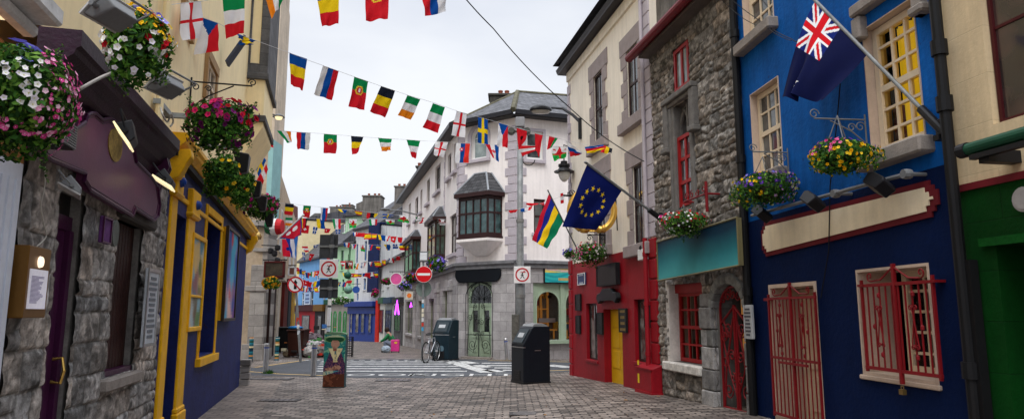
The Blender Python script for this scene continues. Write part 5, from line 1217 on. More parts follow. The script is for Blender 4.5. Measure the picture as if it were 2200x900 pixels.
# oriel window of the chamfer
def oriel(par, F, x0, x1, yr, yt, yb, ybase, lab, od=.75, nx=4):
    q = F.R(x0, x1, yt, yb, out=od * .6); u0, u1, z0, z1 = q; sp_ = .22
    o = MB(); fr = .09
    P = [(u0, 0), (u0 + sp_, -od), (u1 - sp_, -od), (u1, 0)]
    t = bpy.data.objects.new('oriel_window', None); COL.objects.link(t); t.parent = par
    def face(p, q_, n, ny=2):
        d = V((q_[0] - p[0], q_[1] - p[1])); L_ = d.length; d /= L_; nn = V((-d.y, d.x))
        Mx = Matrix(((d.x, nn.x, 0, p[0]), (d.y, nn.y, 0, p[1]), (0, 0, 1, 0), (0, 0, 0, 1)))
        mb = MB()
        for i in range(n + 1):
            c_ = L_ * i / n; w_ = fr if i in (0, n) else .05; mb.box(max(0, c_ - w_ / 2), min(L_, c_ + w_ / 2), 0, .08, z0, z1, tf=Mx)
        for z, w_ in ((z0, .12), (z0 + (z1 - z0) * .56, .07), (z1 - .12, .12)): mb.box(0, L_, .003, .077, z, z + w_, tf=Mx)
        f_ = mb.build('window', BROWNF, t)
        g = MB(); g.box(.02, L_ - .02, .035, .045, z0, z1, tf=Mx); g.build('pane', glass_dark('teal_glass', (.01, .035, .035), (.05, .12, .12)), f_)
    face(P[0], P[1], 2); face(P[1], P[2], nx); face(P[2], P[3], 2)
    mb = MB(); ex = .14
    mb.prism([(u0 - ex, 0), (u0 + sp_ - ex, -od - ex), (u1 - sp_ + ex, -od - ex), (u1 + ex, 0)], z1, z1 + .16, ax='z'); mb.build('oriel_head', BROWNF, t); mb = MB(); mb.prism([(u0 - .04, 0), (u0 + sp_ - .04, -od - .05), (u1 - sp_ + .04, -od - .05), (u1 + .04, 0)], z0 - .1, z0, ax='z'); mb.build('oriel_sill', BROWNF, t)
    zr_ = F.zat(u0, yr, 0); w_ = u1 - u0; zt_ = z1 + .16
    mb = MB(); top = [(u0 + w_ * .28, 0, zr_), (u1 - w_ * .28, 0, zr_), (u1 - w_ * .34, -od * .3, zr_), (u0 + w_ * .34, -od * .3, zr_)]
    b_ = [(u0 - ex, 0, zt_), (u0 + sp_ - ex, -od - ex, zt_), (u1 - sp_ + ex, -od - ex, zt_), (u1 + ex, 0, zt_)]
    mb.add(top + b_, [(3, 2, 1, 0), (4, 5, 3, 0), (5, 6, 2, 3), (6, 7, 1, 2)]); mb.build('oriel_roof', CM('oriel_slate', (.07, .07, .075), var=.3, bump=.9, bs=20, tex=(.25, .14, .012, .3, .3, 'xz', 0)), t)
    mb = MB()
    for i, j in ((0, 4), (3, 5), (2, 6), (1, 7)): mb.tube([(top + b_)[i], (top + b_)[j]], .04, 6)
    mb.tube([top[3], top[2]], .04); mb.build('lead_flashing', LEAD, t)
    zb_ = F.zat(u0, ybase, 0); c_ = (u0 + u1) / 2; z0b = z0 - .1
    mb = MB(); t_ = [(u0 - .05, 0, z0b), (u0 + sp_ - .05, -od - .07, z0b), (u1 - sp_ + .05, -od - .07, z0b), (u1 + .05, 0, z0b)]; t2 = [(p[0], p[1], z0b - .1) for p in t_]
    bt = [(c_ - w_ * .16, 0, zb_), (c_ - w_ * .14, -.12, zb_), (c_ + w_ * .14, -.12, zb_), (c_ + w_ * .16, 0, zb_)]
    mb.add(t_ + t2 + bt, [(0, 1, 5, 4), (1, 2, 6, 5), (2, 3, 7, 6), (4, 5, 9, 8), (5, 6, 10, 9), (6, 7, 11, 10), (8, 9, 10, 11), (0, 3, 2, 1)]); mb.build('corbelled_base', WARMW, t)
    mb = MB(); mb.prism([(u0 + .02, 0), (u0 + sp_ + .02, -od + .15), (u1 - sp_ - .02, -od + .15), (u1 - .02, 0)], z0, z0 + .03, ax='z'); mb.box(u0 + .3, u1 - .3, -.25, -.2, z0, z1); mb.build('inner_blind', CM('green_blind', (.03, .1, .09), var=.2, tex=(3, .09, .01, .4, .1, 'xz', 0)), t)
    if lab: t['label'] = lab
oriel(T, CH, 985, 1066, 380, 430, 512, 552, None, od=.65)
oriel(TL, CL, 924, 944, 456, 488, 560, 585, None, od=.45, nx=2)
oriel(TL, CL, 874, 893, 505, 528, 590, 606, None, od=.45, nx=2)
# craft shop window: sage arched frames, shelves with a warm glow put into the wood
a, b, z0, z1 = sh; uA = CR.uz(1207, 660)[0]; mb = MB(); zs = CR.zat(a, 665)
n_b = [(a + .12, CR.uz(1205, 660)[0]), (CR.uz(1214, 660)[0], CR.uz(1276, 660)[0])]
zsp = z1 - .28 - (n_b[0][1] - n_b[0][0]) / 2
for (p, q_) in n_b:
    A0 = arch_pts(p, q_, zsp, 16); A1 = arch_pts(p + .06, q_ - .06, zsp, 16)
    for i in range(16):
        mb.prism([A0[i], A0[i + 1], A1[i + 1], A1[i]], .04, .16); m0, m1 = A0[i], A0[i + 1]
        mb.add([(m0[0], .08, m0[1]), (m1[0], .08, m1[1]), (m1[0], .08, z1), (m0[0], .08, z1)], [(0, 1, 2, 3)])
    mb.box(p, p + .06, .04, .16, z0, zsp); mb.box(q_ - .06, q_, .04, .16, z0, zsp)
mb.box(a, a + .118, .06, .14, z0, z1); mb.box(n_b[0][1] + .002, n_b[1][0] - .002, .02, .14, z0, z1); mb.box(n_b[1][1] + .002, b, .06, .14, z0, z1)
fo = mb.build('window', SAGE, TR); mb = MB(); mb.quad((a + .02, .1, z0), (b - .02, .1, z0), (b - .02, .1, z1 - .1), (a + .02, .1, z1 - .1)); mb.build('pane', GC, fo)
mb = MB(); mb.box(a - .1, b + .1, -.2, .1, z0 - .14, z0 - .003); mb.build('sill', SAGE, TR)
TIM = CM('glowing_pine', (.42, .17, .035), rough=.5, var=.25, vs=6, emit=.25)
mb = MB(); mb.box(a, b, 2.3, 2.35, z0 - .2, z1 + .2); mb.box(a, a + .02, .3, 2.3, z0, z1); mb.build('room_wall', CM('shop_dim_wall', (.06, .035, .022), emit=.0, var=.4), TR)
def px_u(x): return CR.uz(x, 670)[0]
mb = MB()
for x0_, x1_, zt_ in ((1172, 1190, CR.zat(a, 625)), (1165, 1176, CR.zat(a, 655)), (1222, 1240, CR.zat(a, 640))):
    p, q_ = px_u(x0_), px_u(x1_); mb.box(p, p + .06, .5, .6, z0, zt_); mb.box(q_ - .06, q_, .5, .6, z0, zt_)
    k = z0 + .05
    while k < zt_: mb.box(p, q_, .5, .8, k, k + .05); k += .55
for k in range(9): u = px_u(1168) + k * .28; mb.box(u, u + .05, .35, .4, z0 + .02, z0 + .35)
mb.box(px_u(1163), px_u(1205), .35, .42, z0 + .34, z0 + .4)
mb.build('shelves', TIM, TR)
mb = MB(); rr = random.Random(21)
for i in range(110):
    u = rr.uniform(a + .15, b - .2); k = rr.choice([0, .42, .6, .95, 1.3, 1.6]); s_ = rr.uniform(.04, .14); y_ = rr.uniform(.45, 1.6)
    mb.box(u - s_, u + s_, y_, y_ + .1, z0 + k, z0 + k + s_ * rr.uniform(1, 2.6), 0, rr.choice(['#d8c8b0', '#3a5a7a', '#7a3a2a', '#c8963a', '#e8e0d8', '#2a2a30', '#4a7a6a', '#a02a2a', '#e0b050']))
mb.box(px_u(1166), px_u(1202), .4, .9, z0 + .66, z0 + .82, 0, '#c9b8b8')
mb.build('window_display', COLR, TR)
mb = MB()
for x_, y_ in ((1158, 640), (1156, 690), (1195, 650), (1225, 660)): p = CR.uz(x_, y_); mb.lathe([(.02, -.07), (.07, -.02), (.07, .03), (.02, .07)], (p[0], 1.0, p[1]), 10)
mb.build('shop_bulbs', CM('warm_bulb', (1, .62, .25), emit=9), TR)
# seascape sign
q = CR.R(1169, 1262, 572, 606); t = thing('painted_sign', 'turquoise and orange seascape painted sign above the craft shop window', 'sign', CR.M); mb = MB(); n, m = 50, 18
def seac(s_, q_):
    if q_ > .62:
        k = (q_ - .62) / .38; w_ = .5 + .5 * math.sin(9 * s_ + 7 * k)
        return [.85 * w_ + .2 * (1 - w_), .45 + .2 * w_ - .2 * k * (1 - w_), .25 * (1 - w_) + .35 * k + .05] if math.sin(s_ * 5 + k * 9) > -.4 else [.75, .5, .45]
    w_ = .5 + .5 * math.sin(23 * q_ + 3 * math.sin(7 * s_))
    if .12 < q_ < .3 and abs(s_ - .42) < .12: return [.5, .35, .12]
    return [.01 + .02 * w_, .28 + .18 * w_, .32 + .12 * w_]
for i in range(n):
    for j in range(m):
        f = lambda a_, b_: (q[0] + (q[1] - q[0]) * a_ / n, -.1, q[2] + (q[3] - q[2]) * b_ / m)
        mb.add([f(i, j), f(i + 1, j), f(i + 1, j + 1), f(i, j + 1)], [(0, 1, 2, 3)], 0, tuple(seac((i + .5) / n, (j + .5) / m)))
mb.build('picture', COLR, t); mb = MB(); mb.box(q[0] - .05, q[1] + .05, -.09, -.04, q[2] - .05, q[3] + .05); mb.build('board', SIGNK, t)

# ---- far houses
WB = CM('white_render', '#cfd0cf', var=.08, streak=.2)
F1, T1 = far_house('low_white_house', 'low white house with dark eaves between the corner building and the grey gable', 814, 57, 868, 45, 584, 532, WB, [(846, 850, 590, 606, 1, 1), (832, 836, 600, 615, 1, 1), (822, 825, 608, 622, 1, 1)], roof=1.2, depth=6)
for i, (xa, xb, c) in enumerate([(818, 828, '#d0d0c8'), (830, 846, '#9aa0a0'), (850, 866, '#5a5a5c')]):
    q = F1.R(xa, xb, 655, 735); mb = MB(); mb.box(q[0], q[1], -.12, .02, -1, F1.zat(q[0], 652 + 2 * i)); mb.build('shopfront', CM('front_%s' % 'abc'[i], c, var=.2), T1)
    mb = MB(); mb.box(q[0] - .1, q[1] + .1, -.3, .02, F1.zat(q[0], 652) , F1.zat(q[0], 640)); mb.build('fascia', CM('fasc_%s' % 'abc'[i], ['#2f5a3a', '#27405a', '#3a3a3c'][i]), T1)
    window(T1, (q[0] + .3, q[1] - .3, q[2] + .8, F1.zat(q[0], 665)), SIGNK, 2, 1, y=-.16, fw=.06)
F2, T2 = far_house('tall_white_house', 'tall white house with royal blue shopfront and dark slate roof', 757, 61, 812, 57, 500, 478, WB, [(765, 769, 524, 565), (783, 788, 518, 560), (765, 769, 598, 620), (781, 786, 598, 622), (766, 770, 630, 645, 1, 1)], wm=CM('blue_frame', (.05, .16, .4)), roof=3.6, depth=9)
BSH = CM('royal_blue_shop', (.012, .035, .2), rough=.5, var=.1)
zf = F2.zat(0, 657); mb = MB(); mb.box(-.1, F2.L + .05, -.3, .02, -1.2, zf); mb.build('shopfront', BSH, T2)
mb = MB(); mb.box(-.5, F2.L + .2, -.7, .02, zf - .1, zf + .35); mb.box(-.3, F2.L + .1, -.45, .02, zf - .7, zf - .1); mb.build('fascia', BSH, T2, bevel=.04)
for x0_, x1_ in ((760, 765), (771, 779), (783, 791), (799, 806)):
    q = F2.R(x0_, x1_, 665, 715); window(T2, (q[0], q[1], q[2], q[3]), BSH, 1, 1, y=-.36, fw=.08, glass=DGs if x0_ != 783 else None)
q = F2.R(790, 812, 492, 628, out=.6); mb = MB(); mb.box(q[0], q[1], -.6, -.5, q[2], q[3] + .3); mb.box(q[0], q[1], -.5, 0, q[3] + .3, q[3] + .4)
o = mb.build('banner', CM('navy_banner', (.006, .015, .07), rough=.8, var=.25)); o.matrix_world = F2.M; tag(o, 'tall plain navy banner hanging on the white house above the blue shop', 'banner')
mb = MB(); q = F2.R(806, 812, 645, 735, out=.5); mb.box(q[0], q[1], -.5, -.3, -1, q[3]); mb.build('red_pillar', CM('bright_red', (.5, .02, .01)), T2)
F3, T3 = far_house('green_house_far', 'mint green house with dark green windows beyond the pedestrian sign', 700, 66, 757, 61, 548, 505, CM('mint_render', (.38, .6, .38), var=.08, streak=.15), [(732, 738, 538, 580), (749, 753, 530, 568), (735, 739, 600, 625), (749, 753, 596, 622), (712, 716, 560, 590)], wm=CM('dark_green_frame', (.005, .12, .03)), roof=1.2, depth=8)
T3.name = 'mint_house'
mb = MB(); zf = F3.zat(F3.L, 650); mb.box(-.1, F3.L, -.35, .02, zf - .1, zf + .35); mb.build('fascia', CM('dark_green_fascia', (.005, .06, .03)), T3, bevel=.03)
mb = MB(); mb.box(0, F3.L, -.15, .02, -1.5, zf - .1); mb.build('shopfront', CM('grey_shop_stone', '#8c8780', var=.2, vs=2), T3)
for x0_, x1_ in ((711, 716), (720, 726), (731, 736), (741, 748)):
    q = F3.R(x0_, x1_, 668, 713); window(T3, q, CM('leaf_green', (.01, .22, .03)), 1, 1, y=-.2, fw=.1, arch=(q[1] - q[0]) * .45, glass=glass_dark('green_glass', (.01, .08, .02), (.02, .15, .05)))
# green upper gable behind
Fg, Tg = far_house('mint_house_behind', 'taller pale green gable rising behind the mint green house', 733, 70, 800, 68, 474, 452, CM('mint_pale', (.42, .6, .42), var=.08, streak=.15), [(738, 742, 482, 500), (747, 750, 478, 496)], roof=1.0, depth=8)
Tg.name = 'mint_gable_house'
F4, T4 = far_house('blue_house_far', 'sky blue house with a red shopfront left of the pedestrian sign pole', 636, 75, 702, 66, 572, 541, CM('sky_blue_render', (.14, .34, .62), var=.08, streak=.15), [(648, 653, 628, 660, 1, 2), (667, 673, 624, 662, 1, 2), (694, 699, 620, 655, 1, 2), (648, 652, 585, 605), (680, 685, 580, 602)], roof=4.5, depth=9)
T4.name = 'sky_blue_house'
zf = F4.zat(F4.L * .5, 662)
for xa, xb, c, fc in ((640, 680, '#9a1420', '#3a0a0e'), (680, 701, '#1a1414', '#6a4a1a')):
    q = F4.R(xa, xb, 668, 715); mb = MB(); mb.box(q[0], q[1] - .05, -.2, .02, -2, zf); mb.build('shopfront', CM('fr_' + c[1:], c, var=.2), T4)
    mb = MB(); mb.box(q[0], q[1] - .05, -.45, .02, zf - .3, zf + .35); mb.build('fascia', CM('fa_' + fc[1:], fc, var=.2), T4, bevel=.03)
    window(T4, (q[0] + (q[1] - q[0]) * .35, q[0] + (q[1] - q[0]) * .75, -1.2, zf - .7), SIGNK, 1, 1, y=-.26, fw=.1)
q = F4.R(653, 666, 622, 654, out=.1); plaque('painted_sign', F4, q, -.02, 'pale blue upright sign on the sky blue house', CM('pale_blue_sign', (.3, .42, .6)), CM('white_trim', (.6, .65, .7)), 'sign', None, rows=4, rowm=CM('blue_ink', (.08, .12, .25)))
F5, T5 = far_house('cream_house_far', 'cream house with yellow window frames at the far bend of the street', 596, 84, 641, 75, 470, 500, CM('cream_far', '#d8c9a0', var=.08), [(610, 614, 545, 575), (622, 627, 540, 572), (611, 615, 600, 630), (624, 629, 596, 628)], roof=1.5, depth=9)
T5.name = 'cream_far_house'
zf = F5.zat(F5.L * .5, 662); mb = MB(); mb.box(0, F5.L, -.4, .02, zf - .2, zf + .5); mb.build('fascia', CM('yellow_fascia', (.6, .45, .04)), T5, bevel=.03); mb = MB(); mb.box(0, F5.L, -.2, .02, -2, zf - .2); mb.build('shopfront', CM('dark_stone_front', (.1, .1, .1), var=.4, vs=2), T5)
for x0_, x1_ in ((601, 606), (611, 616), (620, 627), (631, 637)):
    q = F5.R(x0_, x1_, 673, 703); window(T5, q, CM('yellow_frame', (.6, .42, .02)), 2, 2, y=-.26, fw=.14)
# dark backs, gables and chimneys above the far roofs
def mass(name, lab, pts, Y, dp, m, cat='building'):
    P = [at(x, y, Y) for x, y in pts]; mb = MB(); mb.prism([(p.x, p.z) for p in P], Y, Y + dp); o = mb.build(name, m); return tag(o, lab, cat)
DSL = CM('dark_slate_plain', (.07, .07, .078), rough=.7, var=.3, vs=1.2, bump=.5)
mass('gabled_house', 'grey rendered gable end beside the banner and the corner building', [(813, 640), (813, 473), (866, 423), (905, 423), (905, 640)], 58.5, 8, GREYREND)
mass('grey_house', 'dark grey house with a steep gable behind the sky blue house', [(644, 620), (644, 510), (660, 470), (676, 458), (706, 458), (712, 500), (735, 500), (735, 600)], 84, 8, CM('dark_grey_render', (.13, .125, .12), var=.3, vs=1.2))
mass('yellow_house', 'narrow pale yellow house front behind the blue flags', [(640, 590), (640, 515), (646, 510), (648, 590)], 80, 4, CM('yellow_render_far', (.7, .5, .18)))
chimney('chimney', 'wide grey chimney with four terracotta pots behind the mint house', 709, 757, 446, 500, 80, [719, 727, 736, 747], dp=2)
chimney('chimney', 'grey chimney with pots above the white house with the banner', 779, 819, 422, 456, 66, [789, 802, 811], dp=1.6)
mass('chimney_shoulder', 'stepped grey chimney shoulder beside the tall grey chimney', [(765, 458), (765, 438), (779, 432), (782, 458)], 66.2, 1.5, GREYREND, 'chimney')
chimney('chimney', 'dark chimney with three orange pots behind the corner building eaves', 848, 880, 402, 432, 60, [855, 866, 878], dp=1.5)
chimney('chimney', 'small dark chimney with a white cowl above the corner building eaves', 895, 912, 360, 384, 45, [899, 909], m=CM('mossy_chimney', (.06, .055, .045)), dp=1)
chimney('chimney', 'small brown chimney at the far left of the rooftops', 735, 757, 441, 470, 88, [748], dp=1.5)
mass('brown_house', 'brown rendered house edge seen above the hanging baskets', [(591, 500), (591, 429), (610, 430), (610, 500)], 60, 4, CM('brown_render', (.16, .06, .055), var=.2))
# ================================================================ cloth, flags and bunting
def H(*c): return lambda s, t: c[min(len(c) - 1, int(t * len(c)))]
def Vt(*c): return lambda s, t: c[min(len(c) - 1, int(s * len(c)))]
BLU, YEL, RED, WHT, GRN, ORA, BLK = '#0b4a9a', '#f2cf1a', '#d4202c', '#e9e9ec', '#0f8a4c', '#f08a1e', '#1c2230'
def cross(bg, fg, w=.09, cx=.5, cy=.5, edge=None):
    return lambda s, t: fg if abs(s - cx) < w or abs(t - cy) < w * .62 else bg
def disc(base, cx, cy, r, c, r2=0, c2=None, asp=1.6):
    def f(s, t):
        d = math.hypot((s - cx), (t - cy) * asp)
        if d < r2: return c2
        return c if d < r else base(s, t)
    return f
def tri(base, c, tip=.5):
    return lambda s, t: c if (s < .5 + .0 and False) or (t < tip and abs(s - .5) < .5 * (1 - t / tip)) else base(s, t)
PORT = disc(disc(lambda s, t: GRN if t < .4 else RED, .5, .4, .26, '#e8c63a'), .5, .4, .17, '#c8333a', .08, '#e9e9ec')
SLOVAK = disc(Vt(WHT, BLU, '#e8372c'), .42, .3, .16, '#d4202c', .07, WHT)
CROAT = disc(Vt(RED, WHT, BLU), .5, .45, .17, '#e06068')
ALB = disc(lambda s, t: RED, .45, .55, .2, '#3a1014')
TURK = lambda s, t: WHT if (math.hypot(s - .5, (t - .45) * 1.6) < .22 and math.hypot(s - .58, (t - .45) * 1.6) > .17) else RED
WALES = lambda s, t: ('#c8202c' if math.hypot((s - .5) * (1 + .5 * math.sin(t * 19)), (t - .5) * (1 + .5 * math.cos(s * 17))) < .27 else (WHT if t < .5 else '#1fae4a'))
CZ = lambda s, t: BLU if t < .5 * (1 - abs(2 * s - 1)) else (WHT if s < .5 else RED)
ROM, RUS, BEL, IRL, ITA, ENG, SWE, SPA, GER, UKR = H(BLU, YEL, RED), Vt('#d9d9dc', BLU, RED), H(BLK, YEL, RED), H(GRN, WHT, ORA), H(GRN, WHT, RED), cross(WHT, RED, .1), cross(BLU, YEL, .11), H(RED, YEL, YEL, RED), Vt(YEL, RED, BLK), Vt(YEL, BLU)
IRLV, ITAV, REDF, SWI, ICE, FRA = Vt(GRN, WHT, ORA), Vt(GRN, WHT, RED), H(RED), disc(H(RED), .5, .5, .2, WHT), cross(BLU, WHT, .1), Vt(BLU, WHT, RED)
AUT = H(RED, WHT, RED)
def cloth(name, P, fn, nu=18, nv=24, wave=.04, seed=0, parent=None, label=None, curl=0.0, mat_=None, ph=None):
    """P: four world corners (top-left, top-right, bottom-right, bottom-left)"""
    A, B, C, D = [V(p) for p in P]; N_ = (B - A).cross(D - A).normalized(); rr = random.Random(seed)
    p1, p2, f1, f2 = rr.uniform(0, 6), rr.uniform(0, 6), rr.uniform(1, 1.8), rr.uniform(.8, 1.6)
    W_ = (B - A).length; mb = MB(); vs = []
    for j in range(nv + 1):
        t = j / nv
        for i in range(nu + 1):
            s = i / nu; p = A * (1 - s) * (1 - t) + B * s * (1 - t) + C * s * t + D * (1 - s) * t
            a = t ** .7
            p = p + N_ * (wave * W_ * a * (math.sin(f1 * 2 * math.pi * (s + .25 * t) + p1) + .5 * math.sin(f2 * 4 * math.pi * (t * .7 + s * .5) + p2)))
            if curl: p = p + N_ * curl * W_ * (t ** 2) * (s - .3)
            vs.append(p)
    fs = []; cs = []
    o = MB(); o.v = [tuple(v) for v in vs]
    for j in range(nv):
        for i in range(nu):
            q = j * (nu + 1) + i; o.f.append((q, q + 1, q + nu + 2, q + nu + 1)); o.m.append(0); o.c.append(fn((i + .5) / nu, (j + .5) / nv))
    return o.build(name, mat_ or CLOTH, parent, smooth=True, label=label)
FL = {}
def bunting(lab, group, anchors, flags, cord=.004, res=(18, 24)):
    """anchors: (x, y, Y) along the cord; flags: (x0, y0, x1, y1, bottom right x, y, bottom left x, y, design, label)"""
    t = thing('bunting', lab, 'bunting', loc=at(*anchors[0]), group=group); Ti = t.matrix_basis.inverted() if False else Matrix.Translation(-t.location)
    def YY(x):
        for i in range(len(anchors) - 1):
            a, b = anchors[i], anchors[i + 1]
            if min(a[0], b[0]) <= x <= max(a[0], b[0]): return a[2] + (b[2] - a[2]) * (x - a[0]) / (b[0] - a[0] + 1e-9)
        return anchors[0][2] if abs(x - anchors[0][0]) < abs(x - anchors[-1][0]) else anchors[-1][2]
    mb = MB(); mb.tube([Ti @ at(*a) for a in anchors], cord, 5); mb.build('cord', CM('bunting_cord', (.6, .6, .6)), t)
    for k, f in enumerate(flags):
        x0, y0, x1, y1, x2, y2, x3, y3, fn, fl = f
        ya, yb = YY(x0), YY(x1); r = random.Random(k * 7 + int(x0))
        P = [Ti @ at(x0, y0, ya), Ti @ at(x1, y1, yb), Ti @ at(x2, y2, yb + r.uniform(-.1, .1)), Ti @ at(x3, y3, ya + r.uniform(-.1, .1))]
        cloth('flag', P, fn, res[0], res[1], .075, int(x0 + y0), t, fl)
GB = 'bunting strung across the street'
top = [(355, 12, 7.9), (388, 8, 8.3), (436, 3, 8.8), (478, -5, 9), (566, -16, 9.3), (680, -30, 9.6), (790, -38, 9.9), (905, -42, 10.2), (1100, -60, 11), (1300, -40, 12)]
bunting('topmost string of large flags cut by the upper edge of the photo', GB, top, [
    (388, 9, 432, 4, 435, 82, 392, 88, ENG, 'white flag with a red cross'), (478, -4, 526, -6, 525, 70, 486, 84, ITA, 'green, white and red striped flag'),
    (566, -16, 616, -22, 606, 6, 584, 40, Vt(ORA, WHT, GRN), 'folded orange, white and green flag'), (678, -26, 728, -32, 727, 52, 692, 58, ROM, 'blue, yellow and red striped flag'),
    (784, -38, 838, -40, 834, 40, 785, 47, PORT, 'green and red flag with a round gold emblem'), (900, -42, 958, -44, 956, 27, 912, 36, Vt(RED, BLU, '#d9d9dc'), 'red, blue and pale grey striped flag')])
l1 = [(425, 35, 9.5), (468, 50, 9.8), (508, 72, 10.3), (550, 88, 11), (622, 114, 12), (662, 130, 12.3), (760, 165, 13), (820, 186, 13.4), (880, 206, 13.8), (935, 222, 14.2), (985, 240, 14.6), (1030, 252, 15), (1100, 272, 15.4), (1160, 288, 15.7), (1220, 303, 15.9), (1316, 322, 15.6)]
l1[-1] = (1316, 322, 15.4)
bunting('long middle string of flags sloping down from the yellow wall', GB, l1, [
    (434, 38, 468, 50, 470, 110, 418, 118, CZ, 'white and red flag with a blue triangle'), (508, 72, 550, 88, 540, 97, 514, 98, SWE, 'small folded blue and yellow flag'),
    (622, 114, 660, 127, 652, 195, 624, 182, ROM, 'blue, yellow and red striped flag'), (694, 141, 728, 153, 713, 216, 674, 203, RUS, 'grey, blue and red striped flag'),
    (761, 165, 791, 175, 782, 237, 749, 229, PORT, 'green and red flag with a round gold emblem'), (819, 185, 849, 195, 829, 253, 793, 240, BEL, 'black, yellow and red striped flag'),
    (875, 205, 903, 214, 882, 258, 856, 248, IRL, 'green, white and orange striped flag'), (930, 222, 956, 231, 940, 286, 908, 274, ITA, 'green, white and red striped flag'),
    (981, 239, 1003, 244, 998, 296, 969, 291, ENG, 'white flag with a red cross'), (1027, 252, 1048, 257, 1049, 311, 1026, 306, SWE, 'blue flag with a yellow cross'),
    (1071, 264, 1091, 270, 1091, 318, 1067, 314, CZ, 'white and red flag with a blue triangle'), (1110, 275, 1132, 282, 1130, 300, 1114, 322, ALB, 'red flag with a dark emblem'),
    (1149, 287, 1166, 291, 1158, 338, 1150, 320, REDF, 'folded plain red flag'), (1180, 292, 1199, 297, 1184, 318, 1175, 322, Vt(RED, RED, GRN), 'folded red and green flag'),
    (1215, 302, 1252, 328, 1244, 334, 1228, 336, H(WHT, BLU, RED), 'twisted white, blue and red flag'), (1256, 316, 1296, 311, 1300, 322, 1262, 330, H(BLU, RED, YEL), 'twisted red, blue and yellow flag'), (1296, 312, 1316, 320, 1314, 330, 1290, 328, Vt(RED, YEL, BLK), 'twisted red, yellow and black flag')])
l2 = [(588, 280, 19.5), (700, 288, 19), (800, 296, 18.6), (900, 302, 18.2), (1000, 308, 17.8), (1100, 312, 17.4), (1240, 316, 16.9)]
bunting('nearly straight lower string of small flags below the long middle one', GB, l2, [
    (594, 280, 625, 283, 628, 306, 619, 307, Vt(GRN, WHT, ORA), 'folded green, white and orange flag'), (637, 284, 667, 286, 664, 322, 637, 320, Vt(RED, BLU, '#d9d9dc'), 'red, blue and grey striped flag'),
    (696, 288, 724, 290, 722, 330, 695, 329, PORT, 'green and red flag with a round gold emblem'), (754, 292, 781, 294, 770, 328, 757, 333, BEL, 'folded black, yellow and red flag'),
    (812, 296, 842, 299, 839, 323, 821, 326, IRL, 'green, white and orange striped flag'), (873, 300, 903, 303, 893, 341, 886, 338, ITA, 'folded green, white and red flag'),
    (936, 304, 963, 306, 952, 338, 932, 333, ENG, 'white flag with a red cross'), (980, 308, 1010, 309, 1006, 350, 977, 350, SLOVAK, 'white, blue and red striped flag with a shield'),
    (1043, 310, 1072, 312, 1071, 348, 1058, 338, CROAT, 'folded red, white and blue flag with a check shield'), (1112, 313, 1158, 313, 1150, 324, 1122, 336, AUT, 'folded red and white flag'), (1182, 314, 1218, 315, 1216, 338, 1190, 346, WALES, 'white and green flag with a red figure')])
far = [
 ('highest far string, starting with a black, yellow and red flag', [(560, 434, 30), (612, 437, 31), (700, 446, 33), (850, 461, 36), (962, 472, 30)], [
    (613, 436, 631, 438, 629, 463, 612, 461, BEL), (652, 441, 668, 442, 666, 468, 650, 466, PORT), (689, 446, 705, 447, 702, 474, 688, 472, RUS), (725, 449, 746, 451, 742, 459, 736, 457, UKR), (762, 453, 779, 455, 776, 463, 764, 460, SPA), (789, 457, 812, 459, 808, 466, 787, 470, Vt(RED, BLK, YEL)), (822, 459, 847, 462, 842, 466, 823, 469, SWE), (858, 462, 879, 465, 876, 479, 855, 475, WALES), (892, 466, 912, 468, 908, 480, 893, 474, ITAV), (933, 470, 955, 472, 954, 484, 934, 482, ENG)]),
 ('string of far flags in front of the dark gable, second from the top', [(560, 464, 34), (612, 467, 35), (700, 470, 37), (850, 471, 40), (900, 472, 42)], [
    (613, 467, 629, 467, 627, 486, 613, 484, IRL), (646, 468, 661, 468, 658, 488, 649, 490, GER), (680, 470, 697, 470, 698, 492, 682, 490, UKR), (714, 470, 732, 470, 731, 492, 717, 492, ITAV), (750, 471, 767, 471, 765, 489, 751, 490, WALES), (792, 471, 811, 471, 810, 483, 795, 484, ITAV), (828, 471, 848, 473, 846, 482, 832, 481, WALES)]),
 ('far string with a red and white cross flag and a crescent flag', [(600, 480, 36), (655, 484, 37), (730, 495, 38)], [(648, 484, 665, 484, 662, 502, 646, 500, SWI), (673, 487, 683, 489, 678, 503, 671, 502, ICE), (697, 490, 711, 491, 706, 501, 697, 500, TURK), (720, 493, 732, 494, 730, 502, 722, 502, ICE)]),
 ('short string of far flags before the dark slate roof left of the sign pole', [(610, 530, 34), (648, 529, 35), (686, 524, 36), (760, 520, 38)], [(648, 529, 661, 529, 664, 542, 654, 541, AUT), (673, 527, 684, 525, 681, 532, 674, 532, ICE), (738, 520, 752, 522, 749, 532, 740, 530, FRA)]),
 ('short low string of far flags left of the sign pole with a red crescent flag', [(612, 540, 33), (655, 543, 34), (688, 547, 35)], [(649, 541, 656, 542, 655, 560, 650, 556, ICE), (665, 544, 676, 546, 668, 561, 664, 558, TURK)]),
]
rr = random.Random(31)
allf = [TURK, REDF, AUT, FRA, ICE, SWI, SPA, ROM, IRLV, SWE, RUS, REDF, WALES, UKR]
def rnd(lab, pts, n, sz):
    fl = []
    x0, x1 = pts[0][0], pts[-1][0]
    for i in range(n):
        x = x0 + (x1 - x0) * (i + .5) / n
        for a, b in zip(pts[:-1], pts[1:]):
            if a[0] <= x <= b[0]: k = (x - a[0]) / (b[0] - a[0]); y = a[1] + (b[1] - a[1]) * k
        w_ = sz * rr.uniform(.75, 1.2); h = sz * rr.uniform(.7, 1.3); e = rr.uniform(-.5, .2) * w_; e2 = rr.uniform(-.3, .4) * w_
        fl.append((x - w_ / 2, y, x + w_ / 2, y + rr.uniform(-.5, 1), x + w_ / 2 + e, y + h, x - w_ / 2 + e2, y + h * rr.uniform(.7, 1.1), rr.choice(allf)))
    far.append((lab, pts, fl))
rnd('string of small far flags crossing the navy banner near its top', [(756, 498, 46), (800, 502, 45), (880, 512, 44)], 9, 13)
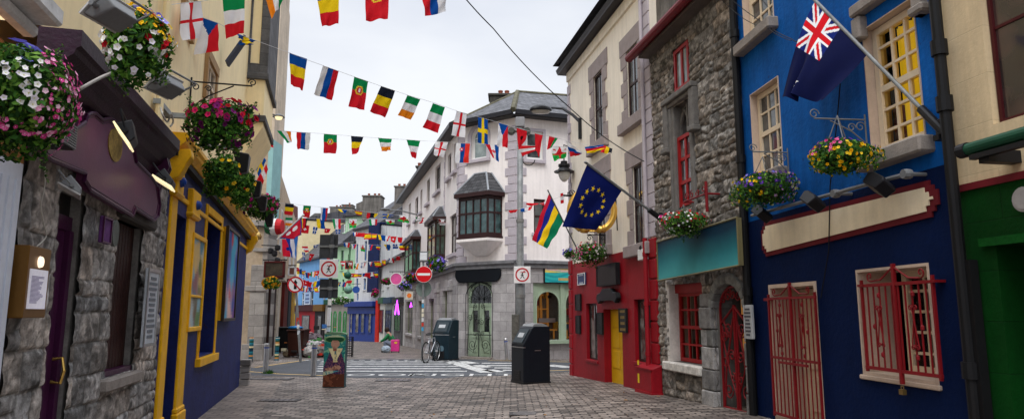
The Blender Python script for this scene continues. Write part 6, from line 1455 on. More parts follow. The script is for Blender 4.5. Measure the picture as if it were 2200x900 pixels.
rnd('string of small far flags crossing the middle of the navy banner', [(752, 524, 48), (812, 526, 46), (910, 520, 40)], 9, 13)
rnd('string of small far flags over the mint house and the white house', [(700, 552, 50), (760, 566, 48), (820, 560, 44), (862, 548, 40)], 11, 11)
rnd('string of small red far flags over the royal blue shop', [(735, 585, 48), (770, 588, 48), (812, 583, 46)], 9, 10)
rnd('upper string of tiny flags in front of the sky blue house', [(632, 572, 50), (660, 586, 50), (700, 578, 50)], 9, 11)
rnd('middle string of tiny flags in front of the sky blue house', [(630, 596, 52), (670, 606, 52), (702, 600, 52)], 9, 11)
rnd('lowest string of tiny flags in front of the sky blue house', [(640, 612, 54), (672, 618, 54), (702, 610, 54)], 9, 10)
rnd('string of small far flags by the round green globe sign', [(712, 600, 44), (735, 607, 44), (757, 600, 44)], 4, 10)
for lab, an, fl in far: bunting(lab, 'small bunting strung over the far street', an, [f + (None,) for f in fl], .006, (7, 9))
# red bunting by the lamp post, in front of the corner building
bunting('twisted red and blue flags on a slack line beside the tall steel pole', GB, [(1090, 452, 21), (1130, 446, 21), (1170, 436, 20.5), (1215, 418, 20)], [
    (1092, 452, 1113, 450, 1108, 456, 1096, 458, REDF, 'twisted red flag'), (1118, 449, 1145, 443, 1140, 452, 1120, 456, FRA, 'twisted blue, white and red flag'), (1131, 436, 1160, 437, 1150, 442, 1132, 441, REDF, 'red flag'), (1160, 437, 1185, 428, 1180, 436, 1166, 442, Vt(RED, WHT, BLU), 'twisted red and white flag'), (1204, 416, 1210, 414, 1212, 436, 1204, 438, RED and AUT, 'hanging red and white flag')])
# flags hanging in the lane by the turquoise wall
bunting('string of flags hanging down the turquoise wall left of the sky', GB, [(545, 370, 22), (562, 340, 22), (580, 300, 22)], [
    (548, 358, 562, 328, 572, 345, 556, 382, SWE, 'blue and yellow flag'), (556, 385, 572, 352, 576, 364, 563, 400, Vt(RED, WHT, RED), 'red and white flag'), (571, 292, 586, 297, 587, 318, 574, 312, AUT, 'red and white flag'), (544, 400, 560, 372, 566, 392, 556, 416, REDF, 'red flag')])

# ---- flags on poles
def pole(name, lab, a, b, r, m, group=None, sock=None):
    t = thing(name, lab, 'flagpole', loc=a, group=group); mb = MB(); mb.tube([V((0, 0, 0)), b - a], r, 10); mb.build('shaft', m, t)
    d = (a - b).normalized(); mb = MB(); mb.lathe([(.005, -r), (r * 1.6, 0), (.005, r)], tuple(b - a), 10); mb.build('finial', m, t)
    if sock: mb = MB(); mb.tube([V((0, 0, 0)) + d * .12, V((0, 0, 0)) - d * sock], r * 2.1, 12); mb.box(-.02, .16, -.06, .06, -.1, .1); mb.build('socket', LAMPK, t, bevel=.01)
    return t
def star(cx, cz, r, pts=5):
    P = [(cx + (r if k % 2 == 0 else r * .4) * math.sin(k * math.pi / pts), cz - (r if k % 2 == 0 else r * .4) * math.cos(k * math.pi / pts)) for k in range(2 * pts)]
    def inside(x, z):
        c = False; n = len(P); j = n - 1
        for i in range(n):
            if (P[i][1] > z) != (P[j][1] > z) and x < (P[j][0] - P[i][0]) * (z - P[i][1]) / (P[j][1] - P[i][1]) + P[i][0]: c = not c
            j = i
        return c
    return inside
# blue flag with the ring of gold stars: s runs along the hoist, t along the fly
def flagpt(F_, x, y, out): p = F_.uz(x, y, out); return F_.W(p[0], p[1], out)
NVY = '#101c5e'
stars = [star(.5 + .3 * math.cos(k * math.pi / 6), .5 + .24 * math.sin(k * math.pi / 6), .052) for k in range(12)]
eu = lambda s, t: '#f2cc14' if any(f(s, t) for f in stars) else NVY
a = RC.W(*RC.uz(1417, 468, .05), .05); Yp = 10.6
b = at(1258, 349, 12.6)
pole('flagpole', 'angled grey flagpole on the stone house carrying the blue flag with gold stars', a, b, .025, GALV, 'angled flagpoles', .3)
EUm = mat('flag_cloth_dark', (1, 1, 1), .8, attr=True, var=.1, vs=5, trans=.15, spec=.1)
def Yon(a, b, k): return a.lerp(b, k)
def onpole(a, b, x):   # depth on the pole at a column
    lo, hi = 0.0, 1.0
    for _ in range(30):
        m = (lo + hi) / 2; p = a.lerp(b, m); X = CX + FPX * p.x / (p.y * cp + (p.z - EYE) * sp)
        if (X > x) == (a.x / a.y > b.x / b.y): lo = m
        else: hi = m
    return a.lerp(b, (lo + hi) / 2)
p0, p1 = onpole(a, b, 1262), onpole(a, b, 1337)
c = at(1281, 494, p1.y + .1); d = at(1208, 487, p0.y - .1)
o = cloth('flag', [p0, p1, c, d], eu, 110, 110, .035, 4, mat_=EUm); tag(o, 'dark blue flag with a ring of gold stars over the red house', 'flag', 'large flags on poles')
# striped flag red, blue, yellow, green
a = RC.W(*RC.uz(1240, 535, .05), .05); b = at(1177, 409, a.y + 1.2)
pole('flagpole', 'dark flagpole on the red house carrying the red, blue, yellow and green flag', a, b, .02, LAMPK, 'angled flagpoles')
p0, p1 = onpole(a, b, 1180), onpole(a, b, 1210)
o = cloth('flag', [p0, p1, at(1176, 535, p1.y + .1), at(1144, 516, p0.y + .1)], lambda s, t: '#c01c34' if s < .15 else ('#1a2a86' if s < .42 else ('#f2c81c' if s < .68 else '#0c7a52')), 32, 40, .05, 5, mat_=CLOTH); tag(o, 'red, blue, yellow and green striped flag left of the star flag', 'flag', 'large flags on poles')
# blue ensign with a canton and a red star
def nz_f(s, t):
    # s along the hoist from its outer end, t along the fly
    if s < .52 and t < .5:
        x, y = t / .5, s / .52; u, v = x * 2 - 1, y * 2 - 1
        if abs(u) < .12 or abs(v) < .2: return '#d4121f'
        if abs(u) < .22 or abs(v) < .36: return '#f0f0f0'
        d1, d2 = abs(u - v) / 1.414, abs(u + v) / 1.414
        if min(d1, d2) < .07: return '#d4121f'
        if min(d1, d2) < .19: return '#f0f0f0'
        return '#12246e'
    for cx, cy in ((.36, .86),):
        if star(cx, cy, .05)(s, t): return '#d4121f'
        if star(cx, cy, .08)(s, t): return '#f0f0f0'
    return '#08103c'
q = BL.uz(2022, 278, .05); a = BL.W(q[0], q[1], .05); Ye = at(1748, 0, 6.9)
b = at(1748, -2, 7.7)
pole('flagpole', 'long grey flagpole in a black socket on the blue house', a, b, .02, GALV, 'angled flagpoles', .34)
p0, p1 = onpole(a, b, 1752), onpole(a, b, 1864)
def nz_cloth():
    A, B = p0, p1; C = at(1772, 218, p1.y + .25); D = at(1677, 207, p0.y + .1); E = at(1700, 92, p0.y + .05)
    nu, nv = 130, 110; N_ = (B - A).cross(D - A).normalized(); o = MB(); vs = []
    for j in range(nv + 1):
        t = j / nv
        l = A * (1 - t) ** 2 + E * 2 * t * (1 - t) * 1.0 + D * t ** 2; r = B.lerp(C, t)
        for i in range(nu + 1):
            s = i / nu; p = l.lerp(r, s)
            fold = math.exp(-((s - .16 - .1 * t) / .07) ** 2) * max(0, t - .35) * .22 - math.exp(-((s - .32 - .1 * t) / .09) ** 2) * max(0, t - .3) * .16
            p = p + N_ * (fold + .035 * t * math.sin(6.3 * (s * 1.3 + .3 * t)) + .02 * t * math.sin(15 * s + 3 * t)); vs.append(p)
    o.v = [tuple(v) for v in vs]
    for j in range(nv):
        for i in range(nu): q = j * (nu + 1) + i; o.f.append((q, q + 1, q + nu + 2, q + nu + 1)); o.m.append(0); o.c.append(nz_f((i + .5) / nu, (j + .5) / nv))
    return o.build('flag', EUm, smooth=True)
tag(nz_cloth(), 'dark navy flag with a red and white crossed corner draped before the blue house', 'flag', 'large flags on poles')
# cluster of flags in the far lane
def nepal(s, t):
    if t < .08 or s < .05 or s > .95 or t > .95: return '#1a3a8a'
    if math.hypot(s - .3, (t - .3)) < .13 or math.hypot(s - .68, t - .38) < .14: return '#f0f0f0'
    return '#cf2038'
a, b = at(596, 514, 24.5), at(652, 462, 23.6)
pole('flagpole', 'blue and white flagpole slanting up in front of the far lane', a, b, .03, WHITE, 'angled flagpoles')
o = cloth('flag', [a.lerp(b, .05), a.lerp(b, .95), at(645, 505, 23.7), at(628, 515, 24.2)], nepal, 36, 24, .05, 2); tag(o, 'red flag with blue border and white sun and moon on the slanting far pole', 'flag', 'large flags on poles')
o = cloth('flag', [at(612, 508, 24.6), at(641, 500, 24.3), at(637, 558, 24.3), at(626, 550, 24.6)], Vt('#1c3f9a', '#e4e4ea', '#3a78c8'), 20, 24, .07, 3); tag(o, 'blue and white drooping flag under the sun and moon flag', 'flag', 'large flags on poles')
o = cloth('flag', [at(606, 514, 24.9), at(622, 514, 24.9), at(624, 552, 24.9), at(607, 550, 24.9)], disc(H('#cf2038'), .7, .55, .2, '#1a2a7a'), 16, 20, .07, 6); tag(o, 'drooping red flag with a dark patch, leftmost of the lane flags', 'flag', 'large flags on poles')

# ================================================================ flowers
def petal_disc(mb, p, n, r, c, c2, k=6):
    n = n.normalized(); a = n.cross(V((0, 0, 1))) if abs(n.z) < .9 else n.cross(V((1, 0, 0))); a.normalize(); b = n.cross(a)
    vs = [p + n * r * .05]; th0 = random.random() * 6
    for j in range(2 * k):
        th = th0 + math.pi * j / k; q = r * (1 if j % 2 == 0 else .78); vs.append(p + (a * math.cos(th) + b * math.sin(th)) * q + n * r * .3)
    fs = [(0, 1 + j, 1 + (j + 1) % (2 * k)) for j in range(2 * k)]
    mb.add(vs, fs, 0, c)
    s = r * .22; mb.add([p + n * r * .22 + a * s, p + n * r * .22 + b * s, p + n * r * .22 - a * s, p + n * r * .22 - b * s], [(0, 1, 2, 3)], 0, c2)
def flower_basket(lab, ctr, rx, rz, groups, nleaf=1500, lsz=.05, basket=True, group='hanging flower baskets', ry=None, chains=None, seed=0, name='flower_basket', trail=.3):
    """groups: (count, size, colours, centre colour, region(dir)->bool)"""
    R = random.Random(seed); random.seed(seed); ry = ry or rx; t = thing(name, lab, 'flower basket', loc=ctr, group=group)
    if basket:
        mb = MB(); mb.lathe([(.02, -rz * .75), (rx * .3, -rz * .7), (rx * .5, -rz * .45), (rx * .6, -rz * .1), (rx * .58, -rz * .08)], n=20); mb.build('basket', BASK, t, smooth=True)
    def rd():
        while True:
            d = V((R.uniform(-1, 1), R.uniform(-1, 1), R.uniform(-1, 1)))
            if .1 < d.length < 1: return d.normalized()
    lump = [(rd(), R.uniform(.1, .5)) for _ in range(16)]
    def rad(d): return 1 - .12 + sum(a * max(0, d.dot(l) - .75) * 3 for l, a in lump) * .45
    def pos(d, k):
        q = rad(d) * k; z = d.z * rz * q
        if d.z < -.2: z -= trail * rz * R.random() * abs(d.z)
        return V((d.x * rx * q, d.y * ry * q, z))
    mb = MB(); GR_ = ['#2f5a1e', '#3f6f26', '#57852f', '#274c1c', '#6d953a', '#1f3f18']
    for i in range(nleaf):
        d = rd(); p = pos(d, R.uniform(.35, 1.03) ** .6); s = lsz * R.uniform(.5, 1.2)
        n = (d + rd() * .9).normalized(); a = n.cross(rd()).normalized(); b = n.cross(a)
        mb.add([p - a * s * .5, p + b * s * .28 + n * s * .06, p + a * s * .6, p - b * s * .28 + n * s * .06], [(0, 1, 2, 3)], 0, R.choice(GR_))
    for q_ in range(int(22 * min(1, trail + .4)) if nleaf > 1200 else 0):   # trailing and upright stems
        d = rd(); up_ = q_ % 4 == 0; d.z = abs(d.z) * .8 + .3 if up_ else -abs(d.z) * .6; d.normalize(); p = pos(d, .95); L_ = rz * R.uniform(.25, .7); sw = rd() * .25
        for i in range(26):
            k = i / 26; c_ = p + (V((d.x * .5, d.y * .5, .6)) * L_ * k if up_ else V((d.x * .25, d.y * .25, -1)) * L_ * k) + sw * L_ * k * k + rd() * lsz * .35
            s = lsz * R.uniform(.4, .8) * (1 - .4 * k); n = rd(); a = n.cross(rd()).normalized(); b = n.cross(a)
            mb.add([c_ - a * s * .5, c_ + b * s * .28, c_ + a * s * .6, c_ - b * s * .28], [(0, 1, 2, 3)], 0, R.choice(GR_))
    mb.build('foliage', LEAF, t)
    mb = MB()
    for cnt, sz, cols, cc, reg in groups:
        k = 0; tries = 0
        while k < cnt and tries < cnt * 60:
            tries += 1; d = rd()
            if d.z < -.75 or (reg and not reg(d)): continue
            p = pos(d, R.uniform(.9, 1.1)); petal_disc(mb, p, d + rd() * .4, sz * R.uniform(.7, 1.15), R.choice(cols), cc, 5); k += 1
    mb.build('blossoms', PETAL, t)
    if chains:
        mb = MB()
        for k in range(3): an = k * 2.1 + .4; mb.tube([(rx * .55 * math.cos(an), rx * .55 * math.sin(an), -rz * .1), (0, 0, chains)], .006, 4)
        mb.build('chain', LAMPG, t)
    return t
PNK, MAG, PUR, VIO, YL, WH, RD_ = ['#e85a9a', '#d23a86', '#f07ab0'], ['#c01f6a', '#a01a58', '#d8327e'], ['#5a2a9a', '#6a3ab8', '#4a2490'], ['#8a86e8', '#6f6ad8', '#9a9af0'], ['#f5c518', '#f0b010', '#ffd83a'], ['#f0f0f2', '#e4e0ea', '#ffffff'], ['#c01424', '#a00f1c', '#d8202e']
c0 = at(15, 205, 3.55); S_ = 3.55 / FPX
flower_basket('huge flower basket of white, pink and violet petunias cut by the left edge', c0, 140 * S_, 125 * S_, [
    (210, .02, WH, '#d8d890', lambda d: d.x * .8 + d.y * .6 < .45 and d.z < .5 and d.z > -.45), (380, .015, ['#e870b0', '#d8408e', '#f0a8cc', '#c83a86', '#f4d0e0'], '#f8e8f0', lambda d: d.x * .8 + d.y * .6 > .4 or d.z < -.6), (16, .046, VIO, '#e8e8ff', lambda d: d.z > .45 and d.x * .8 + d.y * .6 < .4)],
    nleaf=6500, lsz=.045, seed=1, trail=.15)
c1 = LF.W(*LF.uz(290, 90, .62), .62); S_ = c1.y / FPX
flower_basket('flower trough of yellow, white and red blossoms behind the floodlight on the pub cornice', c1, 70 * S_, 82 * S_, [
    (230, .02, YL, '#a06010', lambda d: d.z > .0), (90, .028, WH, '#d8d8a0', lambda d: d.z < .15), (26, .03, RD_, '#600010', None), (7, .05, VIO, '#fff', lambda d: d.z > .2)], nleaf=2600, lsz=.06, seed=2)
c2 = LF.W(*LF.uz(470, 262, .75), .75); S_ = c2.y / FPX
flower_basket('hanging basket of magenta and deep purple petunias over the yellow cornice', c2, 74 * S_, 50 * S_, [
    (60, .045, MAG + ['#e02a6a'], '#50103a', lambda d: d.z > -.1), (26, .04, RD_, '#600010', lambda d: d.x > -.3), (60, .045, ['#5a1450', '#7a1c6a', '#8a2a7a'], '#200818', lambda d: d.x > .2 or d.z < -.3)], nleaf=2200, lsz=.07, seed=3, trail=.7, chains=52 * S_)
def bracket(lab, F_, x_wall, x_tip, y, out0, out1, r=.012, m=IRONB, hgt=.32):
    """scrolled wall bracket reaching out from the wall"""
    q = F_.uz(x_wall, y, out0); t = thing('wall_bracket', lab, 'bracket', F_.M @ Matrix.Translation((q[0], 0, q[1])), 'scrolled basket brackets')
    mb = MB(); L_ = out1; Ry = Matrix.Rotation(-math.pi / 2, 4, 'Z')
    mb.tube([(0, -.02, -hgt), (0, -.02, .06)], r, 6); mb.tube([(0, -.02, 0), (0, -L_, 0)], r, 6); mb.tube([(0, -.02, -hgt * .9), (0, -L_ * .3, -hgt * .45), (0, -L_ * .7, -.02)], r * .8, 6)
    for cy, cz, rr_ in ((-L_, .05, .06), (-L_ * .3, -.09, .05), (-.08, -.08, .06)):
        P = []
        for i in range(18): k = i / 17; a_ = k * 8; q_ = rr_ * (1 - .75 * k); P.append((0, cy + q_ * math.cos(a_) - .0, cz + q_ * math.sin(a_)))
        mb.tube(P, r * .7, 5)
    mb.build('ironwork', m, t); return t
bracket('black scrolled bracket on the cream wall above the magenta basket', LF, 408, 480, 175, 0, .85, hgt=.45)
# floodlights on arms with planters above the navy shop
for i, (x0, x1, y, lx, ly, lab) in enumerate([(398, 490, 256, 488, 283, 'nearest arm, under the magenta basket'), (440, 520, 319, 513, 345, 'second arm above the yellow cornice'), (495, 548, 379, 544, 398, 'third arm above the yellow cornice, in front of the turquoise wall'), (497, 561, 412, 548, 432, 'fourth arm above the end of the yellow cornice'), (530, 576, 450, 579, 466, 'farthest arm beyond the end of the yellow cornice')]):
    oo = .75; q = LF.uz(x1, y, oo) if i < 4 else LF.uz(x1, y, oo); t = thing('floodlight', 'black floodlight on the ' + lab, 'floodlight', LF.M @ Matrix.Translation((q[0], 0, q[1])), 'floodlights on arms above the navy shop')
    mb = MB(); mb.box(-.03, .03, -oo, 0, -.03, .03); mb.box(-.6, .05, -.1, -.02, -.03, .03) if i in (0, 3) else None; mb.build('arm', CM('arm_grey', (.34, .36, .35)), t)
    mb = MB(); mb.add([(-.13, -oo - .12, -.1), (.13, -oo - .12, -.1), (.13, -oo + .12, -.06), (-.13, -oo + .12, -.06), (-.08, -oo - .1, -.36), (.08, -oo - .1, -.36), (.08, -oo + .0, -.38), (-.08, -oo + .0, -.38)], [(0, 1, 2, 3), (7, 6, 5, 4), (0, 4, 5, 1), (1, 5, 6, 2), (2, 6, 7, 3), (3, 7, 4, 0)]); mb.build('lamp', LAMPK, t, bevel=.02, seg=2)
for i, (x, y, rx, rz, gs, lab) in enumerate([(478, 375, 38, 46, [(12, .035, YL, '#a06010', lambda d: d.x > .2)], 'planter of trailing green with a few yellow blossoms below the magenta basket'),
        (520, 400, 26, 36, [(10, .035, YL, '#a06010', None), (8, .03, RD_, '#400', None)], 'green trailing planter before the turquoise wall'),
        (560, 440, 38, 26, [(50, .045, MAG, '#50103a', None), (30, .045, ['#5a1450', '#7a1c6a'], '#200818', None)], 'magenta and purple basket beyond the end of the yellow cornice')]):
    c_ = LF.W(*LF.uz(x, y, .6), .6); S_ = c_.y / FPX
    flower_basket(lab, c_, rx * S_, rz * S_, gs, nleaf=1300, lsz=.08, seed=20 + i, name='planter', group='planters above the navy shop', basket=(i == 0))
# right-hand baskets
def rbasket(F_, x, y, out, w, h, lab, gs, nl=1500, ls=.045, seed=0, ch=.5, tr=.3, grp='hanging flower baskets'):
    c_ = F_.W(*F_.uz(x, y, out), out); S_ = math.hypot(c_.y, 0) / FPX
    return flower_basket(lab, c_, w / 2 * S_, h / 2 * S_, gs, nleaf=nl, lsz=ls, seed=seed, chains=ch, trail=tr, group=grp)
rbasket(BL, 1805, 334, .55, 140, 72, 'basket of yellow, pink and violet flowers between the two lower windows of the blue house', [(130, .02, YL, '#a06010', lambda d: d.x < 1 and d.z < .55), (26, .026, PNK, '#801040', lambda d: d.x < -.1 and d.z > 0), (12, .03, PUR, '#201040', lambda d: d.z > .2), (10, .03, PNK + MAG, '#801040', lambda d: d.z > .5)], 2600, .045, 5, .42, .45)
rbasket(BL, 1642, 405, .45, 142, 74, 'basket of violet, yellow and lilac flowers at the left corner of the blue house', [(90, .026, PUR + VIO[1:2], '#e0d040', lambda d: d.z > -.3), (45, .022, YL, '#a06010', lambda d: d.x < 0), (45, .022, ['#c890d0', '#b878c0', '#dca8e0'], '#fff', lambda d: d.x > .1), (24, .022, ['#f0e890', '#f4f0c0'], '#a08020', lambda d: d.x > .4)], 2400, .05, 6, .42, .2)
rbasket(ST, 1470, 478, .5, 104, 50, 'basket of red and white flowers with a pink tip over the teal sign', [(90, .022, RD_, '#500', lambda d: d.z > -.2), (80, .02, WH, '#dd8', lambda d: d.x < .1), (16, .03, PNK + MAG, '#801040', lambda d: d.x < -.7)], 1700, .05, 7, .3, .5)
rbasket(RC, 1268, 543, .5, 76, 44, 'basket of pink, red and white flowers on the red house corner', [(46, .03, PNK + ['#f0a0b8'], '#801040', lambda d: d.x < .3), (46, .024, WH, '#dd8', lambda d: d.x > -.2), (14, .035, RD_, '#500', lambda d: d.z > .1), (10, .03, PUR + VIO, '#fff', lambda d: d.z > .2)], 1500, .06, 8, None, .5)
rbasket(RC, 1221, 543, .5, 26, 22, 'small basket of violet flowers half hidden at the corner of the red house', [(40, .03, VIO + PUR, '#fff', None)], 400, .06, 9, None, .2)
bracket('black scrolled bracket on the blue house above the yellow basket', BL, 1862, 0, 258, 0, .6, r=.009, m=LAMPG, hgt=.3)
bracket('black scrolled bracket at the left end of the blue house', BL, 1695, 0, 328, 0, .5, r=.009, m=LAMPG, hgt=.3)
for x, y, Y, w_, h_, lab, gs in [(938, 566, 27.5, 44, 32, 'blue and red flower basket behind the no entry sign', [(60, .06, ['#6a5ac8', '#8a70d8', '#5040a8'], '#fff', None), (16, .06, RD_, '#500', lambda d: d.x < -.3)]),
        (884, 596, 33, 26, 22, 'red and violet flower basket on the corner building further down the street', [(30, .06, RD_, '#500', None), (30, .06, PUR, '#fff', None)]), (868, 613, 36, 30, 20, 'lilac flower basket beside the pink round sign', [(50, .06, VIO + ['#b080c8'], '#fff', None)]),
        (830, 604, 42, 22, 14, 'dark magenta flower basket left of the pink round sign', [(40, .07, MAG, '#401', None)]), (806, 629, 50, 16, 18, 'crimson flower basket above the red pillar of the blue shop', [(40, .09, MAG, '#401', None)]),
        (732, 645, 46, 44, 16, 'window box of white flowers on the mint house', [(60, .06, WH, '#dd8', None)]), (582, 607, 24, 36, 26, 'autumn coloured planter under the brown hanging sign', [(60, .05, ['#c8a020', '#d88a1a'], '#642', None)])]:
    c_ = at(x, y, Y); S_ = Y / FPX; flower_basket(lab, c_, w_ / 2 * S_, h_ / 2 * S_, gs, nleaf=700, lsz=.11, seed=int(x), basket=False, group='far flower baskets', trail=.2)

# ================================================================ signs and posts in the street
def disc_mb(mb, r, y, th, n=32, mi=0, c=None, cx=0, cz=0):
    mb.prism([(cx + r * math.cos(2 * math.pi * k / n), cz + r * math.sin(2 * math.pi * k / n)) for k in range(n)], y - th, y, mi, c); return mb
def ring_mb(mb, r0, r1, y, th, n=32, cx=0, cz=0):
    for k in range(n):
        a, b = 2 * math.pi * k / n, 2 * math.pi * (k + 1) / n
        mb.prism([(cx + r0 * math.cos(a), cz + r0 * math.sin(a)), (cx + r1 * math.cos(a), cz + r1 * math.sin(a)), (cx + r1 * math.cos(b), cz + r1 * math.sin(b)), (cx + r0 * math.cos(b), cz + r0 * math.sin(b))], y - th, y)
    return mb
def walker(mb, s, y):
    disc_mb(mb, .05 * s, y, .004, 12, cx=.02 * s, cz=.12 * s)
    for P in ([(-.04, .06), (.03, .07), (.05, -.08), (-.03, -.08)], [(-.04, .05), (-.13, -.06), (-.1, -.07), (-.01, .02)], [(.02, .05), (.12, -.04), (.1, -.06), (.02, .01)],
              [(-.03, -.07), (.01, -.07), (-.03, -.18), (-.12, -.28), (-.16, -.26), (-.08, -.17)], [(0, -.07), (.05, -.07), (.07, -.17), (.13, -.28), (.17, -.27), (.11, -.15)]):
        mb.prism([(p[0] * s, p[1] * s) for p in P], y - .004, y)
def carmoto(mb, s, y):
    mb.prism([(x * s, z * s) for x, z in [(.0, .2), (.02, .25), (.08, .27), (.12, .31), (.22, .31), (.25, .26), (.27, .25), (.27, .2)]], y - .004, y)
    disc_mb(mb, .025 * s, y - .0005, .004, 10, cx=.06 * s, cz=.2 * s); disc_mb(mb, .025 * s, y - .0005, .004, 10, cx=.21 * s, cz=.2 * s)
    ring_mb(mb, .02 * s, .03 * s, y, .004, 10, cx=-.12 * s, cz=.2 * s); ring_mb(mb, .02 * s, .03 * s, y, .004, 10, cx=-.04 * s, cz=.2 * s); mb.box(-.11 * s, -.05 * s, y - .004, y, .21 * s, .27 * s)
def ped_sign(lab, x0, x1, y0, y1, Y, rz=0):
    c_ = at((x0 + x1) / 2, (y0 + y1) / 2, Y); S_ = Y / FPX * .995; w_ = (x1 - x0) / 2 * S_; h_ = (y1 - y0) / 2 * S_
    t = thing('pedestrian_street_sign', lab, 'road sign', loc=c_, rz=rz); mb = MB(); mb.box(-w_, w_, 0, .02, -h_, h_); mb.build('plate', SIGNW, t, bevel=.006)
    r = w_ * .83; mb = MB(); ring_mb(mb, r * .8, r, -.001, .004); mb.build('ring', SIGNR, t); mb = MB(); walker(mb, r * 2.0, -.001); mb.build('walking_figure', SIGNK, t); mb = MB(); carmoto(mb, r * 1.75, -.001); mb.build('vehicle_symbols', SIGNR, t)
    return t
Yc = gnd(708, 800).y
Yc = 21.2
ped_sign('square white sign with a walking figure in a red ring on the central pole', 686, 726, 557, 597, Yc)
g = at(706, 815, Yc - .1); g.z = 0
t = thing('sign_pole', 'dark sign pole with stickers rising behind the painted box', 'pole', loc=(at(705, 640, Yc).x + .02, Yc + .12, 0)); zt = at(705, 505, Yc).z
mb = MB(); mb.tube([(0, 0, 0), (0, 0, zt + .05)], .055, 12); mb.build('shaft', CM('dark_pole', (.06, .065, .07), var=.4, vs=8), t)
mb = MB(); z = at(705, 700, Yc).z; 
for k, (za, zb_, c) in enumerate([(660, 700, '#d8d8d8'), (642, 655, '#e8e8e0'), (702, 712, '#b8c8d0')]): mb.lathe([(.058, at(705, zb_, Yc).z), (.058, at(705, za, Yc).z)], n=12, c=c, cap=False)
mb.build('stickers', COLR, t)
SB = CM('sign_back_grey', (.05, .055, .06), rough=.5, var=.3, vs=4)
for y0, y1 in ((504, 555), (599, 640)):
    a_, b_ = at(686, y1, Yc + .2), at(727, y0, Yc + .2); mb = MB(); mb.box(a_.x - t.location.x, b_.x - t.location.x, .06, .08, a_.z, b_.z); s_ = mb.build('sign_back', SB, t)
    mb = MB(); zc_ = (a_.z + b_.z) / 2; mb.box(a_.x - t.location.x, b_.x - t.location.x, .03, .058, zc_ - .03, zc_ + .03); mb.box(-.07, .07, -.06, .06, zc_ - .05, zc_ + .05); mb.build('clamp', GALV, s_)
# no straight ahead sign on a leaning pole
Y2 = 24.8; a_ = gat(646, Y2); b_ = at(634, 592, Y2); t = thing('sign_pole', 'slightly leaning steel pole holding the round no straight ahead sign', 'pole', loc=a_); mb = MB(); mb.tube([V((0, 0, 0)), b_ - a_], .045, 10); mb.build('shaft', GALV, t)
mb = MB()
for k, c in ((.35, '#d0d4d8'), (.5, '#b8402a'), (.42, '#e8e8e8')): p = (b_ - a_) * k; mb.lathe([(.049, p.z - .09), (.049, p.z + .05)], (p.x, 0, 0), 10, c=c, cap=False)
mb.build('stickers', COLR, t)
c_ = at(634.5, 611, Y2 - .1); r = 17.5 * Y2 / FPX; t = thing('no_straight_ahead_sign', 'round white sign with a black arrow struck by a red bar', 'road sign', loc=c_)
mb = MB(); disc_mb(mb, r, 0.015, .015); mb.build('plate', SIGNW, t); mb = MB(); ring_mb(mb, r * .8, r * .99, -.001, .004)
q = r * .82; mb.prism([(-q * .66, q * .8), (-q * .8, q * .66), (q * .66, -q * .8), (q * .8, -q * .66)], -.009, -.005); mb.build('ring', SIGNR, t)
mb = MB(); mb.prism([(-.05 * r / .3, -r * .55), (.05 * r / .3, -r * .55), (.05 * r / .3, r * .2), (-.05 * r / .3, r * .2)], -.005, -.001); mb.prism([(-.28 * r, r * .2), (.28 * r, r * .2), (0, r * .62)], -.005, -.001); mb.build('arrow', SIGNK, t)
# no entry
Y3 = 25.6; a_ = gat(907, Y3); t = thing('sign_pole', 'grey pole with stickers holding the no entry sign beside the bicycle', 'pole', loc=a_); zt = at(910, 545, Y3).z; xo = at(909, 590, Y3).x - a_.x
mb = MB(); mb.tube([(0, 0, 0), (xo, 0, zt)], .04, 10); mb.build('shaft', GALV, t)
mb = MB(); rr = random.Random(4)
for k in range(7): z = 1.1 + k * .17; mb.lathe([(.043, z), (.043, z + .13)], (xo * z / zt, 0, 0), 10, c=rr.choice(['#d8d8d8', '#4aa0c8', '#c83a2a', '#e0d8c0']), cap=False)
mb.build('stickers', COLR, t)
c_ = at(910.5, 589, Y3 - .1); r = 17.5 * Y3 / FPX; t = thing('no_entry_sign', 'round red no entry sign with a white bar', 'road sign', loc=c_); mb = MB(); disc_mb(mb, r, .015, .015); mb.build('plate', SIGNW, t); mb = MB(); disc_mb(mb, r * .96, -.001, .003); mb.build('red_disc', CM('bright_sign_red', (.62, .008, .015), rough=.35, var=.05), t); mb = MB(); mb.box(-r * .78, r * .78, -.008, -.005, -r * .14, r * .14); mb.build('bar', SIGNW, t)
c_ = at(910, 620, Y3 + .1); r = 17 * Y3 / FPX; t = thing('round_road_sign', 'grey green back of a round sign under the no entry sign', 'road sign', loc=c_); mb = MB(); disc_mb(mb, r, .03, .015); mb.build('plate', CM('sign_back_green', (.16, .2, .18), var=.2), t); mb = MB(); mb.box(-.06, .06, -.01, .014, -.08, .08); mb.build('clamp', GALV, t)
c_ = at(910, 551, Y3 - .08); t = thing('lamp_box', 'small square white lamp box on top of the no entry pole', 'lamp', loc=c_); mb = MB(); w_ = .13; mb.box(-w_ * 1.2, w_ * 1.2, .0, .12, -.2, .2); mb.build('case', LAMPG, t, bevel=.02); mb = MB(); mb.box(-w_, w_, -.02, .0, -.14, .14); mb.build('lens', CM('milk_lens', (.7, .72, .74), rough=.3), t, bevel=.01)
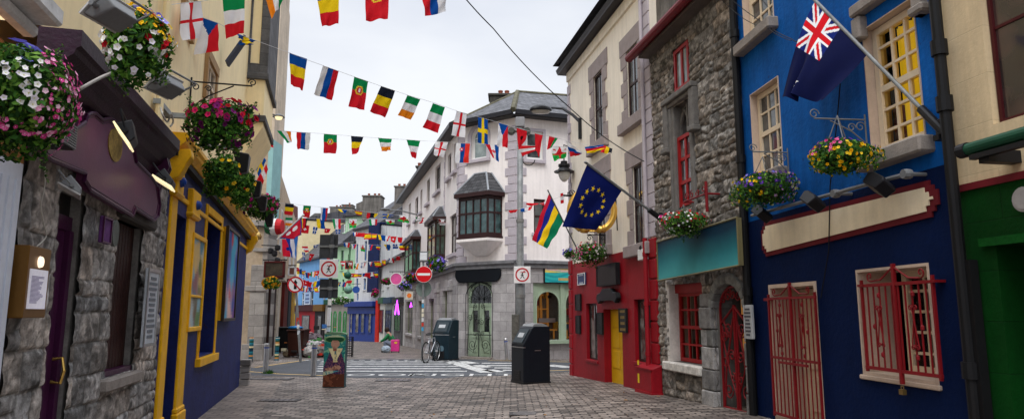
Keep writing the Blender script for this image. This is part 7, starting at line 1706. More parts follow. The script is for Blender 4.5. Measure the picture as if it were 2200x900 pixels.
# lamp post with camera and second pedestrian sign
Y4 = 23.2; a_ = gat(1118, Y4); t = thing('camera_pole', 'tall galvanised steel pole with a thicker base at the street corner', 'pole', loc=a_); zt = at(1115, 285, Y4).z; z1_ = at(1117, 480, Y4).z; z2_ = at(1117, 655, Y4).z
mb = MB(); mb.lathe([(.16, 0), (.16, at(1117, 597, Y4).z), (.12, at(1117, 590, Y4).z), (.12, z1_), (.1, z1_ + .1), (.1, zt)], n=16); mb.build('shaft', GALV, t, smooth=True)
mb = MB()
for y in (478, 600, 640): z = at(1117, y, Y4).z; mb.lathe([(.135 if y < 500 else .175, z), (.135 if y < 500 else .175, z + .12)], n=16)
mb.build('collar', CM('dull_steel', (.22, .22, .21), rough=.6, metal=.4, var=.3), t)
mb = MB(); h_ = zt; mb.box(-.16, .16, -.25, .1, h_ + .15, h_ + .5, tf=Matrix.Rotation(.0, 4, 'Z')); mb.box(-.09, .09, -.2, .1, h_ - .1, h_ + .15); cam_o = mb.build('camera_housing', CM('camera_grey', (.25, .25, .26), rough=.5, var=.15), t, bevel=.03, seg=2)
mb = MB()
for sx in (-.3, .25): mb.lathe([(.1, -.25), (.13, -.15), (.13, .0), (.08, .12)], (sx, 0, h_ + .02), 14, ax='y'); mb.box(min(0, sx), max(0, sx), -.05, .0, h_ + .0, h_ + .06)
mb.build('camera_lamp', CM('camera_dark', (.08, .08, .07), rough=.4), cam_o)
mb = MB(); mb.arc(.3, h_ - .95, .22, 100, 350, -.02, .02, 14); mb.tube([(.05, -.02, h_ - .7), (.27, -.02, h_ - .74)], .02); mb.build('cable_loop', IRONB, t)
ped_sign('square white sign with a walking figure in a red ring on the tall steel pole', 1104, 1140, 572, 608, Y4 - .25)
mb = MB(); a2 = at(1097, 700, Y4 + .05); 
t = thing('control_cabinet', 'narrow grey post box fixed beside the tall steel pole', 'post', loc=(at(1107, 700, Y4).x, Y4 - .1, 0)); mb = MB(); mb.box(-.12, .12, -.1, .1, 0, at(1107, 675, Y4).z); mb.build('case', CM('weathered_grey', (.12, .115, .1), var=.4, vs=8), t, bevel=.01)
# street lamp on the cream house
q = RC.uz(1246, 262, .03); a_ = RC.W(q[0], q[1], .03); tip = at(1186, 232, a_.y + 1.2); t = thing('street_lamp', 'dark oval street lamp on a curved arm from the cream house', 'street lamp', loc=a_)
mb = MB(); d_ = tip - a_; mb.tube([V((0, 0, -.35)), V((0, 0, 0)), d_ * .25 + V((0, 0, .1)), d_ * .6 + V((0, 0, .14)), d_], [.03, .05, .045, .04, .035], 8); mb.box(-.05, .05, -.06, .06, -.5, .1); mb.build('arm', LAMPK, t, smooth=False)
hd_ = d_ + V((-.33, .22, .0)); mb = MB(); Mx = Matrix.Translation(hd_) @ Matrix.Rotation(.6, 4, 'Z') @ Matrix.Rotation(-.12, 4, 'Y') @ Matrix.Diagonal((1.0, .55, 1, 1))
mb.lathe([(.02, .17), (.2, .15), (.36, .07), (.4, 0), (.38, -.03)], n=24); mb.build('hood', LAMPK, t, smooth=True, tf=Mx); mb = MB(); mb.lathe([(.34, -.03), (.3, -.09), (.1, -.12), (.01, -.12)], n=24); mb.build('lens', CM('lamp_glass', (.5, .47, .42), rough=.2), t, smooth=True, tf=Mx)
# hanging lantern
c_ = at(1212, 368, 19.5); S_ = 19.5 / FPX; t = thing('lantern', 'black bell shaped lantern with a clear globe hanging at the corner of the cream house', 'lantern', loc=c_)
mb = MB(); mb.lathe([(.01, 60 * S_), (.02, 24 * S_), (.1, 22 * S_), (.1, 17 * S_), (.17, 15 * S_), (.17, 10 * S_), (.13, 9 * S_), (.2, 2 * S_), (.29, 0), (.3, -2 * S_), (.18, -1 * S_)], n=20); mb.build('hood', LAMPK, t, smooth=False)
mb = MB(); mb.lathe([(.16, -2 * S_), (.17, -8 * S_), (.13, -17 * S_), (.05, -23 * S_), (.01, -24 * S_)], n=20); mb.build('globe', CM('milk_globe', (.6, .6, .58), rough=.1), t, smooth=True)
mb = MB(); p_ = RC.W(.1, c_.z + 60 * S_, 0) - c_; mb.tube([V((0, 0, 59 * S_)), V((p_.x, p_.y, 62 * S_))], .015); mb.build('hanger', IRONB, t)
# lamps on the corner building: street-side lamp
p_ = CL.uz(898, 462, 0); q = CL.uz(872, 454, 1.4); t = thing('street_lamp', 'grey street lamp on a straight arm from the corner building over the far street', 'street lamp', CL.M @ Matrix.Translation((p_[0], 0, p_[1])))
mb = MB(); mb.tube([(0, 0, 0), (-.2, -1.0, .25), (-.4, -1.7, .3)], .04); mb.build('arm', LAMPG, t); mb = MB(); mb.lathe([(.02, .12), (.22, .08), (.3, 0), (.02, -.08)], (-.45, -1.9, .3), 16); mb.build('head', LAMPG, t, smooth=True)
# claddagh ring sign
RG = CM('gold_leaf', (.75, .45, .1), rough=.3, metal=.85, var=.1)
q = RC.uz(1330, 470, 0); c_ = at(1272, 452, 15.6); S_ = 15.6 / FPX; t = thing('ring_sign', 'large gold ring held by two clasped hands hanging from a black bracket', 'sign', loc=c_)
mb = MB(); P = [(48 * S_ * math.cos(a_), 0, 46 * S_ * math.sin(a_)) for a_ in [math.radians(-150 + k * 300 / 30 + 0) for k in range(31)]]
P = [(48 * S_ * math.cos(math.radians(k)), 0, 48 * S_ * math.sin(math.radians(k))) for k in range(-125 + 60, 300 - 60 + 6, 8)]
mb.tube(P, [.055 + .025 * abs(math.cos(i / len(P) * math.pi)) for i in range(len(P))], 10); mb.build('ring_band', RG, t, smooth=True)
mb = MB()   # two hands clasped at the bottom
for s_ in (-1, 1):
    mb.tube([(s_ * 30 * S_, 0, -36 * S_), (s_ * 20 * S_, -.01, -42 * S_), (s_ * 10 * S_, -.02, -42 * S_)], [.07, .085, .09], 10)
    for k in range(4): mb.tube([(s_ * 10 * S_, -.05, (-37 - 3 * k) * S_), (s_ * 2 * S_, -.08, (-36 - 3.4 * k) * S_), (-s_ * 5 * S_, -.06, (-37 - 3.6 * k) * S_)], [.024, .022, .015], 6)
    mb.tube([(s_ * 14 * S_, -.02, -36 * S_), (s_ * 8 * S_, -.05, -31 * S_), (s_ * 3 * S_, -.05, -30 * S_)], [.03, .027, .02], 6)
    mb.lathe([(.09, -.02), (.1, .02)], (s_ * 24 * S_, 0, -40 * S_), 10, ax='x')
mb.build('hands', RG, t, smooth=True)
mb = MB(); zt = 38 * S_ + .16; wx = RC.W(q[0] - .2, 0, 0) - c_
mb.tube([(-62 * S_, 0, 33 * S_), (wx.x, wx.y, 33 * S_)], .022); mb.tube([(-52 * S_, 0, 33 * S_), (-52 * S_, 0, 40 * S_)], .012); mb.tube([(52 * S_, 0, 34 * S_), (54 * S_, 0, -44 * S_)], .014)
mb.scroll(-44 * S_, 38 * S_, .08, 0, 1.3, 0, .012); mb.scroll(-6 * S_, -60 * S_, .07, 0, 1.3, 0, .01); mb.scroll(22 * S_, -60 * S_, .07, 180, 1.3, 0, .01, sgn=-1); mb.tube([(-12 * S_, 0, -53 * S_), (28 * S_, 0, -53 * S_)], .012)
mb.build('bracket', IRONB, t)

# ---- overhead wires
def wire(lab, pts, r=.012):
    P = [at(*p) for p in pts]; Q = []
    for i in range(len(P) - 1):
        for k in range(6): Q.append(P[i].lerp(P[i + 1], k / 6) - V((0, 0, .02)) * math.sin(math.pi * k / 6))
    Q.append(P[-1]); mb = MB(); mb.tube(Q, r, 5); o = mb.build('overhead_wire', CM('wire_black', (.02, .02, .022))); tag(o, lab, 'wire', 'overhead wires')
wire('long black overhead wire running from the top edge down to the cream house window', [(985, -20, 11), (1060, 62, 12.2), (1140, 153, 13.4), (1220, 228, 14.2), (1300, 296, 14.4), (1384, 347, 13.6)], .011)
wire('thin wire from the stone house eaves to the flag on the blue house', [(1560, -10, 10.2), (1640, 50, 9.3), (1700, 84, 8.3), (1722, 90, 8)], .006)
wire('thin lower wire looping across the upper left window of the blue house', [(1545, -5, 10.5), (1600, 42, 9.6), (1650, 62, 9), (1700, 88, 8.2)], .005)
o = MB(); uq = BL.uz(1786, 430, .05); pts = [BL.uz(1807, 180, .04), BL.uz(1800, 260, .04), BL.uz(1785, 400, .04), BL.uz(1782, 540, .04), BL.uz(1765, 640, .04)]
o.tube([(p[0], -.05, p[1]) for p in pts], .007, 5); o = o.build('cable', IRONB); o.matrix_world = BL.M; tag(o, 'thin black cable hanging down the blue house across the cream sign', 'cable')

# ================================================================ street furniture
def bigbelly(lab, x, Y, rz, h=1.42, w=.74, m=None, disc_=False, lab2=None):
    g_ = gat(x, Y); t = thing('litter_bin', lab, 'litter bin', loc=g_, rz=rz, group='tall solar litter bins'); D = .36
    mb = MB(); mb.prism([(-D, .04), (-D, h * .66), (-D * .35, h * .93), (-D * .2, h * .96), (D, h * .96), (D, .04)], -w / 2, w / 2, ax='x'); mb.build('body', m, t, bevel=.018, seg=2)
    mb = MB(); mb.prism([(-D * .25, h * .96), (-D * .1, h), (D * .5, h * 1.01), (D * .9, h * .97), (D * .9, h * .955), (-D * .25, h * .955)], -w / 2 + .06, w / 2 - .06, ax='x'); mb.build('hood', CM('bin_hood', (.25, .26, .27), rough=.35), t, bevel=.012)
    mb = MB(); mb.prism([(-D * .98 - .01, h * .69), (-D * .42 - .01, h * .915), (-D * .42, h * .9), (-D * .98, h * .67)], -w / 2 + .1, w / 2 - .1, ax='x'); hp = mb.build('hopper_door', CM('bin_hopper', (.04, .055, .065), rough=.35), t)
    mb = MB(); mb.prism([(-D * .78 - .012, h * .775), (-D * .6 - .014, h * .85), (-D * .6 - .004, h * .85), (-D * .78, h * .77)], -w * .2, w * .2, ax='x'); mb.build('label', CM('bin_label', (.5, .52, .54)), hp)
    mb = MB(); mb.box(-w * .25, w * .25, -D - .01, -D, .08, h * .22)
    for k in range(4): mb.box(-w * .2, w * .2, -D - .016, -D - .008, .12 + k * .05, .14 + k * .05)
    mb.build('vent', LAMPK, t); mb = MB(); mb.box(-w / 2 - .004, w / 2 + .004, -D - .004, -D + .05, h * .6, h * .615); mb.box(w / 2, w / 2 + .008, -.06, .1, h * .55, h * .56); mb.build('latch', STEEL, t)
    mb = MB(); mb.box(-w / 2 - .01, w / 2 + .01, -D - .01, D + .01, 0, .05); mb.build('base', LAMPK, t)
    if disc_: mb = MB(); mb.lathe([(.11, -D - .008), (.11, -D)], (.05, 0, h * .28), 20, ax='y'); mb.build('emblem', CM('bin_emblem', (.12, .2, .25)), t)
    return t
bigbelly('black solar litter bin standing alone in front of the corner craft shop', 1140, 17.2, math.radians(-66), 1.42, .72, CM('bin_black', (.008, .011, .017), rough=.35, var=.15, vs=6))
bigbelly('dark teal solar litter bin between the bicycle and the green corner door', 957, 26.4, math.radians(-28), 1.55, .72, CM('bin_teal', (.008, .022, .032), rough=.4, var=.15, vs=6), True)
# painted cabinet
Yb = gnd(715, 832).y; x0_, x1_ = at(693, 832, Yb).x, at(739, 832, Yb).x; hb = at(715, 716, Yb).z
t = thing('painted_cabinet', 'narrow metal street box painted with a figure in a wide green hat', 'cabinet', loc=(x0_, Yb, 0)); wb = x1_ - x0_
mb = MB(); mb.box(0, wb, .006, .2, 0, hb - .02); mb.box(-.01, wb + .01, .002, .21, 0, .05); mb.build('case', CM('teal_cabinet', (.03, .08, .09), rough=.5, var=.3, vs=5), t, bevel=.01)
def ell(x, z, cx, cz, rx, rz): return ((x - cx) / rx) ** 2 + ((z - cz) / rz) ** 2 < 1
def paint(x, z):   # x 0..1, z 0..1 upwards
    n = float(fbm(np.array([x * 6.0]), np.array([z * 15.0]), 3, 3)[0]); m = float(fbm(np.array([x * 14.0 + z * 9]), np.array([z * 10.0]), 9, 3)[0])
    if ell(x, z, .52, .805, .2, .085) and z < .87: return '#b98d76' if n < .5 else '#aa7d68'
    if ell(x, z, .5, .895, .5, .075):
        return '#b9c8a0' if z > .925 else ('#6fa062' if not ell(x, z, .5, .885, .42, .055) else '#1c4a30')
    if abs(x - .52) < .09 and .67 < z < .76: return '#8f5646'
    v = abs(x - .54)
    if .5 < z < .72 and .05 + (.72 - z) * .0 < v < .34 - (.72 - z) * 1.2: return '#e4d6a4' if n < .55 else '#cdbb84'
    if .46 < z < .7 and v < .1: return '#d8c890' if m < .5 else '#2b5f70'
    if ell(x, z, .33, .33, .27, .035) or ell(x, z, .62, .36, .2, .045): return '#b48872' if m < .52 else '#8f6252'
    if z < .3 and x < .75 and abs(z - .24 - .12 * x) < .035: return '#b9c0a0' if m < .5 else '#4f8f98'
    if z < .24: return '#5a3020' if n < .5 else '#7a4630'
    if v < .26 + .9 * (.66 - z) and z < .68: return ['#3a2048', '#6a3a52', '#241c40', '#8a5a5e', '#4a2a5a', '#2a2a52'][int(m * 29) % 6]
    return '#7fb894' if n > .56 else ['#1f6f70', '#2f8a80'][int(m * 13) % 2]
mb = MB(); nx_, nz_ = 40, 100; hp_ = hb - .02
for i in range(nx_):
    for j in range(nz_):
        a_, b_, c_, d_ = wb * i / nx_, wb * (i + 1) / nx_, .02 + hp_ * j / nz_, .02 + hp_ * (j + 1) / nz_
        mb.add([(a_, -.004, c_), (b_, -.004, c_), (b_, -.004, d_), (a_, -.004, d_)], [(0, 1, 2, 3)], 0, paint((i + .5) / nx_, (j + .5) / nz_))
mb.build('painting', COLR, t, label='painted figure with a wide green hat, plum coat and pale scarf')
mb = MB(); mb.prism([(wb * .5 + wb * .53 * math.cos(k * math.pi / 12), hb - .03 + .07 * math.sin(k * math.pi / 12)) for k in range(13)], -.006, .2); mb.build('lid', CM('lid_green', (.16, .28, .16), var=.3, vs=6), t, bevel=.006)
# bollards
def bollard(lab, x, Y, ytop, lean=0, art=False, band=True):
    g_ = gat(x, Y); h = at(x, ytop, Y).z - g_.z; t = thing('bollard', lab, 'bollard', loc=g_, group='bollards round the crossing')
    t.rotation_euler = (0, lean, 0); r = .075
    if art:
        mb = MB(); rr = random.Random(int(x)); n = 14
        for k in range(n): mb.lathe([(r, h * k / n), (r, h * (k + 1) / n)], n=14, c=rr.choice(['#1a5a6a', '#2a7a8a', '#0f3040', '#c88a4a', '#e0d0a0', '#27503a']), cap=False)
        mb.build('post', COLR, t)
        mb = MB(); mb.lathe([(r * 1.1, h * .93), (r * 1.1, h * .96)], n=14); mb.build('band', CM('pale_band', (.6, .6, .55)), t)
    else:
        mb = MB(); mb.lathe([(r, 0), (r, h * .84)], n=18); mb.build('post', STEEL, t, smooth=False)
        mb = MB(); mb.lathe([(r * 1.04, h * .88), (r * 1.04, h * .975), (r * .9, h)], n=18); mb.build('cap', STEEL, t)
        mb = MB(); mb.lathe([(r * .98, h * .84), (r * .98, h * .88)], n=18); mb.build('reflective_band', CM('blue_band', (.02, .08, .4), rough=.3), t)
    mb = MB(); mb.lathe([(r * 1.5, 0), (r * 1.5, .015), (r, .02)], n=18); mb.build('base_plate', COVER, t)
bollard('steel bollard left of the zebra crossing with moss at its foot', 570, gnd(570, 802).y, 737)
bollard('steel bollard beside the painted street box', 673, gnd(673, 808).y, 737)
bollard('steel bollard in front of the dark teal bin', 978, gnd(978, 770).y, 702)
bollard('leaning steel bollard right of the green corner door', 1091, gnd(1091, 774).y, 726, lean=-.11)
bollard('painted bollard beside the grey ashlar house', 538, gnd(538, 777).y, 724, art=True)
bollard('painted bollard in front of the green wheelie bin', 594, gnd(594, 774).y, 723, art=True)
# moss tuft
g_ = gnd(574, 802); mb = MB(); rr = random.Random(3)
for i in range(160):
    p = V((rr.gauss(0, .07), rr.gauss(0, .06), 0)); h = rr.uniform(.04, .15); d_ = V((rr.uniform(-.04, .04), rr.uniform(-.04, .04), h)); mb.add([p - V((.008, 0, 0)), p + V((.008, 0, 0)), p + d_], [(0, 1, 2)], 0, rr.choice(['#3a6a20', '#4f8a2a', '#2a5018']))
o = mb.build('weeds', LEAF); o.location = g_ + V((.05, -.05, 0)); o['kind'] = 'stuff'; tag(o, 'small tuft of green weeds at the foot of a bollard', 'weeds')
# wheelie bins
def wheelie(lab, x0, x1, Y, ytop, c, rz=0, lid=None):
    g_ = gat((x0 + x1) / 2, Y); w = (x1 - x0) * Y / FPX; h = at(x0, ytop, Y).z - g_.z; t = thing('wheelie_bin', lab, 'wheelie bin', loc=g_, rz=rz, group='wheelie bins on the corner'); d = w * .9
    m = CM('bin_' + c[1:], c, rough=.5, var=.15, vs=5)
    mb = MB(); k = .84; b_, t_ = w / 2 * k, w / 2; vs = [(-b_, -d / 2 * k, .06), (b_, -d / 2 * k, .06), (b_, d / 2 * k, .06), (-b_, d / 2 * k, .06), (-t_, -d / 2, h * .93), (t_, -d / 2, h * .93), (t_, d / 2, h * .93), (-t_, d / 2, h * .93)]
    mb.add(vs, [(0, 3, 2, 1), (4, 5, 6, 7), (0, 1, 5, 4), (1, 2, 6, 5), (2, 3, 7, 6), (3, 0, 4, 7)]); mb.build('body', m, t, bevel=.03, seg=2)
    mb = MB(); mb.prism([(-d / 2 - .05, h * .93), (-d / 2 - .04, h * .97), (0, h), (d / 2 + .04, h * .99), (d / 2 + .06, h * .93)], -t_ - .03, t_ + .03, ax='x'); mb.build('lid', m, t, bevel=.012)
    for s_ in (-1, 1): mb = MB(); mb.lathe([(.1, s_ * (b_ - .02)), (.1, s_ * (b_ + .05))], (0, d / 2 * k, .1), 16, ax='x'); mb.build('wheel', LAMPK, t)
    mb = MB(); mb.tube([(-t_ * .8, d / 2 + .1, h * .9), (t_ * .8, d / 2 + .1, h * .9)], .018); mb.build('handle', LAMPK, t)
    return t
wheelie('dark green wheelie bin by the grey ashlar pilaster', 564, 588, gnd(576, 760).y + 1, 704, '#0e3a1c', .1)
wheelie('black wheelie bin between the green bin and the brown bin', 598, 621, gnd(610, 756).y + 1.2, 701, '#101214')
wheelie('large brown wheelie bin with a blue bag on its lid', 621, 657, gnd(640, 768).y + .4, 706, '#3a1f18', -.1)
g_ = at(635, 704, gnd(640, 768).y + .4); mb = MB(); mb.lathe([(.02, -.05), (.25, -.04), (.3, .03), (.2, .08), (.04, .11)], n=14); o = mb.build('blue_bag', CM('blue_plastic', (.02, .2, .5), rough=.3, var=.3, vs=9, bump=1, bs=14), smooth=True, tf=Matrix.Diagonal((1.1, .7, .8, 1))); o.location = g_; tag(o, 'crumpled blue plastic bag lying on the brown wheelie bin', 'bag')
def sack(lab, x, Y, s, c, seed):
    g_ = gat(x, Y); rr = np.random.RandomState(seed); mb = MB(); n, k = 18, 12; vs = []
    for j in range(k + 1):
        for i in range(n):
            th, ph = 2 * math.pi * i / n, math.pi * j / k; r = s * (.8 + .45 * float(fbm(np.array([i * 1.3]), np.array([j * 1.1]), seed, 2)[0]))
            vs.append((r * math.sin(ph) * math.cos(th), r * math.sin(ph) * math.sin(th), max(0, s * .72 - r * math.cos(ph) * .8) ))
    mb.add(vs, [(j * n + i, j * n + (i + 1) % n, (j + 1) * n + (i + 1) % n, (j + 1) * n + i) for j in range(k) for i in range(n)])
    o = mb.build('rubbish_bag', CM('sack_' + c[1:], c, rough=.35, var=.5, vs=9, bump=1, bs=20)); o.location = g_; tag(o, lab, 'rubbish bag', 'heap of rubbish bags beside the brown bin')
YS = gnd(665, 768).y + .3
for i, (x, dy, s, c, lab) in enumerate([(666, 0, .3, '#b8b4b0', 'pale grey rubbish bag at the front of the heap'), (680, .1, .32, '#8a8680', 'grey see-through bag at the right of the heap'), (672, .5, .45, '#c8c6c4', 'tall white bag at the back of the heap'), (660, .3, .33, '#2a3a5a', 'dark blue bag pressed against the brown bin'), (686, .5, .36, '#6a6058', 'brownish bag at the right back of the heap'), (617, .2, .2, '#9a8a70', 'small tan bag between the black and brown bins'), (668, 1.0, .62, '#5a4a50', 'biggest mauve grey bag behind the heap')]): sack(lab, x, YS + dy, s, c, i + 3)
mb = MB(); rr = random.Random(8); g_ = gat(672, YS - .2)
for i in range(70):
    p = V((rr.gauss(0, .45), rr.gauss(.3, .2), abs(rr.gauss(.25, .35)))); s = rr.uniform(.03, .12); mb.box(p.x - s, p.x + s, p.y - s * .4, p.y + s * .4, p.z, p.z + s * rr.uniform(.3, 1.6), 0, rr.choice(['#d8d4d0', '#c83a2a', '#3a6aa8', '#e8e0c0', '#2a2a2a', '#4a8a4a', '#c8783a', '#b8a0a0']), tf=None)
o = mb.build('loose_rubbish', COLR); o.location = g_; o['kind'] = 'stuff'; tag(o, 'loose coloured packaging spilling round the rubbish bags', 'rubbish')
# wire mesh bin behind the painted box
g_ = gat(748, gnd(748, 766).y + .2); t = thing('mesh_crate', 'black wire mesh crate just right of the painted street box', 'crate', loc=g_); mb = MB(); w, h = .16, .75
for k in range(9):
    z = .05 + h * k / 8
    for (a_, b_) in (((-w, -w), (w, -w)), ((w, -w), (w, w)), ((w, w), (-w, w)), ((-w, w), (-w, -w))): mb.tube([(*a_, z), (*b_, z)], .008, 4)
for k in range(5):
    u = -w + 2 * w * k / 4
    for p in ((u, -w), (u, w), (-w, u), (w, u)): mb.tube([(*p, 0), (*p, h + .05)], .008, 4)
mb.build('mesh', IRONB, t)
# ---- bicycle
def bicycle(lab, xa, xb, Y, rz):
    g_ = gat((xa + xb) / 2, Y); t = thing('bicycle', lab, 'bicycle', loc=g_, rz=rz); R = .36; wb_ = 1.02; FM = CM('silver_frame', (.45, .46, .48), rough=.3, metal=.6)
    TY = CM('tyre', (.012, .012, .012), rough=.8)
    for cx in (0, wb_):
        w_ = MB(); w_.tube([(cx + R * math.cos(a), 0, R + R * math.sin(a)) for a in [2 * math.pi * k / 32 for k in range(33)]], .022, 8, cap=False); wo = w_.build('wheel', TY, t)
        s_ = MB()
        for k in range(18): a = 2 * math.pi * k / 18; s_.tube([(cx, 0, R), (cx + (R - .02) * math.cos(a), 0, R + (R - .02) * math.sin(a))], .0025, 3)
        s_.tube([(cx + (R - .03) * math.cos(a), 0, R + (R - .03) * math.sin(a)) for a in [2 * math.pi * k / 28 for k in range(29)]], .009, 5, cap=False); s_.lathe([(.025, -.05), (.025, .05)], (cx, 0, R), 10, ax='y'); s_.build('rim', STEEL, wo)
    mb = MB(); BB, ST_, HT, HB = (.43, 0, .3), (.3, 0, .82), (.82, 0, .86), (.87, 0, .72)
    for a, b, r in ((BB, ST_, .018), (ST_, HT, .017), (BB, HB, .02), (HT, HB, .02), ((0, .05, R), (BB[0], .02, BB[2]), .01), ((0, -.05, R), (BB[0], -.02, BB[2]), .01), ((0, .05, R), ST_, .009), ((0, -.05, R), ST_, .009), (HB, (wb_, .05, R), .012), (HB, (wb_, -.05, R), .012)): mb.tube([a, b], r, 8)
    mb.build('frame', FM, t)
    mb = MB(); mb.tube([ST_, (.27, 0, .96)], .013); mb.build('seat_post', STEEL, t); mb = MB(); mb.prism([(.12, -.08), (.2, -.07), (.42, -.02), (.42, .02), (.2, .07), (.12, .08)], .96, 1.01, ax='z'); mb.build('saddle', LAMPK, t, bevel=.015)
    mb = MB(); mb.tube([HT, (.81, 0, 1.0)], .014); mb.tube([(.86, -.3, 1.02), (.84, -.15, 1.03), (.8, 0, 1.0), (.84, .15, 1.03), (.86, .3, 1.02)], .013, 8); mb.build('handlebar', LAMPK, t)
    mb = MB(); mb.lathe([(.09, -.05), (.09, -.045)], BB, 18, ax='y'); mb.tube([(BB[0], -.06, BB[2]), (BB[0] + .12, -.06, BB[2] - .12)], .01); mb.tube([(BB[0], .06, BB[2]), (BB[0] - .12, .06, BB[2] + .12)], .01); mb.box(BB[0] + .08, BB[0] + .17, -.13, -.05, BB[2] - .14, BB[2] - .12); mb.build('crankset', LAMPK, t)
bicycle('silver bicycle with black tyres locked to the no entry sign pole', 914, 914, 25.25, math.radians(75))
[o for o in bpy.data.objects if o.name == 'bicycle'][0].location += V((.08, -.55, 0))
# ---- crouching person with a pink suitcase
def skin(name, joints, edges, m, par, lvl=2):
    me = bpy.data.meshes.new(name); me.from_pydata([j[:3] for j in joints], edges, []); me.materials.append(m); o = bpy.data.objects.new(name, me); COL.objects.link(o); o.parent = par
    o.modifiers.new('Skin', 'SKIN').use_smooth_shade = True
    sv = me.skin_vertices
    if not sv:
        bm = bmesh.new(); bm.from_mesh(me); bm.verts.layers.skin.verify(); bm.to_mesh(me); bm.free(); sv = me.skin_vertices
    for k, j in enumerate(joints): sv[0].data[k].radius = (j[3], j[3]); sv[0].data[k].use_root = (k == 0)
    s_ = o.modifiers.new('Sub', 'SUBSURF'); s_.levels = lvl; s_.render_levels = lvl
    return o
g_ = gat(836, 33.5); t = thing('person', 'person in a green jacket crouching over bags by the pink suitcase', 'person', loc=g_, rz=math.radians(0))
SK = CM('skin', (.45, .26, .19), rough=.6)
# facing left, squatting: hips low, knees up, arms reaching to the bag
J = [(.22, 0, .42, .15), (.12, 0, .62, .15), (-.02, 0, .82, .16), (-.08, 0, .93, .07), (-.13, 0, 1.02, .1), (-.16, 0, 1.1, .1),
     (.1, -.13, .4, .1), (-.22, -.16, .52, .08), (-.12, -.16, .1, .055), (-.28, -.16, .05, .045), (.1, .13, .4, .1), (-.22, .16, .52, .08), (-.12, .16, .1, .055), (-.28, .16, .05, .045),
     (-.02, -.19, .83, .07), (-.2, -.22, .62, .055), (-.4, -.14, .5, .04), (-.46, -.12, .46, .035), (-.02, .19, .83, .07), (-.2, .22, .62, .055), (-.4, .14, .5, .04), (-.46, .12, .46, .035)]
Ed = [(0, 1), (1, 2), (2, 3), (3, 4), (4, 5), (0, 6), (6, 7), (7, 8), (8, 9), (0, 10), (10, 11), (11, 12), (12, 13), (2, 14), (14, 15), (15, 16), (16, 17), (2, 18), (18, 19), (19, 20), (20, 21)]
skin('body', J, Ed, SK, t)
g2 = lambda L_, k: [(*J[i][:3], J[i][3] * k) for i in L_]
skin('jacket', g2([0, 1, 2, 14, 15, 16, 18, 19, 20], 1.22), [(0, 1), (1, 2), (2, 3), (3, 4), (4, 5), (2, 6), (6, 7), (7, 8)], CM('green_jacket', (.02, .2, .07), rough=.7, var=.3, vs=12), t)
skin('trousers', g2([0, 6, 7, 8, 10, 11, 12], 1.2), [(0, 1), (1, 2), (2, 3), (0, 4), (4, 5), (5, 6)], CM('grey_trousers', (.2, .24, .32), rough=.8), t)
mb = MB(); mb.lathe([(.02, .13), (.08, .11), (.12, .04), (.125, -.04), (.1, -.08)], (-.13, 0, 1.06), 16); mb.build('hair', CM('dark_hair', (.03, .02, .015), rough=.7), t, smooth=True)
mb = MB()
for s_ in (-1, 1):
    mb.box(-.36, -.14, s_ * .16 - .045, s_ * .16 + .045, .0, .08)
mb.build('shoes', LAMPK, t, bevel=.02)
g_ = gat(849, 33.2); t = thing('suitcase', 'bright pink upright suitcase beside the crouching person', 'suitcase', loc=g_); PK = CM('hot_pink', (.75, .05, .3), rough=.4)
mb = MB(); mb.box(-.2, .2, -.12, .12, .05, .6); mb.build('shell', PK, t, bevel=.03, seg=2); mb = MB(); mb.box(-.03, .1, -.13, -.12, .42, .5); mb.build('sticker', CM('sticker_yellow', (.8, .6, .02)), t); mb = MB(); mb.tube([(-.08, .1, .6), (-.08, .1, .72), (.08, .1, .72), (.08, .1, .6)], .012); mb.build('handle', LAMPG, t)
for s_ in (-1, 1): mb = MB(); mb.lathe([(.05, s_ * .15), (.05, s_ * .19)], (0, 0, .05), 10, ax='x'); mb.build('wheel', LAMPK, t)
g_ = gat(828, 32.8); sack('white and blue bag in front of the crouching person', 829, 32.8, .22, '#a8b8c8', 22); bpy.data.objects[-1] if False else None
# ---- hanging signs of the far street
def hang(name, lab, x0, x1, y0, y1, Y, m, rim=None, round_=False, dp=.1, cat='sign', emblem=None):
    c_ = at((x0 + x1) / 2, (y0 + y1) / 2, Y); S_ = Y / FPX; w, h = (x1 - x0) / 2 * S_, (y1 - y0) / 2 * S_; t = thing(name, lab, cat, loc=c_)
    mb = MB()
    if round_: disc_mb(mb, min(w, h), 0, dp, 28)
    else: mb.box(-w, w, -dp, 0, -h, h)
    mb.build('panel', m, t)
    if rim:
        mb = MB(); ring_mb(mb, min(w, h) * .98, min(w, h) * 1.12, .01, dp + .03, 28) if round_ else [mb.box(-w - .03, w + .03, -dp - .02, .02, s_ * h - .03, s_ * h + .03) for s_ in (-1, 1)] + [mb.box(s_ * w - .03, s_ * w + .03, -dp - .02, .02, -h, h) for s_ in (-1, 1)]
        mb.build('rim', rim, t)
    if emblem: mb = MB(); disc_mb(mb, min(w, h) * .6, -dp - .001, .01, 20); mb.build('emblem', emblem, t)
    mb = MB(); mb.tube([(-w * 1.3, -dp / 2, h + .08), (w * 1.3, -dp / 2, h + .08)], .02); [mb.tube([(s_ * w * .7, -dp / 2, h), (s_ * w * .7, -dp / 2, h + .08)], .01) for s_ in (-1, 1)]; mb.build('hanger', IRONB, t)
    return t
hang('bar_sign', 'blank brown box sign hanging over the wheelie bins', 571, 611, 563, 594, 25, CM('brown_sign', (.06, .045, .03), var=.5, vs=4), CM('maroon_rim', (.08, .01, .01)))
hang('bar_sign', 'small maroon box sign above the round no straight ahead sign', 622, 635, 574, 591, 30, CM('maroon_sign', (.18, .08, .06)), SIGNW)
hang('round_sign', 'bright pink round sign on the far right pavement', 840, 864, 587, 611, 34, CM('pink_sign', (.8, .12, .38), rough=.4), SIGNW, True)
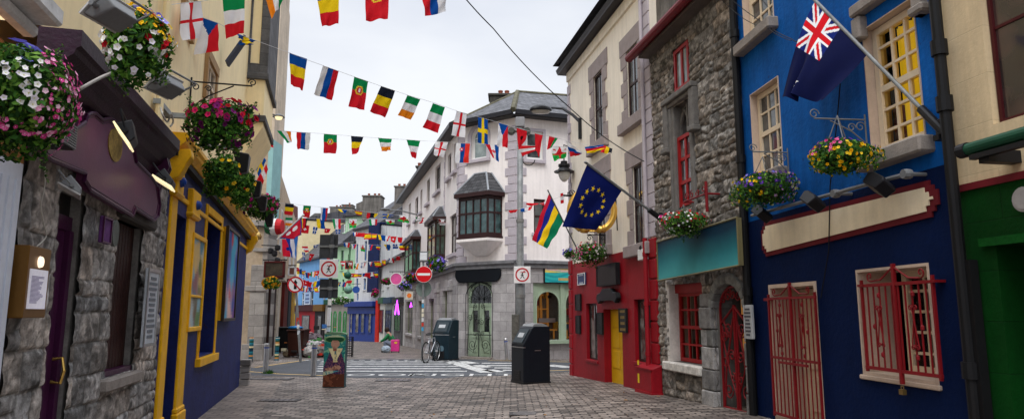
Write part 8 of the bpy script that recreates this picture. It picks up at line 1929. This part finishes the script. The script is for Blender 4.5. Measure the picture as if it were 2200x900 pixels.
hang('box_sign', 'small white box sign with an orange disc by the corner building shopfronts', 872, 888, 626, 643, 33, CM('off_white', (.6, .58, .5)), None, emblem=CM('orange_disc', (.8, .2, .03)))
t = hang('sky_sign', 'round blue disc sign by the white house', 758, 773, 612, 632, 50, CM('mid_blue', (.03, .1, .4)), None, True)
for x, y, r, lab, c in [(747, 591, 8, 'dark green globe hanging before the mint house, upper of two', (.02, .1, .06)), (748, 622, 9, 'pale green globe hanging before the mint house, lower of two', (.15, .3, .24))]:
    c_ = at(x, y, 48); R = r * 48 / FPX; t = thing('globe_ornament', lab, 'ornament', loc=c_, group='globes before the mint house'); mb = MB(); mb.lathe([(max(.01, R * math.sin(math.pi * k / 12)), -R * math.cos(math.pi * k / 12)) for k in range(13)], n=20); mb.build('ball', CM('globe_%d' % x, c, rough=.25), t, smooth=True); mb = MB(); mb.tube([(0, 0, R), (0, 0, R + 1.2)], .02); mb.build('hanger', IRONB, t)
c_ = at(755, 580, 50); mb = MB(); hang('red_sign', 'small red framed lantern sign on the mint house', 743, 757, 562, 577, 50, SIGNK, CM('sign_red2', (.4, .01, .02)))
# pink pilaster, pink neon and awning along the corner building
q = CL.R(846, 853, 612, 720, out=.3); mb = MB(); mb.box(0, .8, -.3, 0, -.9, q[3]); o = mb.build('pink_pilaster', PK, None); u = CL.uz(846, 660)[0]; o.matrix_world = CL.M @ Matrix.Translation((u, 0, 0)); tag(o, 'hot pink painted pilaster behind the pink round sign', 'pilaster')
NEON = CM('neon_purple', (.6, .05, 1), emit=5)
c_ = at(853, 660, 34); S_ = 34 / FPX; mb = MB(); mb.tube([(-4 * S_, 0, -15 * S_), (0, 0, 15 * S_), (4 * S_, 0, -15 * S_)], .035, 6); o = mb.build('neon_light', NEON); o.location = c_; tag(o, 'glowing violet neon tube shaped like a narrow peak', 'neon light')
c_ = at(883, 655, 31.5); mb = MB(); mb.tube([(-.04, 0, -.1), (.0, 0, .12), (.04, 0, -.08)], .02, 6); o = mb.build('neon_light', NEON); o.location = c_; tag(o, 'short violet neon tube under the orange disc sign', 'neon light')
# barrels and lamps on the lane side
c_ = at(590, 487, 25.5); S_ = 25.5 / FPX; t = thing('barrel_sign', 'green, white and red striped barrel hanging above the lane', 'barrel', loc=c_); mb = MB()
for (a_, b_, c) in ((-.3, -.1, '#0f5a34'), (-.1, .1, '#e0e0e0'), (.1, .3, '#b81f2a')): 
    f = lambda x: .22 + .1 * math.cos(x * 4); mb.lathe([(f(a_), a_), (f((a_ + b_) / 2), (a_ + b_) / 2), (f(b_), b_)], n=16, ax='x', c=c)
mb.build('barrel', COLR, t); mb = MB(); mb.tube([(0, 0, .3), (0, 0, .6), (-.7, 0, .6)], .02); mb.build('hanger', IRONB, t)
c_ = at(552, 508, 24); t = thing('wall_lamp', 'brass bulkhead lamp at the top of the ashlar pilaster', 'lamp', loc=c_); mb = MB(); mb.lathe([(.02, .2), (.1, .14), (.17, 0), (.14, -.1), (.02, -.12)], n=16); mb.build('shade', CM('brass_lamp', (.45, .3, .1), metal=.8, rough=.3), t, smooth=True); mb = MB(); mb.tube([(0, 0, .18), (0, .1, .4), (0, .6, .42), (0, 2.0, .3)], .02); mb.build('arm', IRONB, t)
c_ = at(599, 252, 22); t = thing('wall_lamp', 'small lit round lamp at the edge of the yellow bay against the sky', 'lamp', loc=c_); mb = MB(); mb.lathe([(.02, .12), (.14, .06), (.2, 0)], n=16); mb.build('shade', LAMPG, t, smooth=True); mb = MB(); mb.lathe([(.13, 0), (.09, -.08), (.01, -.1)], n=14); mb.build('bulb', LENSLIT, t); mb = MB(); mb.tube([(0, 0, .05), (-.25, 0, .1), (-.5, 0, .05)], .02); mb.build('arm', IRONB, t)
c_ = at(590, 545, 25.4); t = thing('lamp_cluster', 'dark cluster of lanterns on the lane wall above the brown box sign', 'lantern', loc=c_); mb = MB()
for dx, dz in ((0, 0), (.12, -.25), (.1, .22), (-.15, .1)): mb.lathe([(.03, .12), (.1, .08), (.11, -.05), (.06, -.1)], (dx, 0, dz), 10)
mb.build('lanterns', LAMPK, t); mb = MB(); mb.tube([(0, 0, .3), (-.5, 0, .32)], .02); mb.build('arm', IRONB, t)
# ================================================================ camera, sky, light
cam = bpy.data.cameras.new('camera'); co = bpy.data.objects.new('camera', cam); COL.objects.link(co)
co.location = (0, 0, EYE); co.rotation_euler = (math.pi / 2 + PT, 0, 0)
cam.sensor_width = 36; cam.sensor_fit = 'HORIZONTAL'; cam.lens = 36 * FPX / 2200; cam.clip_end = 3000; cam.clip_start = .05
sc.camera = co
w = bpy.data.worlds.new('World'); sc.world = w; w.use_nodes = True
N = w.node_tree.nodes; L = w.node_tree.links; bg = N['Background']
sky = N.new('ShaderNodeTexSky'); sky.sky_type = 'NISHITA'; sky.sun_disc = False
SUNE, SUNA = math.radians(55), math.radians(188)
sky.sun_elevation = SUNE; sky.sun_rotation = SUNA
tc = N.new('ShaderNodeTexCoord'); mp = N.new('ShaderNodeMapping'); mp.inputs['Scale'].default_value = (1, 1, 2.6); L.new(tc.outputs['Generated'], mp.inputs[0])
nz = N.new('ShaderNodeTexNoise'); nz.inputs['Scale'].default_value = 1.7; nz.inputs['Detail'].default_value = 5; nz.inputs['Roughness'].default_value = .5; L.new(mp.outputs[0], nz.inputs[0])
cr = N.new('ShaderNodeValToRGB'); e = cr.color_ramp.elements; e[0].position = .3; e[1].position = .68
e[0].color = (5.1, 5.5, 6.5, 1); e[1].color = (7.7, 7.9, 8.2, 1)
L.new(nz.outputs[0], cr.inputs[0])
# an overcast sky is brightest overhead
sx = N.new('ShaderNodeSeparateXYZ'); L.new(tc.outputs['Generated'], sx.inputs[0])
mr = N.new('ShaderNodeMapRange'); mr.interpolation_type = 'SMOOTHSTEP'; mr.inputs[1].default_value = .5; mr.inputs[2].default_value = 1.0; mr.inputs[3].default_value = 1; mr.inputs[4].default_value = 3.6; L.new(sx.outputs[2], mr.inputs[0])
ml = N.new('ShaderNodeVectorMath'); ml.operation = 'SCALE'; L.new(cr.outputs[0], ml.inputs[0]); L.new(mr.outputs[0], ml.inputs[3])
mx = N.new('ShaderNodeMix'); mx.data_type = 'RGBA'; mx.inputs[0].default_value = .93
L.new(sky.outputs[0], mx.inputs[6]); L.new(ml.outputs[0], mx.inputs[7]); L.new(mx.outputs[2], bg.inputs[0]); bg.inputs[1].default_value = .1
sl = bpy.data.lights.new('sun', 'SUN'); sl.energy = 1.5; sl.angle = math.radians(30); sl.color = (1, .97, .92)
so = bpy.data.objects.new('sun', sl); COL.objects.link(so)
# light comes from the direction the sky's sun stands in
az = SUNA; dirv = V((math.sin(az) * math.cos(SUNE), math.cos(az) * math.cos(SUNE), math.sin(SUNE)))
so.rotation_euler = dirv.to_track_quat('Z', 'Y').to_euler()
vs_ = sc.view_settings; vs_.view_transform = 'Standard'; vs_.look = 'None'; vs_.gamma = 1; vs_.use_curve_mapping = False; vs_.exposure = .38
